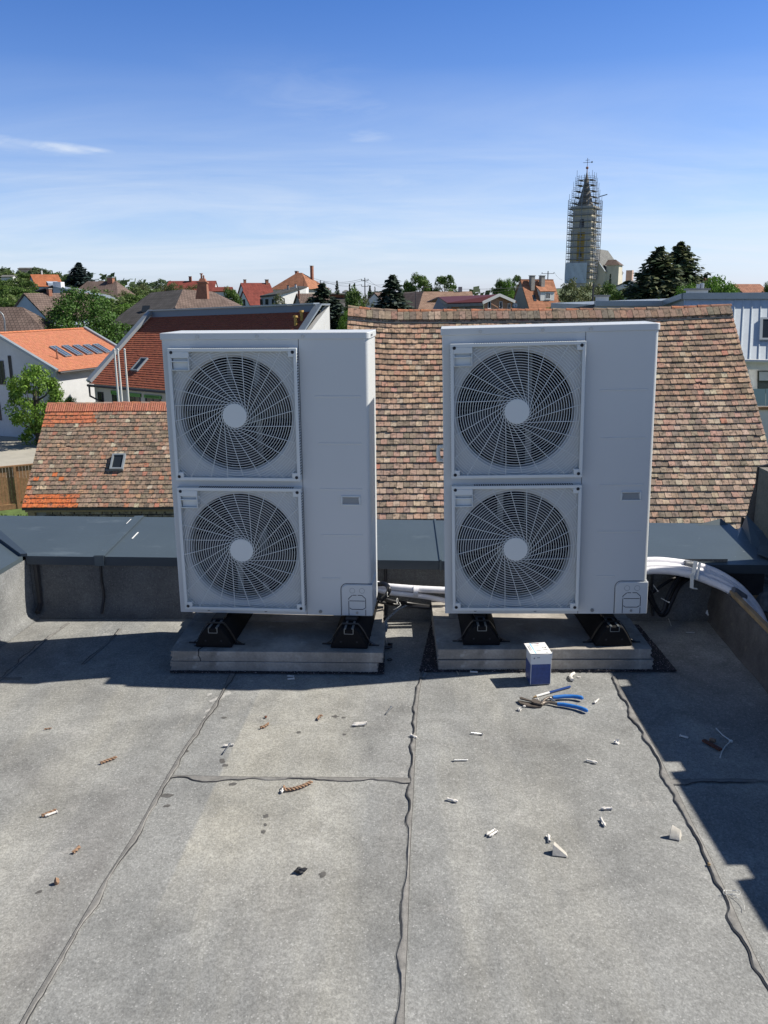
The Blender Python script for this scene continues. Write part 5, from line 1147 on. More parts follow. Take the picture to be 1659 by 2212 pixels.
# ---- wooden fence beside the shed
fe = thing('board_fence', 'brown vertical board fence with a diagonal brace left of the shed', 'fence', (-18, 39.5, GZ))
M['fencewood'] = mat('fence_wood', (.30, .165, .08), .8, noise_=[(2, .15, 4), (9, .3, 4)])
mb = MB()
x = -24.0
while x < -14.5: mb.bx((x, 39.5, GZ+.28), (x+.135, 39.53, GZ+2.05+R.uniform(-.01, .01))); x += .145
def turn(mb): 
    for i, p in enumerate(mb.v): q = p-V3((-18, 39.5, 0)); c, s_ = math.cos(.5), math.sin(.5); mb.v[i] = V3((-18+q.x*c-q.y*s_, 39.5+q.x*s_+q.y*c, p.z))
turn(mb); mb.build('boards', M['fencewood'], fe)
mb = MB()
for xx in (-20.2, -17.45, -14.6): mb.bx((xx, 39.40, GZ), (xx+.12, 39.495, GZ+2.08))
mb.bx((-24, 39.42, GZ+2.05), (-14.4, 39.56, GZ+2.11)); mb.beam((-17.2, 39.44, GZ+.35), (-14.7, 39.44, GZ+1.9), .1, .05); mb.bx((-24, 39.42, GZ+.02), (-14.5, 39.5, GZ+.27)); turn(mb); mb.build('rails_and_posts', M['fencewood'], fe)
# ---- building A: orange roof with five pairs of skylights
def e2(az, L): return V3((math.cos(az)*L, math.sin(az)*L, 0))
def window(parent, c, n, w, h, fmat='frame_w', bars=1, sill=False, d=.03, glass='glass', name='window'):
    """window centred at c on a wall with outward normal n"""
    n = V3(n).normalized(); s = V3((0, 0, 1)).cross(n).normalized(); up = V3((0, 0, 1)); c = V3(c)
    def bar(mb, a, b, t0, t1, m_=None): P = [c+s*a[0]+up*a[1], c+s*b[0]+up*a[1], c+s*b[0]+up*b[1], c+s*a[0]+up*b[1]]; mb.hexa([p+n*t0 for p in P], [p+n*t1 for p in P])
    f = max(.06, w*.09); mb = MB()
    bar(mb, (-w/2, -h/2), (-w/2+f, h/2), -.02, d); bar(mb, (w/2-f, -h/2), (w/2, h/2), -.02, d); bar(mb, (-w/2+f, h/2-f), (w/2-f, h/2), -.02, d); bar(mb, (-w/2+f, -h/2), (w/2-f, -h/2+f), -.02, d)
    for k in range(bars): x = -w/2+w*(k+1)/(bars+1); bar(mb, (x-f*.4, -h/2+f), (x+f*.4, h/2-f), -.02, d*.8)
    if sill: bar(mb, (-w/2-.08, -h/2-.08), (w/2+.08, -h/2-.002), -.02, d*4)
    o = mb.build(name, M[fmat] if fmat in M else WM[fmat], parent); mb = MB(); bar(mb, (-w/2+f*.9, -h/2+f*.9), (w/2-f*.9, h/2-f*.9), -.015, .006); mb.build('pane', M[glass], o); return o
M['skyglass'] = mat('sky_painted_glass', (.10, .16, .26), .12, spec=.8)  # blue of the reflected sky is put into the pane colour
A_ = thing('village_hall', 'building with fresh orange roof, five paired skylights and tall windows in its grey gable', 'building', (-24, 63, GZ))
E0 = PY(127, 803, 60); az = math.radians(70); E0z = E0.z; e = e2(az, 1); n_ = e2(az+math.pi/2, 1); L_, w_ = 9.4, 5.2
E1 = E0+e*L_; zrid = -.62; R0 = E0+n_*w_; R0.z = zrid; R1 = R0+e*L_
def Sa(u, v): return E0.lerp(E1, u).lerp(R0.lerp(R1, u), v)
na_ = (E1-E0).cross(R0-E0).normalized()
mb = MB(); tiles(mb, Sa, na_, 30, 46, .022, .5, lambda r_, c, u, v: jc((.44, .175, .10), .07), .001); mb.build('tiled_slope', M['newtile'], A_)
mb = MB(); ridge(mb, [R0, R1], .12, .40, lambda i: jc((.50, .18, .09), .06)); mb.build('ridge_cap', M['newtile'], A_, True)
f0, f1, w = shell(E0, E1, R0, R1, GZ, WM['pale'], A_, M['newtile'], .35, .12, (.5, .18, .08))
mb = MB()
for P0, P1, s in ((E0-e*.16, R0-e*.16, 1), (E1+e*.16, R1+e*.16, 1)):
    mb.beam(P0+V3((0, 0, .10)), P1+V3((0, 0, .10)), .30, .16)
B0 = R0*2-E0; B0.z = E0.z; mb.beam(R0-e*.16+V3((0, 0, .1)), B0-e*.16+V3((0, 0, .1)), .3, .16)
mb.build('verge_flashing', M['sheet'], A_)
mb = MB(); mb.tube([E0+V3((0, 0, -.08))-n_*.08, E1+V3((0, 0, -.08))-n_*.08], .09, 8); mb.build('gutter', M['frame_d'], A_, True)
for k, (xa, ya, xb, yb) in enumerate(((325, 695, 470, 760), (405, 690, 545, 752), (480, 687, 608, 746), (550, 684, 670, 741), (612, 680, 728, 736))):
    cv = lambda x, y: (x/3.024, 521.2+y/3.024)
    a = findu(Sa, *cv(xb-44, yb)); b = findu(Sa, *cv(xa+6, ya)); du = .078
    for j in (0, 1):
        u0 = (a[0]+b[0])/2+j*du/2-.01; skylight(A_, Sa, na_, u0, u0+du/2-.004, a[1], b[1], .035, .10, gm='skyglass')
mb = MB(); a = findu(Sa, 375/3.024, 521.2+770/3.024); p = Sa(*a); mb.cyl(p, p+V3((0, 0, .75)), .05, 8); mb.cyl(p, p+V3((0, 0, .12)), .10, 8); mb.build('vent_pipe', M['brick'], A_)
M['greendoor'] = M['green']
gn = V3((math.cos(az), math.sin(az), 0))*-1                    # gable faces back along the ridge
def gab(x, y):                                                 # point of the gable wall seen at picture point
    d = px_dir(x, y); P = E0+e*.12; t = (P-CAM).dot(gn)/d.dot(gn); return CAM+d*t
for (x0, y0, x1, y1) in ((-8, 779, 13, 831), (17, 768, 30, 831), (-14, 868, 4, 908)):
    a, b = gab(x0, y0), gab(x1, y1); c = (a+b)/2; wd = ((a-b)*V3((1, 1, 0)) if False else V3((a.x-b.x, a.y-b.y, 0))).length; window(A_, c+gn*.01, gn, wd, abs(a.z-b.z), 'frame_d', 1)
c = gab(77, 912); window(A_, c, gn, .9, 1.0, 'frame_w', 0, False, .03, 'green', 'door')
# ---- building B: dark red ribbed tiles, blue-grey upstand, green windows
B_ = thing('school_building', 'building left of the units with brown-red tiled roof, grey metal verge and green framed windows', 'building', (-14, 56, GZ))
b0 = PY(192, 829, 58); b1 = V3((-4.8, 47, 0)); zE = b0.z; ed = V3((.81, -.586, 0)).normalized(); nu = V3((.586, .81, 0)).normalized()
TLp = PY(327, 684, 62.3); TRp = PY(684, 671, 53.1)
bE0 = b0; bR0 = TLp; bR1 = TRp; s_len = (V3((bR1.x, bR1.y, 0))-V3((bR0.x, bR0.y, 0))).length; bE1 = V3((bR1.x-nu.x*5.3, bR1.y-nu.y*5.3, zE))
def Sc(u, v): return bE0.lerp(bE1, u).lerp(bR0.lerp(bR1, u), v)
nc = (bE1-bE0).cross(bR0-bE0).normalized()
mb = MB(); tiles(mb, Sc, nc, 34, 74, .035, .5, lambda r_, c, u, v: jc((.30, .095, .055), .08), .001); mb.build('tiled_slope', M['newtile'], B_)
mb = MB(); dn = V3((0, 0, -.15)); rb0, rb1 = bR0+nu*.8, bR1+nu*.8
def lowz(p, z): return V3((p.x, p.y, z))
mb.poly([lowz(bE0+nu*.4, GZ), lowz(bE1+nu*.4, GZ), bE1+nu*.4+V3((0, 0, .12)), bE0+nu*.4+V3((0, 0, .12))])
mb.poly([lowz(bE0+nu*.4+ed*.1, GZ), bE0+nu*.4+ed*.1+dn, bR0+ed*.1+dn, rb0+ed*.1+dn, lowz(rb0+ed*.1, GZ)])
mb.poly([lowz(rb0, GZ), rb0, rb1, lowz(rb1, GZ)])
mb.poly([bR0+V3((0, 0, .02)), bR1+V3((0, 0, .02)), rb1+V3((0, 0, -.1)), rb0+V3((0, 0, -.1))]); mb.build('wall', WM['cream'], B_)
mb = MB(); e1_ = ed*.12                                        # bright end wall
mb.hexa([lowz(bE1, GZ), lowz(bE1+ed*.35, GZ), lowz(rb1+ed*.35, GZ), lowz(rb1, GZ)], [bE1+V3((0, 0, .25)), bE1+ed*.35+V3((0, 0, .25)), bR1+nu*.8+ed*.35+V3((0, 0, .3)), bR1+nu*.8+V3((0, 0, .3))]); mb.build('end_wall', WM['white'], B_)
mb = MB(); up = V3((0, 0, .30))
mb.beam(bR0+V3((0, 0, .16))-nu*.05, bR1+V3((0, 0, .16))-nu*.05, .10, .42); mb.build('ridge_upstand', mat('blue_grey_sheet', (.13, .17, .23), .5, .2), B_)
mb = MB(); mb.beam(bR0+V3((0, 0, .42)), bR1+V3((0, 0, .42)), .55, .08); mb.beam(bE0+V3((0, 0, .16)), bR0+V3((0, 0, .40)), .45, .22); mb.beam(bE1+ed*.17+V3((0, 0, .30)), bR1+ed*.17+V3((0, 0, .36)), .5, .10); mb.beam(bR1+ed*.17+V3((0, 0, .36)), bR1+ed*.17+nu*.8+V3((0, 0, .36)), .5, .10); mb.build('verge_flashing', M['sheet'], B_)
mb = MB(); mb.tube([bE0+V3((0, 0, -.1))-nu*.1, bE1+V3((0, 0, -.1))-nu*.1], .09, 8); mb.tube([bE0+ed*.15-nu*.1+V3((0, 0, -.1)), bE0+ed*.15-nu*.1+V3((0, 0, -.8)), bE0+ed*.8+nu*.3+V3((0, 0, -1.2)), lowz(bE0+ed*.8+nu*.3, GZ)], .07, 8); mb.build('gutter', M['frame_d'], B_, True)
wn = -nu
def facade(x, y, P=None, nn=None):
    P = P or (bE0+nu*.4); nn = nn or wn; d = px_dir(x, y); t = (P-CAM).dot(nn)/d.dot(nn); return CAM+d*t
for k, (x0, x1, y0, y1) in enumerate(((211, 227, 846, 888), (241, 258, 843, 888), (277, 306, 848, 890), (313, 350, 852, 893))):
    a, b = facade(x0, y0), facade(x1, y1); c = (a+b)/2; wd = V3((a.x-b.x, a.y-b.y, 0)).length; window(B_, c, wn, wd, abs(a.z-b.z), 'frame_d', 1 if k else 2)
    if k: a, b = facade(x0, y0), facade(x1, y0+10); c = (a+b)/2+wn*.05; window(B_, c, wn, wd+.1, abs(a.z-b.z), 'green', 0, False, .05, 'green', 'sun_blind')
a = findu(Sc, 262+30-5, 803); b = findu(Sc, 292+22, 776)
skylight(B_, Sc, nc, a[0]-.01, a[0]+.035, a[1], b[1], .08, .12)
for (x, y, s) in ((639, 704, 1), (652, 693, 1)):
    p = Sc(*findu(Sc, x, y)); o_ = MB(); o_.tube([p, p+V3((0, 0, .5)), p+V3((0, 0, .52))], [.10, .10, .18], 10); o_.tube([p+V3((0, 0, .5)), p+V3((0, 0, .62))], [.18, .14], 10); o_.build('vent_pipe', mat('ochre_vent', (.45, .28, .06), .6), B_, True)
for k, (x, lab) in enumerate(((247, 'left of the three white flagpoles in front of the red roofed building'), (254.5, 'middle one of the three white flagpoles in front of the red roofed building'), (269, 'right of the three white flagpoles in front of the red roofed building'))):
    p = PY(x, 757, 49+.4*k); mb = MB(); mb.tube([V3((p.x, p.y, GZ)), p], [.075, .05], 10); o = thing('flagpole', lab, 'flagpole', (p.x, p.y, GZ), (0, 0, 0), 'white flagpoles'); mb.build('pole', M['frame_w'], o, True); mb = MB(); mb.blob(p+V3((0, 0, .05)), .07, jit=0, sub=1); mb.build('finial', M['frame_w'], o)
# ---- generic far house
def house(name, label, apex, Y, ang, L, hw, rise, wall='cream', roof='orange', hip=(0, 0), over=.3, eave_extra=0, group=None, dz=None, cat='house'):
    """near gable apex at picture point apex; ridge runs along azimuth ang; hw = half width; hip = how far the roof is hipped at the near / far end"""
    P = PY(apex[0], apex[1], Y); u = V3((math.cos(ang), math.sin(ang), 0)); v = V3((math.sin(ang), -math.cos(ang), 0)); gz = min(ground_z(P.x, P.y)-.5, P.z-rise-2.2)
    o = thing(name, label, cat, (P.x, P.y, gz), (0, 0, 0), group); zr, ze = P.z, P.z-rise; th = V3((0, 0, -.22))
    G0, G1 = P, P+u*L; R0_, R1_ = P+u*hip[0], P+u*(L-hip[1])
    def pt(p, s, z): q = p+v*s; return V3((q.x, q.y, z))
    a0, a1, c0_, c1_ = pt(G0, hw, ze), pt(G1, hw, ze), pt(G0, -hw, ze), pt(G1, -hw, ze)
    mb = MB(); sl_ = math.hypot(hw, rise)
    def rp(pts):                                              # roof face, UV in metres along and up
        pts = [V3(p) for p in pts]; e_ = (pts[1]-pts[0]).normalized(); nn = e_.cross(pts[-1]-pts[0]).normalized(); f_ = nn.cross(e_); uv = [((p-pts[0]).dot(e_), (p-pts[0]).dot(f_)) for p in pts]; mb.poly(pts, None, uv)
    rp([a0, a1, R1_, R0_]); rp([c1_, c0_, R0_, R1_])
    if hip[0]: rp([c0_, a0, R0_])
    if hip[1]: rp([a1, c1_, R1_])
    f = mb.build('roof', RT[roof] if roof in RT else (M[roof] if roof in M else WM[roof]), o)
    md = f.modifiers.new('thickness', 'SOLIDIFY'); md.thickness = .16; md.offset = -1
    i = over; mb = MB(); hw2 = hw-i; zt_ = ze+rise*i/hw-.18; b0_ = lambda p, s: V3((p.x+v.x*s, p.y+v.y*s, gz))
    g0, g1 = G0+u*i*(1 if hip[0] else .6), G1-u*i*(1 if hip[1] else .6)
    A, Bq, C, D = pt(g0, hw2, zt_), pt(g1, hw2, zt_), pt(g1, -hw2, zt_), pt(g0, -hw2, zt_)
    mb.poly([b0_(g0, hw2), b0_(g1, hw2), Bq, A]); mb.poly([b0_(g1, -hw2), b0_(g0, -hw2), D, C])
    t0 = [] if hip[0] else [pt(g0, 0, zr-.2)]; t1 = [] if hip[1] else [pt(g1, 0, zr-.2)]
    mb.poly([b0_(g0, -hw2), b0_(g0, hw2), A]+t0+[D]); mb.poly([b0_(g1, hw2), b0_(g1, -hw2), C]+t1+[Bq]); mb.build('wall', WM[wall], o)
    return dict(o=o, P=P, u=u, v=v, hw=hw, L=L, rise=rise, ze=ze, zr=zr, gz=gz, fr=f)
def chim(h, s, t, w, top, m_='brick', d=None, cap=True, pot=False):
    """chimney on house h: s metres along the ridge, t metres to the camera side, rising 'top' above the ridge"""
    P = h['P']+h['u']*s+h['v']*t; z0 = h['zr']-h['rise']*abs(t)/h['hw']-.5; mb = MB(); Mr = Matrix.Rotation(math.atan2(h['u'].y, h['u'].x), 3, 'Z'); z1 = h['zr']+top
    mb.box((P.x, P.y, (z0+z1)/2), (w, d or w, z1-z0), Mr)
    o = mb.build('chimney', M[m_] if m_ in M else WM[m_], h['fr'].parent)
    if cap: mb = MB(); mb.box((P.x, P.y, z1+.06), (w*1.2, (d or w)*1.2, .12), Mr); mb.build('cap', M['greychim'], o)
    if pot: mb = MB(); mb.cyl((P.x, P.y, z1+.12), (P.x, P.y, z1+.7), w*.22, 8, w*.18); mb.cyl((P.x, P.y, z1+.62), (P.x, P.y, z1+.70), w*.34, 8); mb.build('pot', M['brick'], o)
    return o
def side_win(h, s, z, w, hh, fm='frame_w', bars=1):            # window on the camera-side long wall; z below the eave
    P = h['P']+h['u']*s+h['v']*(h['hw']-.3); window(h['o'], (P.x, P.y, h['ze']-z), h['v'], w, hh, fm, bars)
def gab_win(h, t, z, w, hh, fm='frame_w', bars=1, far=False):  # window on the near gable; z below the ridge
    P = (h['P']+h['u']*(.18 if not far else h['L']-.18))+h['v']*t; window(h['o'], (P.x, P.y, h['zr']-z), -h['u'] if not far else h['u'], w, hh, fm, bars)
D2 = math.radians
# left group
h = house('house', 'house with pale blue gable and brown roof at the far left', (50.6, 633), 105, D2(58), 9.5, 4.1, 3.0, 'bluewall', 'brown'); chim(h, 3.4, .3, .45, .45); chim(h, 7.4, .3, .5, .35, 'greychim')
h = house('house', 'low wide hip roofed brown house below the pale blue gable at the far left', (-70, 664), 86, D2(4), 10.7, 6.0, 4.2, 'greywall', 'brown', (1, 5.5)); 
h = house('house', 'bright orange roofed house with grey gable high on the left hillside', (65.5, 592.5), 215, D2(36), 6.6, 3.6, 2.9, 'bluewall', 'orange'); chim(h, 2.8, -.3, .35, .9, 'white', cap=False); gab_win(h, .9, 3.8, .8, .9)
q = h['P']+h['u']*4+h['v']*2.4; mb = MB(); a = V3((q.x, q.y, h['zr']-1.2)); mb.hexa([a+h['u']*-1.0+h['v']*1.0+V3((0, 0, -1.6)), a+h['u']*1.6+h['v']*1.0+V3((0, 0, -1.6)), a+h['u']*1.6-h['v']*1.2+V3((0, 0, -1.2)), a-h['u']*1.0-h['v']*1.2+V3((0, 0, -1.2))], [a+h['u']*-1.0+h['v']*1.0+V3((0, 0, -.9)), a+h['u']*1.6+h['v']*1.0+V3((0, 0, -.9)), a+h['u']*1.6-h['v']*1.2+V3((0, 0, -.2)), a-h['u']*1.0-h['v']*1.2+V3((0, 0, -.2))]); mb.build('dormer', WM['bluewall'], h['o'])
# modern black and white house
mh = thing('modern_house', 'modern house with low black roof and white chimney block on the left hillside', 'house', PY(120, 640, 165))
def slabq(parent, name, m_, pts, th, up=(0, 0, -1)):
    mb = MB(); P = [PY(*p) for p in pts]; mb.hexa(P, [p+V3(up)*th for p in P]); return mb.build(name, m_, parent)
slabq(mh, 'roof', WM['black'], [(73, 630, 166), (114, 617.5, 166), (114, 615.5, 176), (80, 626, 176)], .35)
slabq(mh, 'roof', M['sheet'], [(114, 617.5, 166), (165, 629, 158), (180, 625, 172), (114, 615.5, 176)], .3)
slabq(mh, 'roof', M['sheet'], [(160, 628, 158), (247, 647, 150), (250, 641, 163), (180, 625, 172)], .35)
slabq(mh, 'timber_gable', WM['black'], [(80, 630, 166.5), (114, 620, 166.5), (114, 645, 166.5), (92, 645, 166.5)], 2, (0, 1, 0))
slabq(mh, 'wall', WM['pale'], [(114, 621, 166.2), (136, 626, 164), (137, 647, 164), (115, 645, 166)], 3, (0, 1, 0)); slabq(mh, 'timber_gable', WM['black'], [(136, 626, 164.5), (152, 629.5, 163), (152, 648, 163), (137, 648, 164.5)], 3, (0, 1, 0))
slabq(mh, 'wall', WM['white'], [(195, 639, 154.5), (240, 649, 151.5), (241, 668, 151.5), (196, 660, 154.5)], 6, (0, 1, 0)); slabq(mh, 'wall', WM['greywall'], [(152, 631, 161), (195, 640, 155), (195, 658, 155), (152, 648, 161)], 6, (0, 1, 0))
slabq(mh, 'window', M['glass'], [(219, 657, 152.9), (225, 658, 152.6), (225, 662, 152.6), (219, 661, 152.9)], .1, (0, -1, 0))
mb = MB(); a, b = PY(114, 609, 168), PY(132, 622, 168); mb.bx((a.x, 168, b.z), (b.x, 170, a.z)); mb.build('chimney', WM['pale'], mh); 
h = house('house', 'brown hip roofed house right of the blue cedar on the left', (166, 608), 175, D2(-8), 10.6, 5.0, 3.2, 'brown', 'brown', (2.2, 2.4)); chim(h, 7.2, .2, 1.1, .6)
h = house('house', 'flat topped pale house half hidden among the trees at the top of the left hill', (42, 578), 262, D2(8), 5.5, 2.6, .35, 'pinkwall', 'grey')
h = house('house', 'small white house peeping out between trees at the far left', (5, 594), 235, D2(5), 3.2, 2.0, .5, 'pale', 'grey')
h = house('house', 'white house with brown roof end behind the cedar on the left', (212, 607), 200, D2(10), 6, 3, 2.6, 'cream', 'brown', (0, 2))

# C : large hip roofed house with the brick chimney
hc = thing('house', 'large hip roofed house with shade-darkened left slope, brown right slope and a tall brick chimney', 'house', PY(360, 720, 92))
EL_, HP, DR, RA, RB, RC = PY(231.5, 695, 93), PY(361, 703, 87.5), PY(562, 690, 95), PY(326, 632, 99), PY(395, 625, 97.5), PY(460, 630, 101)
ze_ = HP.z; EL_.z = ze_; DR.z = ze_; K1, K2 = V3((EL_.x+4, 109, ze_)), V3((DR.x-1, 111, ze_))
def uvp(mb, pts):
    pts = [V3(p) for p in pts]; e_ = (pts[1]-pts[0]).normalized(); nn = e_.cross(pts[-1]-pts[0]).normalized(); f_ = nn.cross(e_); mb.poly(pts, None, [((p-pts[0]).dot(e_), (p-pts[0]).dot(f_)) for p in pts])
mb = MB(); uvp(mb, [EL_, HP, RB, RA]); hr = mb.build('roof', RT['dark'], hc)  # shade of the left slope is put into a darker roof colour
mb = MB(); uvp(mb, [HP, DR, RC, RB]); uvp(mb, [DR, K2, RC]); mb.build('roof', RT['brown'], hc)
mb = MB(); uvp(mb, [K1, EL_, RA]); uvp(mb, [K2, K1, RA, RB, RC]); mb.build('roof', RT['dark'], hc)
mb = MB(); ins = lambda p, q: V3((p.x+(q.x-p.x)*.04, p.y+(q.y-p.y)*.04+.3, ze_-.05)); cc = (EL_+HP+DR+K1+K2)/5; W4 = [ins(p, cc) for p in (EL_, HP, DR, K2, K1)]
mb.hexa([V3((p.x, p.y, GZ)) for p in W4], W4); mb.build('wall', WM['cream'], hc)
nn = (W4[1]-W4[0]).cross(V3((0, 0, 1))).normalized(); nn = nn if nn.y < 0 else -nn
def onw(x, y, P, n): d = px_dir(x, y); return CAM+d*((P-CAM).dot(n)/d.dot(n))
window(hc, onw(262, 731, W4[0], nn)+nn*.02, nn, .75, 2.2, 'frame_d', 1); window(hc, onw(312, 735, W4[0], nn)+nn*.02, nn, .75, 2.2, 'frame_d', 1)
mb = MB(); a, b, c_ = PY(437, 646, 92), PY(438, 612, 92), PY(436, 604, 92)
mb.hexa([a+V3(k) for k in ((-.62, -.5, 0), (.62, -.5, 0), (.62, .7, 0), (-.62, .7, 0))], [b+V3(k) for k in ((-.45, -.4, 0), (.45, -.4, 0), (.45, .5, 0), (-.45, .5, 0))]); mb.build('chimney', M['brick'], hr)
mb = MB(); mb.box(b+V3((0, .05, .08)), (1.08, 1.08, .16)); mb.hexa([b+V3(k) for k in ((-.4, -.35, .16), (.4, -.35, .16), (.4, .45, .16), (-.4, .45, .16))], [b+V3(k) for k in ((-.22, -.2, .5), (.22, -.2, .5), (.22, .3, .5), (-.22, .3, .5))]); mb.cyl(b+V3((-.1, 0, .4)), b+V3((-.1, 0, .95)), .09, 8); mb.cyl(b+V3((.12, 0, .4)), b+V3((.12, 0, .8)), .09, 8); mb.cyl(b+V3((-.1, 0, .9)), b+V3((-.1, 0, 1.0)), .17, 8); mb.build('chimney_cap', M['brick'], hc)
mb = MB(); t_ = hr; p0 = EL_.lerp(HP, .42).lerp(RA.lerp(RB, .42), .42); mb.box(p0+V3((0, -.05, .1)), (.8, 1.0, .12), Euler((.7, 0, .0)).to_matrix()); mb.build('roof_window', M['glass'], hc)
# red roofs and the white gable
h = house('house', 'long red tiled roof behind the brick chimney on the left', (359, 607), 205, D2(2), 11.5, 4.5, 2.7, 'pale', 'red', (.6, 0)); chim(h, 5.6, .2, .6, .9)
h = house('house', 'small orange-red roof just right of the brick chimney', (460, 620), 190, D2(2), 4.2, 2.2, .9, 'white', 'red')
h = house('house', 'white house with red metal roofs and a small balcony left of the grey-white house', (519.5, 611), 160, D2(28), 5.6, 3.3, 3.0, 'white', 'red'); chim(h, .9, -.2, .4, .5); chim(h, 5.0, .1, .5, .5)
gab_win(h, 0, 2.2, .6, .9); P = h['P']+h['v']*1.8; h2 = house('house_wing', 'white wing with small red gable and balcony before the red roofed white house', (524, 627), 157, D2(42), 4.0, 2.2, 2.6, 'white', 'red'); gab_win(h2, .1, 2.3, .7, 1.5, 'frame_d')

def pyramid(name, label, apex, Y, half, rise, yaw, wall, roof, wallh=6, ridge_len=0):
    P = PY(*apex, Y); gz = min(ground_z(P.x, P.y)-.5, P.z-rise-2.5); o = thing(name, label, 'house', (P.x, P.y, gz)); u = V3((math.cos(yaw), math.sin(yaw), 0)); v = V3((math.sin(yaw), -math.cos(yaw), 0)); z = P.z-rise
    c = [P-u*half+v*half, P+u*(half+ridge_len)+v*half, P+u*(half+ridge_len)-v*half, P-u*half-v*half]; c = [V3((q.x, q.y, z)) for q in c]; R_ = P+u*ridge_len; mb = MB()
    uvp(mb, [c[0], c[1], R_, P] if ridge_len else [c[0], c[1], P]); uvp(mb, [c[1], c[2], R_]); uvp(mb, [c[2], c[3], P, R_] if ridge_len else [c[2], c[3], P]); uvp(mb, [c[3], c[0], P]); f = mb.build('roof', RT[roof], o)
    mb = MB(); k = (half-.45)/half; cen = (c[0]+c[1]+c[2]+c[3])/4; q = [cen+(p-cen)*k-V3((0, 0, .02)) for p in c]; mb.hexa([V3((p.x, p.y, gz)) for p in q], q); mb.build('wall', WM[wall], o)
    return dict(o=o, P=P, u=u, v=v, hw=half, L=ridge_len, rise=rise, ze=z, zr=P.z, gz=gz, fr=f)
h = pyramid('house', 'big cream house with orange pyramid roof and two brick chimneys in the middle distance', (641, 589.4), 172, 3.9, 3.1, D2(-27), 'cream', 'orange2', ridge_len=1.2); chim(h, -1.0, -1.6, .55, .3); chim(h, 2.7, -1.2, .5, 1.2)
window(h['o'], PY(676, 632, 170.2)+V3((0, -.3, 0)), (-.2, -1, 0), .5, .9, 'frame_w', 0)
# grey-white house with a lean-to roof
wh = thing('house', 'grey and white house with shallow lean-to roof and two small chimneys', 'house', PY(612, 664, 140))
slabq(wh, 'roof', RT['grey'], [(561, 639, 139), (598, 635, 134), (663, 618.5, 140), (640, 617.5, 149)], .25); slabq(wh, 'wall', WM['greywall'], [(563, 640, 139.5), (597, 636.5, 134.6), (597, 672, 134.6), (563, 670, 139.5)], 4, (0, 1, 0)); slabq(wh, 'wall', WM['white'], [(598, 636, 134.6), (661, 620, 139.8), (661, 672, 139.8), (598, 672, 134.6)], 5, (0, 1, 0))
for (x0, x1) in ((562.5, 567.5), (574, 580), (588, 592)):
    a, b = PY(x0, 646, 139.4-(x0-563)*.142), PY(x1, 658.5, 139.4-(x1-563)*.142); c = (a+b)/2+V3((0, -.35, 0)); window(wh, c, (-.05, -1, 0) if True else 0, abs(b.x-a.x), abs(a.z-b.z), 'frame_d', 0)
for (x, y, Y, m_) in ((622, 617, 141, 'greychim'), (638.5, 614.5, 142, 'white')):
    mb = MB(); a = PY(x-2, y, Y); b = PY(x+2, y+9, Y); mb.bx((a.x, Y, b.z), (b.x, Y+.5, a.z)); c = mb.build('chimney', M[m_] if m_ in M else WM[m_], wh); mb = MB(); mb.bx((a.x-.05, Y-.05, a.z), (b.x+.05, Y+.55, a.z+.1)); mb.build('cap', M['brick'], c)
mb = MB(); mb.tube([PY(597, 637, 134.2), PY(605, 642, 134.6), PY(614, 645, 134.6), PY(615, 664, 134.6)], .09, 6); mb.build('rain_pipe', M['frame_d'], wh)
h = house('house', 'small brown roofed house with thin brick chimney in front of the grey-white house', (640, 634), 125, D2(22), 4.8, 2.9, 2.2, 'stonegrey', 'brown'); h['fr']
mb = MB(); a, b = PY(643, 628, 122.5), PY(647.5, 646, 122.5); mb.bx((a.x, 122.5, b.z), (b.x, 122.9, a.z)); mb.build('chimney', M['brick'], h['fr']); mb = MB(); a = PY(645, 628, 122.7); mb.cyl(a, a+V3((0, 0, .5)), .05, 6); mb.build('flue', M['frame_d'], h['o'])
h = house('house', 'low dark roofed house with a bright orange ridge line between the spruces', (700, 638), 150, D2(-2), 4.4, 3.6, 2.2, 'white', 'dark'); mb = MB(); a, b = PY(668, 637.5, 149.7), PY(747, 640, 149.2); mb.beam(a, b, .5, .45); mb.build('ridge_cap', RT['orange'], h['o'])
h = house('house', 'long low pale flat building on the horizon between the spruces', (706, 633), 210, D2(0), 4.8, 3, .2, 'white', 'grey'); 
h = house('silo_building', 'tiny grey building with pointed roof on the horizon between the spruces', (739, 626.5), 300, D2(0), 2.6, 1.5, .6, 'greywall', 'grey', (1, 1), .1, cat='building')
h = house('house', 'small white gabled cottage low between the left spruce and the green trees', (734.5, 655), 95, D2(78), 5.0, 1.6, 1.3, 'white', 'dark', over=.15)
h = house('house', 'white plastered gable with thin brown roof left of the big spruce', (808, 631.5), 120, D2(72), 6.0, 2.1, 1.9, 'white', 'brown', over=.12)
h = house('house', 'white low building beside the white gable left of the big spruce', (813, 634), 135, D2(0), 3.0, 2.5, .3, 'white', 'grey')
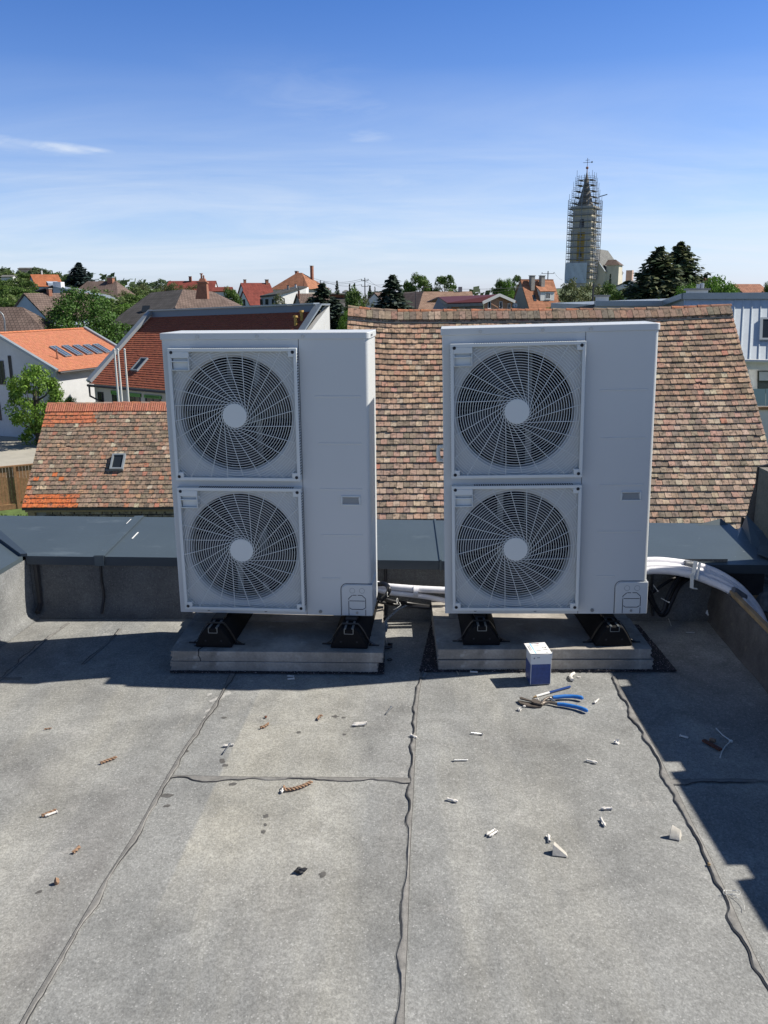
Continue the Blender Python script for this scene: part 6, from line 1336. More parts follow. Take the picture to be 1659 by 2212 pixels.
# long pinkish roof
lb = thing('farm_building', 'long low building with pale pinkish tiled hip roof right of the big spruce', 'building', PY(960, 672, 118))
a0, a1, r0_, r1_ = PY(902, 672, 112), PY(1032, 668, 112), PY(914, 630, 120), PY(1019, 630, 120); l0 = PY(850, 672, 121); bk0, bk1 = V3((l0.x+2, 132, a0.z)), V3((a1.x+1, 130, a0.z)); a1.z = a0.z; l0.z = a0.z; r1_.z = r0_.z; rl = PY(874, 633, 127); rl.z = r0_.z
mb = MB(); uvp(mb, [a0, a1, r1_, r0_]); f = mb.build('roof', RT['pink'], lb); mb = MB(); uvp(mb, [l0, a0, r0_, rl]); uvp(mb, [a1, bk1, r1_]); uvp(mb, [bk1, bk0, rl, r0_, r1_]); mb.build('roof', RT['brown'], lb)
mb = MB(); mb.hexa([V3((p.x*.99, p.y+.3, GZ+3)) for p in (l0, a0, a1, bk1, bk0)], [V3((p.x*.99, p.y+.3, p.z+.02)) for p in (l0, a0, a1, bk1, bk0)]); mb.build('wall', WM['cream'], lb)
mb = MB(); p = a0.lerp(a1, .33).lerp(r0_.lerp(r1_, .33), .55); mb.box(p+V3((0, 0, .1)), (.5, .6, .1), Euler((.9, 0, 0)).to_matrix()); mb.build('roof_window', M['glass'], lb)
mb = MB(); p = PY(994, 627, 120); mb.box(p, (.5, .5, .9)); mb.build('chimney', M['greychim'], f)
# brick house with dark red sheet roof
bh2 = thing('brick_house', 'unplastered orange brick house with dark red sheet roof and white bargeboard', 'house', PY(1060, 672, 90))
Yb = 88; gl, ga, gr = PY(1043.5, 653, Yb), PY(1078.6, 637, Yb+.9), PY(1110, 651.5, Yb+1.8)
gl2, ga2, gr2 = PY(1045.5, 656, Yb+.2), PY(1078.6, 641, Yb+1.1), PY(1106, 653.5, Yb+1.9)
mb = MB(); zb_ = -4.5; lw = lambda p: V3((p.x, p.y, zb_)); bk = V3((-8.6, 6.0, 0))
mb.poly([lw(gl2), lw(gr2), gr2, ga2, gl2]); mb.poly([lw(gr2), lw(gr2)+V3((-1, 6, 0)), gr2+V3((-1, 6, 0)), gr2]); M['hollowbrick'] = mat('hollow_brick', (.47, .25, .15), .9, noise_=[(2.2, .18, 4), (9, .15, 3)]); mb.build('wall', M['hollowbrick'], bh2)
ral, rar = PY(946.5, 641, 97), ga; ev = PY(966, 654, 90.5); mb = MB(); M['redsheet'] = mat('dark_red_sheet', (.13, .035, .03), .5, .1)
evr = gl+V3((-.1, -.05, .02)); mb.poly([ev, evr, ga+V3((0, -.1, .05)), ral+V3((0, 0, 0))]); mb.poly([ga+V3((0, -.1, .05)), gr+V3((.3, 0, 0)), gr+V3((-2, 8, 0)), ral]); mb.poly([ral, ga, gr+V3((-2, 8, 0)), V3((ral.x-1, ral.y+5, gr.z))]); r_ = mb.build('roof', M['redsheet'], bh2); md = r_.modifiers.new('t', 'SOLIDIFY'); md.thickness = .12; md.offset = -1
mb = MB(); a = PY(946.5, 643, 97.0); bl = PY(932, 673, 96); b2_ = PY(968, 673, 91); t2 = PY(966, 655.5, 90.7); mb.poly([lw(bl), lw(b2_), b2_, t2, a, bl]); mb.poly([lw(b2_), lw(gl2), PY(1044.5, 655, Yb+.3), t2]); mb.build('side_wall', WM['stonegrey'], bh2)
mb = MB(); t3 = PY(959, 660.5, 90.4); mb.beam(t3, PY(1043, 657.5, Yb), .2, .28);
for x in (973, 1003, 1037): mb.beam(PY(x, 660, 90-.02*(x-973)), PY(x, 675, 90-.02*(x-973)), .2, .2)
mb.build('concrete_frame', M['greychim'], bh2)
mb = MB(); 
for (xa, xb) in ((975, 1001), (1005, 1035)): q = [PY(xa, 662, 90.3-.02*(xa-973)), PY(xb, 661, 90.3-.02*(xb-973)), PY(xb, 676, 90.3-.02*(xb-973)), PY(xa, 676, 90.3-.02*(xa-973))]; mb.poly(q)
mb.build('brick_infill', M['hollowbrick'], bh2)
mb = MB(); mb.beam(gl+V3((-.05, -.22, -.05)), ga+V3((0, -.22, -.0)), .08, .28); mb.beam(ga+V3((0, -.22, 0)), gr+V3((.1, -.22, -.02)), .08, .28); mb.build('bargeboard', M['frame_w'], bh2)
nb2 = (gr2-gl2).cross(V3((0, 0, 1))).normalized()
for (x0, x1, y0, y1, nm) in ((1053.5, 1059.5, 650.5, 667, 'window'), (1078.5, 1084.5, 651, 667.5, 'window'), (1096.5, 1101.5, 655, 672, 'door')):
    a, b = onw(x0, y0, gl2, nb2), onw(x1, y1, gl2, nb2); window(bh2, (a+b)/2+nb2*.02, nb2, (V3((a.x-b.x, a.y-b.y, 0))).length, abs(a.z-b.z), 'frame_w', 0, nm == 'window', name=nm)
sd = thing('satellite_dish', 'white satellite dish on the right corner of the brick house', 'satellite dish', PY(1113.5, 660, Yb+1.2)); P = PY(1113.5, 659.5, Yb+1.2); n = (V3((-.25, -1, .25))).normalized(); a_ = n.orthogonal().normalized(); b_ = n.cross(a_); mb = MB(); g_ = []
for i in range(6):
    for k in range(20): r = .20*i/5; g_.append(P+(a_*math.cos(k*math.pi/10)+b_*math.sin(k*math.pi/10))*r*1.05-n*(.06-(r*r)*1.2))
mb.add(g_, [(i*20+k, i*20+(k+1) % 20, (i+1)*20+(k+1) % 20, (i+1)*20+k) for i in range(5) for k in range(20)]); mb.build('dish', M['frame_w'], sd, True); mb = MB(); mb.cyl(P, P+V3((-.25, .5, -.2)), .03, 6); mb.cyl(P-V3((0, 0, .18)), P+n*.25, .012, 6); mb.build('arm', M['frame_d'], sd)
# steep grey gabled house with dormer
h = house('house', 'steep house with grey stone gable, salmon tiled roof, white dormer and two chimneys', (1124, 603), 165, D2(27), 7.6, 3.3, 5.7, 'stonegrey', 'orange2', over=.15); hs = h
chim(h, 2.0, .9, .8, .55, 'greychim', pot=False); chim(h, 4.3, .9, .8, .55, 'greychim')
P = h['P']; u, v = h['u'], h['v']; zr = h['zr']; sl_ = h['rise']/h['hw']
def hp(s, t, z): q = P+u*s+v*t; return V3((q.x, q.y, zr+z))
mb = MB(); s0_, s1_ = 3.0, 6.2; tf = 2.35; mb.poly([hp(s0_, tf, -3.9), hp(s1_, tf, -3.9), hp(s1_, tf, -2.2), hp(s0_, tf, -2.2)]); mb.poly([hp(s0_, tf, -3.9), hp(s0_, tf, -2.2), hp(s0_, .7, -1.15)]); mb.poly([hp(s1_, tf, -3.9), hp(s1_, .7, -1.15), hp(s1_, tf, -2.2)]); dm = mb.build('dormer', WM['white'], h['o'])
mb = MB(); uvp(mb, [hp(s0_-.2, tf+.2, -2.22), hp(s1_+.2, tf+.2, -2.22), hp(s1_+.2, .6, -.95), hp(s0_-.2, .6, -.95)]); q = mb.build('dormer_roof', RT['orange2'], dm); md = q.modifiers.new('t', 'SOLIDIFY'); md.thickness = .12; md.offset = -1
window(dm, hp(4.7, tf+.02, -3.05), v, 1.1, 1.15, 'frame_w', 1, True)
mb = MB(); c = hp(1.9, 2.0, -2.0*sl_+.08); ww_ = [hp(1.55, 1.72, -1.72*sl_+.1), hp(2.2, 1.72, -1.72*sl_+.1), hp(2.2, 2.35, -2.35*sl_+.1), hp(1.55, 2.35, -2.35*sl_+.1)]; mb.poly(ww_); mb.build('roof_window', M['glass'], h['o'])
# right group
h = house('house', 'grey roofed house between the olive trees and the dark spruces', (1358, 605.5), 150, D2(55), 8, 3.8, 1.5, 'pale', 'grey')
h = house('house', 'house at far right with brown-red roof and pink gable', (1642, 613.5), 120, D2(205), 5.0, 3.4, 2.1, 'pinkwall', 'brick')
h['o'].location  # noqa
h = house('house', 'brown brick gable showing between the dark spruces and the bright trees', (1512, 600), 160, D2(0), 1.6, 1.5, .3, 'brickorange', 'brick')
# ---- grey standing seam building on the right
gb = thing('apartment_block', 'white apartment building with light grey standing seam roof, balcony and skylight at right', 'building', (30, 50, GZ))
Yg = 40; q0 = PY(1479, 646, Yg+3.2); q1 = PY(1700, 645, Yg+1.5); e0g = PY(1520, 776, Yg+.2); e1g = PY(1720, 773, Yg-1.3); e1g.z = e0g.z; q1 = q0+(e1g-(e0g-V3((1.2, 0, 0))))
M['seamroof'] = mat('zinc_standing_seam', (.56, .61, .64), .6, 0, noise_=[(.8, .08, 6), (6, .05, 4)], layers=[(1.2, .5, .8, (.50, .55, .58), (1, 1, .3), .4)])
mb = MB(); mb.poly([e0g-V3((1.2, 0, 0)), e1g, q1, q0]); r_ = mb.build('seam_roof', M['seamroof'], gb); md = r_.modifiers.new('t', 'SOLIDIFY'); md.thickness = .12; md.offset = -1
nrm = (e1g-e0g).cross(q0-e0g).normalized(); mb = MB(); nS = 13
for k in range(nS+1):
    t = k/nS; a = (e0g-V3((1.2, 0, 0))).lerp(e1g, t); b = q0.lerp(q1, t); mb.beam(a+nrm*.02, b+nrm*.02, .03, .05)
mb.build('standing_seam', M['seamroof'], gb)
mb = MB(); mb.beam(q0+V3((-.1, -.02, .14)), q1+V3((0, -.02, .14)), .35, .30); mb.beam(PY(1285, 655.5, Yg+6), PY(1440, 655, Yg+6), .35, .26); mb.beam(PY(1436, 655, Yg+6), q0+V3((0, 0, .14)), .35, .26); mb.build('parapet_cap', M['sheet'], gb)
mb = MB(); a, b = PY(1285, 658, Yg+6), PY(1440, 657, Yg+6); mb.hexa([V3((a.x, a.y, GZ)), V3((b.x, b.y, GZ)), V3((q0.x, q0.y, GZ)), V3((q1.x, q1.y+3, GZ)), V3((q1.x, 58, GZ)), V3((a.x, 58, GZ))], [V3((a.x, a.y, a.z)), b, V3((q0.x, q0.y+.05, q0.z)), V3((q1.x, q1.y+.3, q0.z)), V3((q1.x, 58, q0.z)), V3((a.x, 58, a.z))]); mb.build('clad_wall', M['sheet'], gb)
mb = MB(); pa, pb = PY(1200, 672, Yg+6.3), PY(1290, 656, Yg+6.1); mb.poly([pa, PY(1290, 672, Yg+6.1), pb]); mb.build('clad_wall', M['zincdark'], gb)
wy = V3((0, .45, 0)); g0_, g1_ = e0g-V3((1.2, 0, 0))+wy, e1g+wy; ng = (g1_-g0_).cross(V3((0, 0, 1))).normalized()
def gw(x, y, off=0): d = px_dir(x, y); P = g0_+ng*off; return CAM+d*((P-CAM).dot(ng)/d.dot(ng))
mb = MB()
def rect(mb, x0, y0, x1, y1, off=0): mb.poly([gw(x0, y1, off), gw(x1, y1, off), gw(x1, y0, off), gw(x0, y0, off)])
zt_ = g0_.z-.05
cols_ = [1500, 1617, 1700]
mb.poly([V3((g0_.x, g0_.y, GZ)), V3((gw(1617, 800).x, gw(1617, 800).y, GZ)), V3((gw(1617, 800).x, gw(1617, 800).y, zt_)), V3((g0_.x, g0_.y, zt_))]); rect(mb, 1617, 775, 1730, 798); rect(mb, 1617, 885, 1730, 905); rect(mb, 1617, 905, 1631, 945); rect(mb, 1645, 905, 1730, 945); rect(mb, 1617, 945, 1730, 1100)
rect(mb, 1617, 798, 1730, 885, -1.4); 
a, b, c, d = gw(1617, 798), gw(1617, 885), gw(1617, 885, -1.4), gw(1617, 798, -1.4); mb.poly([b, V3((b.x, b.y, b.z))-ng*1.4, V3((a.x, a.y, a.z))-ng*1.4, a]); mb.build('wall', WM['white'], gb)
mb = MB(); rect(mb, 1631, 905, 1645, 945, -.15); mb.build('window', M['glass'], gb)
mb = MB(); a, b = gw(1623, 802, -1.35), gw(1659, 845, -1.35); rect(mb, 1640, 803, 1662, 822, -1.3); mb.build('roller_blind', M['sheet'], gb); mb = MB(); rect(mb, 1636, 801, 1665, 850, -1.33); mb.build('balcony_door', M['glass'], gb)
M['frost'] = mat('frosted_glass', (.30, .42, .44), .3, noise_=(1, .05, 3))
mb = MB(); rect(mb, 1617, 840, 1653.5, 876, .1); rect(mb, 1654.5, 840, 1730, 876, .1); r_ = mb.build('glass_balustrade', M['frost'], gb); md = r_.modifiers.new('t', 'SOLIDIFY'); md.thickness = .02
mb = MB(); mb.beam(gw(1617, 882, .1), gw(1730, 881, .1), .15, .12); mb.build('timber_fascia', M['fencewood'], gb); mb = MB(); a = gw(1617, 886, 0); b = gw(1730, 886, 0); mb.hexa([a, b, b-ng*1.4, a-ng*1.4], [p+V3((0, 0, .08)) for p in (a, b, b-ng*1.4, a-ng*1.4)]); mb.build('balcony_slab', WM['white'], gb)
mb = MB(); mb.tube([e0g-V3((1.2, 0, 0))+V3((0, -.05, -.02)), e1g+V3((0, -.05, -.02))], .08, 8); mb.build('gutter', M['frame_w'], gb, True)
def Sg(u, v): return (e0g-V3((1.2, 0, 0))).lerp(e1g, u).lerp(q0.lerp(q1, u), v)
a = findu(Sg, 1640, 738); b = findu(Sg, 1668, 690); skylight(gb, Sg, nrm, a[0], b[0]+.03, a[1], b[1], .12, .09)
for (x0, x1, y0, y1, Y, lab, ck) in ((1492, 1532, 627, 646, Yg+8, 'wide white rendered chimney block with a flat cap on the grey metal roof', 1), (1292, 1319, 641, 657, Yg+9, 'smaller white chimney block with flat cap left of the grey metal roof', 0)):
    a, b = PY(x0, y0, Y), PY(x1, y1, Y); o = thing('chimney_block', lab, 'chimney', (a.x, Y, b.z)); mb = MB(); mb.box(((a.x+b.x)/2, Y+.5, (a.z+b.z)/2-.2), (b.x-a.x, 1.1, a.z-b.z+.4), Matrix.Rotation(-.25, 3, 'Z')); mb.build('block', WM['white'], o); mb = MB(); mb.box(((a.x+b.x)/2, Y+.5, a.z+.05), ((b.x-a.x)*1.22, 1.4, .10), Matrix.Rotation(-.25, 3, 'Z')); mb.build('cap', M['greychim'], o)
    if ck: mb = MB(); c = V3(((a.x+b.x)/2+.25, Y+.5, a.z+.1)); mb.cyl(c, c+V3((0, 0, .28)), .12, 10); mb.cyl(c+V3((-.2, 0, 0)), c+V3((-.2, 0, .22)), .1, 10); mb.build('flue', M['steel'], o)
# ---- church with scaffolding
CY_ = 270; ya = D2(-28.5); cu_, cv_ = V3((math.cos(ya), math.sin(ya), 0)), V3((math.sin(ya), -math.cos(ya), 0))       # along the front, outwards to the front
pc = PY(1244, 600, CY_); TW = 3.05
def cz(y): return PY(1250, y, CY_).z
base = V3((pc.x, CY_, 0)); cen = base-cv_*TW+cu_*1.0
chh = thing('church', 'tall church tower with pointed spire, belfry window and yellow painted panel', 'church', (cen.x, cen.y, cz(612)))
def tz_(s, t, z): return V3((cen.x, cen.y, z))+cu_*s+cv_*t
def tbox(mb, hw, z0, z1, hw1=None): h1 = hw1 or hw; mb.hexa([tz_(-hw, hw, z0), tz_(hw, hw, z0), tz_(hw, -hw, z0), tz_(-hw, -hw, z0)], [tz_(-h1, h1, z1), tz_(h1, h1, z1), tz_(h1, -h1, z1), tz_(-h1, -h1, z1)])
mb = MB(); tbox(mb, TW*1.06, cz(625), cz(566)); tbox(mb, TW, cz(566)+.01, cz(499)); tbox(mb, TW*.94, cz(496.5), cz(449)); w = mb.build('tower_wall', WM['churchwall'], chh)
mb = MB(); tbox(mb, TW*1.09, cz(499)+.01, cz(496.5)-.01); tbox(mb, TW*1.0, cz(461.5), cz(460)); tbox(mb, TW*1.10, cz(449)+.01, cz(445)); mb.build('cornice', WM['churchwall'], chh)
mb = MB(); hw = TW+.03; mb.hexa([tz_(-1.1, hw-.05, cz(564)), tz_(1.1, hw-.05, cz(564)), tz_(1.1, hw-.05, cz(502)), tz_(-1.1, hw-.05, cz(502))], [tz_(-1.1, hw+.02, cz(564)), tz_(1.1, hw+.02, cz(564)), tz_(1.1, hw+.02, cz(502)), tz_(-1.1, hw+.02, cz(502))]); mb.build('yellow_panel', WM['yellow'], chh)
for (y0, y1, w_, off) in ((473, 493, 1.35, TW*.94), (505.5, 510, .35, TW+.03), (544, 555.5, .85, TW+.03)):
    z0, z1 = cz(y1), cz(y0); mb = MB(); L = [(-w_/2, z0), (w_/2, z0)]+[(w_/2*math.cos(a), z1-w_/2*.6+w_/2*.6*math.sin(a)) for a in [math.pi*k/6 for k in range(7)]]
    mb.hexa([tz_(a, off-.02, b) for a, b in L], [tz_(a, off+.05, b) for a, b in L]); f = mb.build('window', M['frame_d'], chh)
    mb = MB(); mb.hexa([tz_(-w_/2-.15, off-.02, z0-.2), tz_(w_/2+.15, off-.02, z0-.2), tz_(w_/2+.15, off-.02, z0), tz_(-w_/2-.15, off-.02, z0)], [tz_(-w_/2-.15, off+.14, z0-.2), tz_(w_/2+.15, off+.14, z0-.2), tz_(w_/2+.15, off+.14, z0), tz_(-w_/2-.15, off+.14, z0)]); mb.build('sill', WM['white'], f)
    mb = MB(); mb.hexa([tz_(off-.02 if False else off-.02, -w_/2, z0), tz_(off-.02, w_/2, z0), tz_(off-.02, w_/2, z1), tz_(off-.02, -w_/2, z1)], [tz_(off+.05, -w_/2, z0), tz_(off+.05, w_/2, z0), tz_(off+.05, w_/2, z1), tz_(off+.05, -w_/2, z1)]); mb.build('window', M['frame_d'], chh)
mb = MB(); n = 8; M['spire'] = mat('spire_slate', (.17, .16, .14), .6, noise_=[(.8, .15, 5)])
lv = [(445, 2.55), (441, 2.35), (425, 1.75), (410, 1.25), (395, .78), (371.5, .18)]
P_ = []
for y, r in lv:
    for k in range(n): a = math.pi*2*(k+.5)/n; P_.append(tz_(r*math.cos(a), r*math.sin(a), cz(y)))
mb.add(P_, [(i*n+k, i*n+(k+1) % n, (i+1)*n+(k+1) % n, (i+1)*n+k) for i in range(len(lv)-1) for k in range(n)]); mb.build('spire', M['spire'], chh)
mb = MB(); tp_ = tz_(0, 0, cz(371.5)); mb.cyl(tp_, tz_(0, 0, cz(362)), .16, 8, .10); mb.blob(tz_(0, 0, cz(360.5)), .42, jit=0, sub=2); mb.build('finial_ball', M['brick'], chh)
mb = MB(); mb.cyl(tz_(0, 0, cz(360)), tz_(0, 0, cz(339)), .07, 6)
for y, w_ in ((348.5, 1.3), (343.5, .6)): mb.cyl(tz_(-w_, 0, cz(y)), tz_(w_, 0, cz(y)), .06, 6)
mb.blob(tz_(1.35, 0, cz(348.5)), .28, jit=0, sub=1); mb.build('cross', M['frame_d'], chh)
# nave behind the tower
def nv(s, t, z): return tz_(s, t, z)
mb = MB(); mb.hexa([nv(-4.4, -3, cz(625)), nv(6.2, -3, cz(625)), nv(6.2, -26, cz(625)), nv(-4.4, -26, cz(625))], [nv(-4.4, -3, cz(586)), nv(6.2, -3, cz(586)), nv(6.2, -26, cz(586)), nv(-4.4, -26, cz(586))]); mb.poly([nv(-4.4, -3, cz(586)), nv(6.2, -3, cz(586)), nv(.9, -3, cz(534))]); mb.build('nave_wall', WM['churchwall'], chh)
mb = MB(); uvp(mb, [nv(6.6, -2.7, cz(587.5)), nv(6.6, -26, cz(587.5)), nv(.9, -26, cz(533)), nv(.9, -2.7, cz(533))]); uvp(mb, [nv(-4.8, -26, cz(587.5)), nv(-4.8, -2.7, cz(587.5)), nv(.9, -2.7, cz(533)), nv(.9, -26, cz(533))]); mb.build('nave_roof', RT['grey'], chh)
mb = MB(); mb.hexa([nv(6.2, -4.5, cz(625)), nv(10.0, -4.5, cz(625)), nv(10.0, -9, cz(625)), nv(6.2, -9, cz(625))], [nv(6.2, -4.5, cz(572)), nv(10.0, -4.5, cz(572)), nv(10.0, -9, cz(572)), nv(6.2, -9, cz(572))]); mb.build('annex_wall', WM['churchwall'], chh)
mb = MB(); uvp(mb, [nv(5.6, -4.1, cz(573)), nv(10.4, -4.1, cz(573)), nv(8.4, -6.7, cz(560)), nv(6.0, -6.7, cz(560))]); uvp(mb, [nv(10.4, -4.1, cz(573)), nv(10.4, -9.4, cz(573)), nv(8.4, -6.7, cz(560))]); uvp(mb, [nv(10.4, -9.4, cz(573)), nv(5.6, -9.4, cz(573)), nv(6.0, -6.7, cz(560)), nv(8.4, -6.7, cz(560))]); mb.build('annex_roof', RT['brown'], chh)
mb = MB(); mb.hexa([nv(10.5, -12, cz(625)), nv(12.4, -12, cz(625)), nv(12.4, -14, cz(625)), nv(10.5, -14, cz(625))], [nv(10.5, -12, cz(583)), nv(12.4, -12, cz(583)), nv(12.4, -14, cz(583)), nv(10.5, -14, cz(583))]); mb.build('buttress', WM['pinkwall'], chh)
# scaffold: standards, ledgers, decks
scf = thing('scaffolding', 'grey metal scaffolding wrapped round the church tower with plank decks', 'scaffolding', (cen.x, cen.y, cz(612)))
M['scaf'] = mat('galvanised_tube', (.20, .22, .25), .5, .4); M['deck'] = mat('scaffold_deck', (.15, .145, .14), .8); 
o_ = TW+1.0; i_ = TW+.34
po = MB(); le = MB(); de = MB(); levels = [cz(602-13.7*k) for k in range(0, 12)]; toplev = [(cz(438-13.5*0), o_-.2, 2.3), (cz(425), 3.3, 1.8), (cz(412), 3.0, 1.5), (cz(399), 2.6, 1.1), (cz(387.5), 2.3, .9)]
def ring(mbx, hw, z, t): 
    for a, b in (((-hw, hw), (hw, hw)), ((hw, hw), (hw, -hw)), ((hw, -hw), (-hw, -hw)), ((-hw, -hw), (-hw, hw))): mbx.beam(tz_(a[0], a[1], z), tz_(b[0], b[1], z), t, t)
def standards(hw, z0, z1, n, t=.09, jz=0):
    for k in range(n):
        s = -hw+2*hw*k/(n-1)
        for a, b in ((s, hw), (s, -hw), (hw, s), (-hw, s)): po.beam(tz_(a, b, z0), tz_(a, b, z1+R.uniform(0, jz)), t, t)
standards(o_, cz(606), cz(436), 5, .12, 1.2); standards(i_, cz(606), cz(446), 3, .08)
for z in levels:
    hwm = (o_+i_)/2; wd = o_-i_
    for a, b in (((-o_, hwm), (o_, hwm)), ((hwm, i_), (hwm, -o_)), ((o_, -hwm), (-i_, -hwm)), ((-hwm, -o_), (-hwm, i_))): de.beam(tz_(a[0], a[1], z), tz_(b[0], b[1], z), wd, .15)
    for dz in (.55, 1.05): ring(le, o_, z+dz, .075)
    ring(le, o_, z+.16, .10)
for z, ho, hi in toplev:
    hwm = (ho+hi)/2; wd = (ho-hi)*.75
    for a, b in (((-ho, hwm), (ho*.6, hwm)), ((hwm, ho*.8), (hwm, -ho)), ((ho, -hwm), (-hi, -hwm)), ((-hwm, -ho), (-hwm, hi*.6))): de.beam(tz_(a[0], a[1], z), tz_(b[0], b[1], z), wd, .10)
    for dz in (.5, 1.0): ring(le, ho, z+dz, .055)
    standards(ho, z-2, z+1.5, 3, .08, 1.3)
for s in (-2.2, 1.4, 2.5): po.beam(tz_(s, 1.2, cz(399)), tz_(s, 1.2, cz(399)+R.uniform(2, 4.5)), .08, .08)
for k in range(11): # diagonal braces on the right side
    a, b = levels[k], levels[min(11, k+1)]; po.beam(tz_(o_, -o_ if k % 2 else o_, a), tz_(o_, o_ if k % 2 else -o_, b), .06, .06)
le.beam(tz_(o_, 0, cz(425)), tz_(o_+2.4, 0, cz(421)), .12, .25)
po.build('standards', M['scaf'], scf); le.build('guard_rails', M['scaf'], scf); de.build('decks', M['deck'], scf)
nt_ = thing('scaffold_netting', 'pale grey protective netting around the foot of the scaffolded church tower', 'netting', (cen.x, cen.y, cz(612)))
mb = MB(); hn = o_+.12; M['net'] = mat('pale_netting', (.50, .54, .57), .8, noise_=[(.6, .12, 4)], layers=[(1.0, .56, .66, (.56, .60, .63), (.05, .05, 2.2), .7)])
for a, b in (((-hn, hn), (hn-1.6, hn)), ((-hn, -hn), (-hn, hn))):
    N_ = 14
    for i in range(N_):
        t0, t1 = i/N_, (i+1)/N_; f = lambda t, z: tz_(a[0]+(b[0]-a[0])*t, a[1]+(b[1]-a[1])*t, z)+cv_*.10*math.sin(t*19+z)
        for j in range(10): z0 = cz(612)+(cz(568)-cz(612))*j/10; z1 = cz(612)+(cz(568)-cz(612))*(j+1)/10; mb.poly([f(t0, z0), f(t1, z0), f(t1, z1), f(t0, z1)])
mb.build('net', M['net'], nt_, True)
# ---- poles, wires, lamp posts
def pole(label, x, ytop, Y, zb, arms=(0, .5), w=.9, name='utility_pole', r=.11):
    p = PY(x, ytop, Y); o = thing(name, label, 'utility pole', (p.x, p.y, zb)); mb = MB(); mb.cyl((p.x, p.y, zb), p, r, 8, r*.7); mb.build('mast', M['frame_d'], o, True)
    mb = MB(); ins_ = []
    for a in arms:
        mb.beam(p+V3((-w, 0, -.5-a)), p+V3((w, 0, -.5-a)), .09, .09)
        for s in (-w, w): mb.cyl(p+V3((s, 0, -.5-a)), p+V3((s, 0, -.22-a)), .06, 6); ins_.append(p+V3((s, 0, -.2-a)))
    if arms: mb.build('cross_arm', M['frame_d'], o)
    return p, ins_, o
p1, i1, _ = pole('wooden power pole with two cross arms between the spruces', 788, 600, 150, ground_z(-3, 150), (0, .9), .55)
p2, i2, _ = pole('power pole tip with insulators rising behind the left blue spruce', 692, 605.5, 158, ground_z(-12, 158), (0,), .6)
p3, i3, _ = pole('power pole with double cross arms left of the church tower', 1184, 585.5, 180, ground_z(35, 180), (0, 2.6), 1.2, r=.14)
p4, i4, _ = pole('dark slim street lamp mast in front of the olive trees below the church', 1282, 614, 75, GZ, (), name='lamp_mast', r=.12)
p5, i5, _ = pole('thin aerial mast standing on the pinkish roof right of the big spruce', 914, 616, 119.5, r0_.z-.5, (), name='aerial_mast', r=.05)
p6, i6, _ = pole('slim pole standing in front of the big spruce and the pinkish roof', 898, 628, 112, -3, (), name='utility_pole', r=.07)
def wire(label, pts, sag, r=.022):
    mb = MB()
    for a, b in zip(pts[:-1], pts[1:]): mb.tube([a.lerp(b, t/14)-V3((0, 0, sag*4*(t/14)*(1-t/14))) for t in range(15)], r, 4)
    o = mb.build('overhead_wire', M['frame_d'], None); tag(o, label, 'power line', 'overhead power lines')
c1_ = PY(656, 592, 171); wire('upper power line from the orange roofed house to the pole between the spruces', [c1_, i1[0], PY(848, 604, 170)], 1.0)
wire('middle power line from the orange roofed house to the pole between the spruces', [PY(656, 597, 171), i1[1], PY(850, 611, 170)], 1.1)
wire('lower power line from the left spruce pole to the pole between the spruces', [i2[1], i1[2]], .5)
wire('power line crossing above the pinkish roof to the right', [PY(850, 632, 108), p6+V3((0, 0, -.1)), p5+V3((0, 0, -.2)), PY(1000, 624.5, 130), PY(1130, 620, 160)], .12)
wire('lower power line running in front of the green trees to the right', [PY(700, 655, 90), PY(788, 645, 92), PY(850, 636, 100)], .2)
wire('power line leaving the right pole towards the church', [i3[1], PY(1215, 605, 220)], .3); wire('power line leaving the left pole arm downwards', [i3[0], PY(1150, 612, 150)], .4)
wire('long power line at the right in front of the pinkish roof', [PY(1020, 633, 100), PY(1060, 630, 100), PY(1120, 623, 100)], .1)
sl_ = thing('street_lamp', 'curved grey street lamp at the far left in front of the brown hip roof', 'street lamp', (PY(11, 720, 74).x, 74, GZ))
pts = [PY(11.5, 740, 74), PY(11, 712, 74), PY(9.5, 692, 74), PY(6, 680, 74), PY(0, 674, 74), PY(-8, 672, 74)]; pts = [V3((pts[0].x, 74, GZ))]+pts; mb = MB(); mb.tube(pts, .07, 8); mb.build('mast', M['bracket'], sl_, True); mb = MB(); mb.beam(PY(-8, 672, 74), PY(-16, 672, 74), .25, .12); mb.build('lamp_head', M['bracket'], sl_)
# ---------------------------------------------------------------- trees
TR = random.Random(21)
def crown_leaves(mb, clumps, n, leaf, cols, rnd, flat=.6):
    for (c, r, shade) in clumps:
        for k in range(n):
            d = V3((rnd.gauss(0, 1), rnd.gauss(0, 1), rnd.gauss(0, 1))).normalized(); p = c+V3((d.x, d.y, d.z*flat))*r*rnd.uniform(.55, 1.05)
            a = (d+V3((rnd.uniform(-.8, .8), rnd.uniform(-.8, .8), rnd.uniform(-.3, .9)))).normalized(); s = a.orthogonal().normalized(); t = a.cross(s); an = rnd.random()*3.1; s, t = s*math.cos(an)+t*math.sin(an), t*math.cos(an)-s*math.sin(an); w = leaf*rnd.uniform(.6, 1.25)
            q = rnd.uniform(.75, 1.25)*shade; cl = rnd.choice(cols); mb.add([p-s*w*.5, p+t*w*.35, p+s*w*.5, p-t*w*.35], [(0, 1, 2, 3)], tuple(k_*q for k_ in cl))
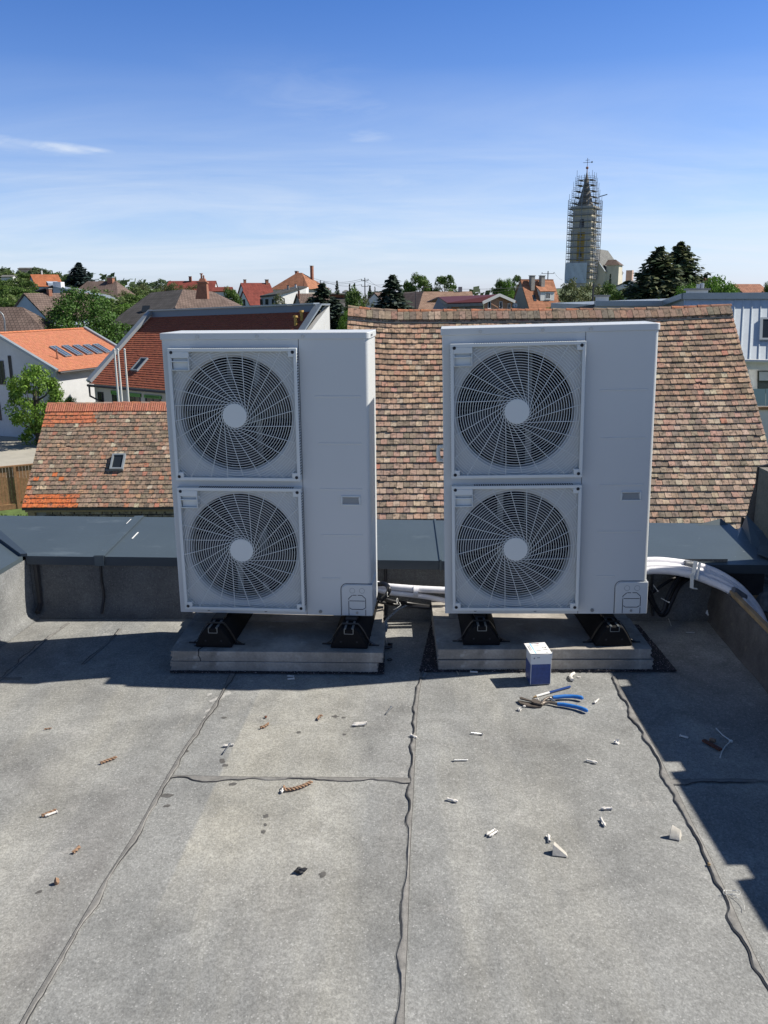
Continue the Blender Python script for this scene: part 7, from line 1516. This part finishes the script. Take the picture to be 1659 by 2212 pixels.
def broadleaf(name, H, W, leaf, cols, seed, nclump=90, per=55, trunk=.25, shape=1.0, low=.22, gaps=.0):
    """unit is metres; origin at the trunk base"""
    rnd = random.Random(seed); o = bpy.data.objects.new(name, None); COL.objects.link(o)
    tr = MB(); zc = H*(low+(1-low)*.5); rz = H*(1-low)*.5
    path = [V3((0, 0, 0)), V3((.02*H*rnd.uniform(-1, 1), .02*H, H*.2)), V3((.03*H*rnd.uniform(-1, 1), 0, H*.45)), V3((0, 0, H*.72))]; r0 = H*.028+.04
    tr.tube(path, [r0*1.3, r0, r0*.7, r0*.2], 8); clumps = []
    for k in range(nclump):
        while True:
            d = V3((rnd.uniform(-1, 1), rnd.uniform(-1, 1), rnd.uniform(-1, 1)))
            if .15 < d.length < 1: break
        d = d.normalized()*(d.length**.45)
        prof = 1.0 if d.z < 0 else (1-.12*d.z*shape)
        lump = 1+.28*noise.noise(d*1.9+V3((seed, 0, 0)))
        c = V3((d.x*W*.5*prof*lump*.88, d.y*W*.5*prof*lump*.88, zc+d.z*rz*lump*.9))
        r = W*rnd.uniform(.075, .15); clumps.append((c, r, rnd.uniform(.75, 1.2)))
    for k in range(min(14, nclump)):
        c = clumps[k][0]; a = path[1].lerp(path[3], rnd.uniform(.1, .8)); mid = a.lerp(c, .5)+V3((0, 0, -H*.03)); tr.tube([a, mid, c], [r0*.4, r0*.25, .012], 5)
    tr.build('trunk', M['bark'], o, True, local=True)
    mb = MB(); crown_leaves(mb, clumps, per, leaf, cols, rnd); mb.build('crown', M['leafattr'], o, local=True); return o
def conifer(name, H, W, cols, seed, rows=26, per=11, needle=.22, droop=.18, top=.02, sparse=0.0, bottom=.05, power=.85):
    rnd = random.Random(seed); o = bpy.data.objects.new(name, None); COL.objects.link(o); tr = MB(); tr.tube([V3((0, 0, 0)), V3((0, 0, H*.5)), V3((0, 0, H*.985))], [H*.022+.05, H*.012+.03, .015], 8); mb = MB()
    for i in range(rows):
        t = i/(rows-1); z = H*(bottom+(1-bottom-.02)*t); R0_ = W*.5*((1-t)**power*(1-top)+top)*rnd.uniform(.82, 1.12)
        n = max(4, int(per*(1-.55*t)))
        for k in range(n):
            a = 2*math.pi*(k+rnd.random()*.7)/n+i*.7; L = R0_*rnd.uniform(.72, 1.12)
            if rnd.random() < sparse: continue
            d = V3((math.cos(a), math.sin(a), 0)); s = V3((-d.y, d.x, 0)); tip = V3((0, 0, z))+d*L+V3((0, 0, L*(.10-droop)))
            mid = V3((0, 0, z))+d*L*.5+V3((0, 0, -L*droop*.6)); tr.tube([V3((0, 0, z)), mid, tip], [.03+.012*L, .02, .006], 4, None, False)
            ns_ = max(4, int(L/needle*2.2))
            for j in range(ns_):
                u = (j+.6)/ns_; p = (V3((0, 0, z)).lerp(mid, u*2) if u < .5 else mid.lerp(tip, u*2-1)); wd = L*.26*(1-u*.55)+needle*.6
                cb = rnd.choice(cols); q0 = rnd.uniform(.75, 1.2)
                for m_ in range(5):
                    c = p+s*rnd.uniform(-1, 1)*wd+V3((0, 0, rnd.uniform(-1.3, .35)*needle*1.3-abs(rnd.gauss(0, .1)))); q = q0*rnd.uniform(.75, 1.25)
                    e1 = (d*rnd.uniform(.2, 1)+s*rnd.uniform(-1, 1)+V3((0, 0, rnd.uniform(-.9, .2)))).normalized(); up = V3((rnd.uniform(-.7, .7), rnd.uniform(-.7, .7), 1)).normalized(); sd_ = e1.cross(up).normalized()*needle*rnd.uniform(.35, .6); ln = e1*needle*rnd.uniform(.7, 1.2)
                    mb.add([c-ln*.7, c+sd_, c+ln, c-sd_], [(0, 1, 2, 3)], tuple(k_*q for k_ in cb))
    tr.build('trunk', M['bark'], o, True, local=True); mb.build('crown', M['needle'], o, local=True); return o
G_mid = [(.075, .135, .028), (.095, .165, .035), (.055, .10, .022), (.12, .19, .04)]
G_lite = [(.13, .24, .03), (.16, .28, .04), (.10, .19, .025), (.19, .30, .06)]
G_olive = [(.11, .135, .045), (.135, .155, .055), (.085, .115, .035), (.155, .165, .08)]
G_far = [(.11, .155, .07), (.09, .135, .06), (.13, .175, .08)]
G_spruce = [(.045, .07, .04), (.065, .092, .065), (.085, .115, .095), (.032, .052, .032)]
G_blue = [(.055, .085, .085), (.07, .10, .10), (.035, .06, .055)]
G_brownsp = [(.085, .125, .055), (.065, .10, .05), (.13, .145, .07), (.05, .075, .042), (.10, .125, .075)]
protos = {}
def place(proto, name, label, x, ytop, Y, Hm, sx=1.0, group=None, yaw=0, cat='tree', zoff=0, w=None):
    """crown top at picture point (x, ytop), Y metres out, Hm metres tall"""
    src, h0, w0 = protos[proto]; p = PY(x, ytop, Y); first = not src.get('used'); o = src if first else copy_tree(src); src['used'] = 1
    if 'used' in o and not first: del o['used']
    k = Hm/h0; kw = k*sx if w is None else w/w0; o.location = (p.x, p.y, p.z-Hm); o.scale = (kw, kw, k); o.rotation_euler = (0, 0, yaw); o.name = name; tag(o, label, cat, group); return o
def proto(key, fn, h, w): protos[key] = (fn, h, w)
proto('lime', broadleaf('tree', 5.6, 4.4, .17, G_lite, 3, 105, 80, low=.24), 5.6, 4.4)
proto('maple', broadleaf('tree', 8.5, 7.6, .22, [(.055, .125, .022), (.075, .16, .028), (.042, .09, .018), (.10, .19, .04)], 5, 190, 85, low=.14), 8.5, 7.6)
proto('round', broadleaf('tree', 8, 7, .30, G_mid, 9, 170, 60, low=.04), 8, 7)
proto('round2', broadleaf('tree', 8, 7.5, .34, G_mid, 14, 130, 60, low=.03), 8, 7.5)
proto('bright', broadleaf('tree', 7, 7, .26, [(.11, .22, .03), (.14, .27, .04), (.09, .18, .025)], 17, 150, 60, low=.05), 7, 7)
proto('olive', broadleaf('tree', 8, 7.5, .28, G_olive, 19, 140, 45, low=.08), 8, 7.5)
proto('far', broadleaf('tree', 8, 7.5, .50, G_far, 23, 85, 36, low=.03), 8, 7.5)
proto('far2', broadleaf('tree', 8, 6.5, .46, [(.12, .17, .05), (.10, .155, .045), (.15, .20, .07)], 29, 85, 36, low=.03), 8, 6.5)
proto('spruce', conifer('spruce_tree', 12, 7.4, G_spruce, 31, 28, 12, .30, .12, sparse=.12, power=.8), 12, 7.4)
proto('bluesp', conifer('spruce_tree', 12, 7.5, G_blue, 33, 26, 12, .30, .10, power=.8), 12, 7.5)
proto('bigsp', conifer('spruce_tree', 15, 10.5, G_brownsp, 35, 34, 12, .36, .04, sparse=.15, power=.66), 15, 10.5)
proto('thin', conifer('conifer_tree', 9, 4.2, G_spruce, 37, 15, 8, .3, -.05, sparse=.15), 9, 4.2)
# near and middle distance
place('lime', 'lime_tree', 'bright yellow-green young lime tree at the far left above the shed', 66, 787, 58, 6.6, w=4.35)
place('maple', 'maple_tree', 'large dense dark green tree between the orange roof and the dark hip roof at left', 171, 622, 88, 9.2, w=8.2)
place('spruce', 'spruce_tree', 'blue-green spruce rising behind the white end wall between the roofs', 696, 610, 70, 9.0, w=10.5, yaw=1, group='big spruces')
place('spruce', 'spruce_tree', 'broad lower blue-green spruce just right of the white end wall', 722, 645, 64, 8.0, w=11.5, yaw=2.2, group='big spruces')
place('spruce', 'spruce_tree', 'lower bushy left shoulder of the spruce group behind the metal edged roof', 672, 641, 72, 8.0, w=8.5, yaw=3.1, group='big spruces')
place('spruce', 'spruce_tree', 'big dark spruce standing free against the sky above the middle of the old ridge', 848, 592, 84, 11.0, w=12.0, yaw=.4)
place('round', 'tree', 'green leafy tree between the white cottage gable and the big spruce', 765, 616, 92, 8, w=2.9, group='trees around the power pole')
place('thin', 'conifer_tree', 'narrow conifer behind the green trees left of the power pole', 766, 611, 130, 7, w=1.7, yaw=1, group='thin conifers on the skyline')
place('thin', 'conifer_tree', 'small narrow conifer left of another behind the green trees', 755, 613, 130, 7, w=1.6, yaw=2, group='thin conifers on the skyline')
place('bright', 'shrub', 'light green shrub low beside the white cottage gable', 750, 664, 62, 4.0, w=1.7, cat='shrub', yaw=1)
place('thin', 'conifer_tree', 'single sparse conifer standing on the horizon between the spruces', 728, 606, 190, 7.5, w=3.0, yaw=.3, group='thin conifers on the skyline')
place('thin', 'conifer_tree', 'short dark conifer just right of the power pole', 799, 616, 150, 6, w=2.3, yaw=4, group='thin conifers on the skyline')
place('thin', 'conifer_tree', 'tiny dark conifer right of the power pole near the big spruce', 810, 619, 150, 6, w=1.2, yaw=5, group='thin conifers on the skyline')
place('olive', 'tree', 'brownish bare looking tree in front of the white gable left of the big spruce', 792, 634, 95, 7, w=2.4)
place('round', 'tree', 'round green tree right of the big spruce, the taller of the pair', 906, 588, 165, 9, w=5.6, yaw=1.1, group='pair of round trees')
place('round2', 'tree', 'round green tree further right of the big spruce, the right one of the pair', 961, 592, 165, 8.5, w=5.6, yaw=.4, group='pair of round trees')
place('round', 'tree', 'small green tree left of the round pair behind the big spruce', 879, 604, 170, 7, w=3.0, yaw=2.6)
place('bright', 'tree', 'light green tree left of the steep grey gabled house', 1097, 597, 175, 8, w=3.2, yaw=2)
place('round', 'tree', 'dark green tree leftmost behind the brick house', 1081, 601, 180, 8, w=4.2, yaw=2.4)
place('round2', 'tree', 'dark tree top behind the apex of the steep grey gabled house', 1117, 592, 200, 8, w=3.0, yaw=3)
place('olive', 'tree', 'large olive green tree in front of the foot of the church tower', 1243, 598, 118, 8, w=5.2, yaw=.2, group='olive trees below the church')
place('olive', 'tree', 'olive brown tree right of the lamp mast below the church', 1280, 604, 124, 8, w=4.4, yaw=1.9, group='olive trees below the church')
place('round', 'tree', 'dark green tree right of the church nave', 1318, 606, 122, 7.5, w=3.6, yaw=.9, group='green trees right of the church')
place('round2', 'tree', 'broad green tree low between the church and the dark spruces', 1340, 622, 112, 6.5, w=3.8, yaw=1.7, group='green trees right of the church')
place('thin', 'conifer_tree', 'small pointed conifer right of the church nave', 1319, 591, 135, 7, w=1.7, yaw=.2)
place('bright', 'shrub', 'yellow-green bushes in front of the steep house and its dormer', 1225, 649, 84, 4, w=2.9, cat='shrub', yaw=.4, group='bright shrubs behind the old roof ridge')
place('bright', 'shrub', 'small yellow-green bush right of the steep house bushes', 1188, 659, 82, 3, w=1.5, cat='shrub', yaw=1.4, group='bright shrubs behind the old roof ridge')
place('bigsp', 'spruce_tree', 'left one of the two tall dark brownish spruces against the sky', 1426, 530, 76, 11, w=12.5, yaw=.3, group='two tall spruces')
place('bigsp', 'spruce_tree', 'right and taller one of the two tall dark spruces against the sky', 1473, 519, 80, 12, w=12.5, yaw=2.3, group='two tall spruces')
place('bright', 'tree', 'bright green tree right of the tall spruces behind the white chimney block', 1545, 588, 68, 6, w=4.0, yaw=.3, group='bright trees on the right')
place('bright', 'tree', 'bright green tree top in front of the tall spruces', 1486, 606, 62, 5, w=2.6, yaw=1.3, group='bright trees on the right')
place('bright', 'tree', 'lower right part of the bright trees beside the pink gabled house', 1572, 602, 66, 5.5, w=2.9, yaw=2.3, group='bright trees on the right')
place('bright', 'shrub', 'small bright bush peeping over the metal roof left of the chimney block', 1457, 637, 56, 3, w=1.6, cat='shrub', yaw=2)
place('bright', 'shrub', 'tiny bright bush peeping over the metal roof further left', 1424, 641, 56, 3, w=1.1, cat='shrub', yaw=3)
place('round', 'tree', 'green tree cut by the right edge beside the pink gable', 1662, 608, 105, 6, w=2.2, yaw=1)
# hillside at left
place('bluesp', 'cedar_tree', 'large blue-grey conifer on the left hillside skyline', 169, 566, 190, 11.5, w=17.0, yaw=.7)
hill = [(5, 577, 265, 8, 'far'), (28, 581, 250, 8, 'far2'), (50, 588, 240, 6, 'round'), (75, 577, 250, 6, 'far'), (92, 580, 250, 7, 'far'), (112, 588, 245, 7, 'far2'), (128, 587, 240, 6, 'far'), (142, 596, 225, 7, 'round2'), (18, 600, 215, 8, 'round'), (38, 598, 205, 7, 'far2'), (60, 606, 195, 6, 'round2'), (5, 612, 185, 8, 'round'), (32, 618, 170, 8, 'round2'), (8, 632, 150, 8, 'far2'), (62, 628, 165, 7, 'round'), (88, 634, 150, 6, 'round2'), (22, 643, 132, 7, 'round'), (105, 640, 140, 5.5, 'olive'), (145, 618, 185, 5, 'round'), (228, 606, 185, 7, 'round'), (214, 622, 165, 6, 'far2'), (248, 612, 180, 7, 'round2'), (262, 626, 160, 6, 'olive'), (300, 607, 210, 6, 'far'), (288, 617, 190, 6, 'far2'), (312, 612, 200, 7, 'olive'), (255, 640, 135, 6, 'far2'), (275, 634, 145, 6, 'round'), (245, 655, 118, 6, 'round2'), (222, 640, 140, 6, 'round'), (268, 652, 120, 5, 'bright'), (333, 622, 175, 6, 'far2'), (295, 634, 150, 5, 'round2'), (355, 614, 200, 5, 'olive'), (378, 609, 195, 5, 'olive'), (205, 645, 125, 6, 'round2'), (232, 672, 104, 5, 'round'), (345, 602, 220, 5, 'far'), (420, 613, 190, 5, 'olive'), (438, 618, 175, 5, 'thin'), (-12, 600, 220, 8, 'far'), (-10, 636, 150, 8, 'round')]
where = ['on the skyline', 'on the skyline', 'on the skyline', 'on the skyline']
def band(q): return (0 if q[1] < 597 else 1 if q[1] < 620 else 2, 0 if q[0] < 60 else 1 if q[0] < 150 else 2 if q[0] < 240 else 3 if q[0] < 330 else 4)
for k, (x, y, Y, Hm, pk) in enumerate(hill):
    d_ = 'skyline' if y < 597 else ('upper slope' if y < 620 else 'lower slope')
    tone = {'far': 'hazy green', 'far2': 'hazy yellow-green', 'round': 'mid green', 'round2': 'rounded green', 'olive': 'olive brown', 'bright': 'bright green', 'thin': 'narrow dark'}[pk]
    near = 'over the blue gable' if x < 60 else 'left of the cedar' if x < 150 else 'by the brown hip roof' if x < 240 else 'beyond the brown roof' if x < 330 else 'behind the brick chimney'
    ordn = ['first', 'second', 'third', 'fourth', 'fifth', 'sixth', 'seventh', 'eighth', 'ninth', 'tenth', 'eleventh', 'twelfth'][sum(1 for q in hill if (q[0] < x or (q[0] == x and q[1] < y)) and band(q) == band((x, y)))%12]
    place(pk, 'tree' if pk != 'thin' else 'conifer_tree', f'{tone} tree on the {d_} {near}, {ordn} from the left', x, y, Y, Hm, w=Hm*TR.uniform(.95, 1.2), yaw=k*1.3, group='trees on the left hillside')
place('round', 'tree', 'dark tree between the brick chimney roof and the white red roofed house', 497, 618, 120, 7, w=3.6, yaw=1.5)
place('olive', 'tree', 'brownish conifer like tree in front of the grey-white house', 603, 632, 118, 5, w=2.2, yaw=1.1)
place('bright', 'shrub', 'green shrubs in front of the white house with red roofs', 548, 658, 110, 3, w=3.4, cat='shrub', yaw=1.1)
place('olive', 'shrub', 'dark round bush beside the green shrubs left of the grey-white house', 571, 657, 108, 2.5, w=2.0, cat='shrub', yaw=2.1)
place('bright', 'shrub', 'low bushes under the front wall of the grey-white house', 588, 656, 108, 2.5, w=1.8, cat='shrub', yaw=.1)
place('bright', 'shrub', 'small hedge plant beside the white wall behind the lime tree', 151, 853, 60, 2.6, w=1.3, cat='shrub', yaw=.1)
for kx, (src, h0, w0) in protos.items():
    if 'used' in src: del src['used']
for ob in COL.objects:
    if 'used' in ob: del ob['used']
# distant woods closing the horizon
mb = MB(); rw = random.Random(4)
for k in range(2600):
    x = rw.uniform(-520, 620); Y = rw.uniform(330, 520); z = ground_z(x, Y)+rw.uniform(0, 5.5)-1; s = rw.uniform(1.0, 2.4); q = rw.uniform(.7, 1.2); d = V3((rw.uniform(-1, 1), rw.uniform(-1, 1), rw.uniform(-.5, 1))).normalized(); a = d.orthogonal().normalized()*s; b = d.cross(a).normalized()*s
    mb.add([V3((x, Y, z))-a, V3((x, Y, z))+b*.7, V3((x, Y, z))+a, V3((x, Y, z))-b*.7], [(0, 1, 2, 3)], (.06*q, .09*q, .04*q))
o = mb.build('distant_woods', M['leafattr'], None); o['kind'] = 'stuff'
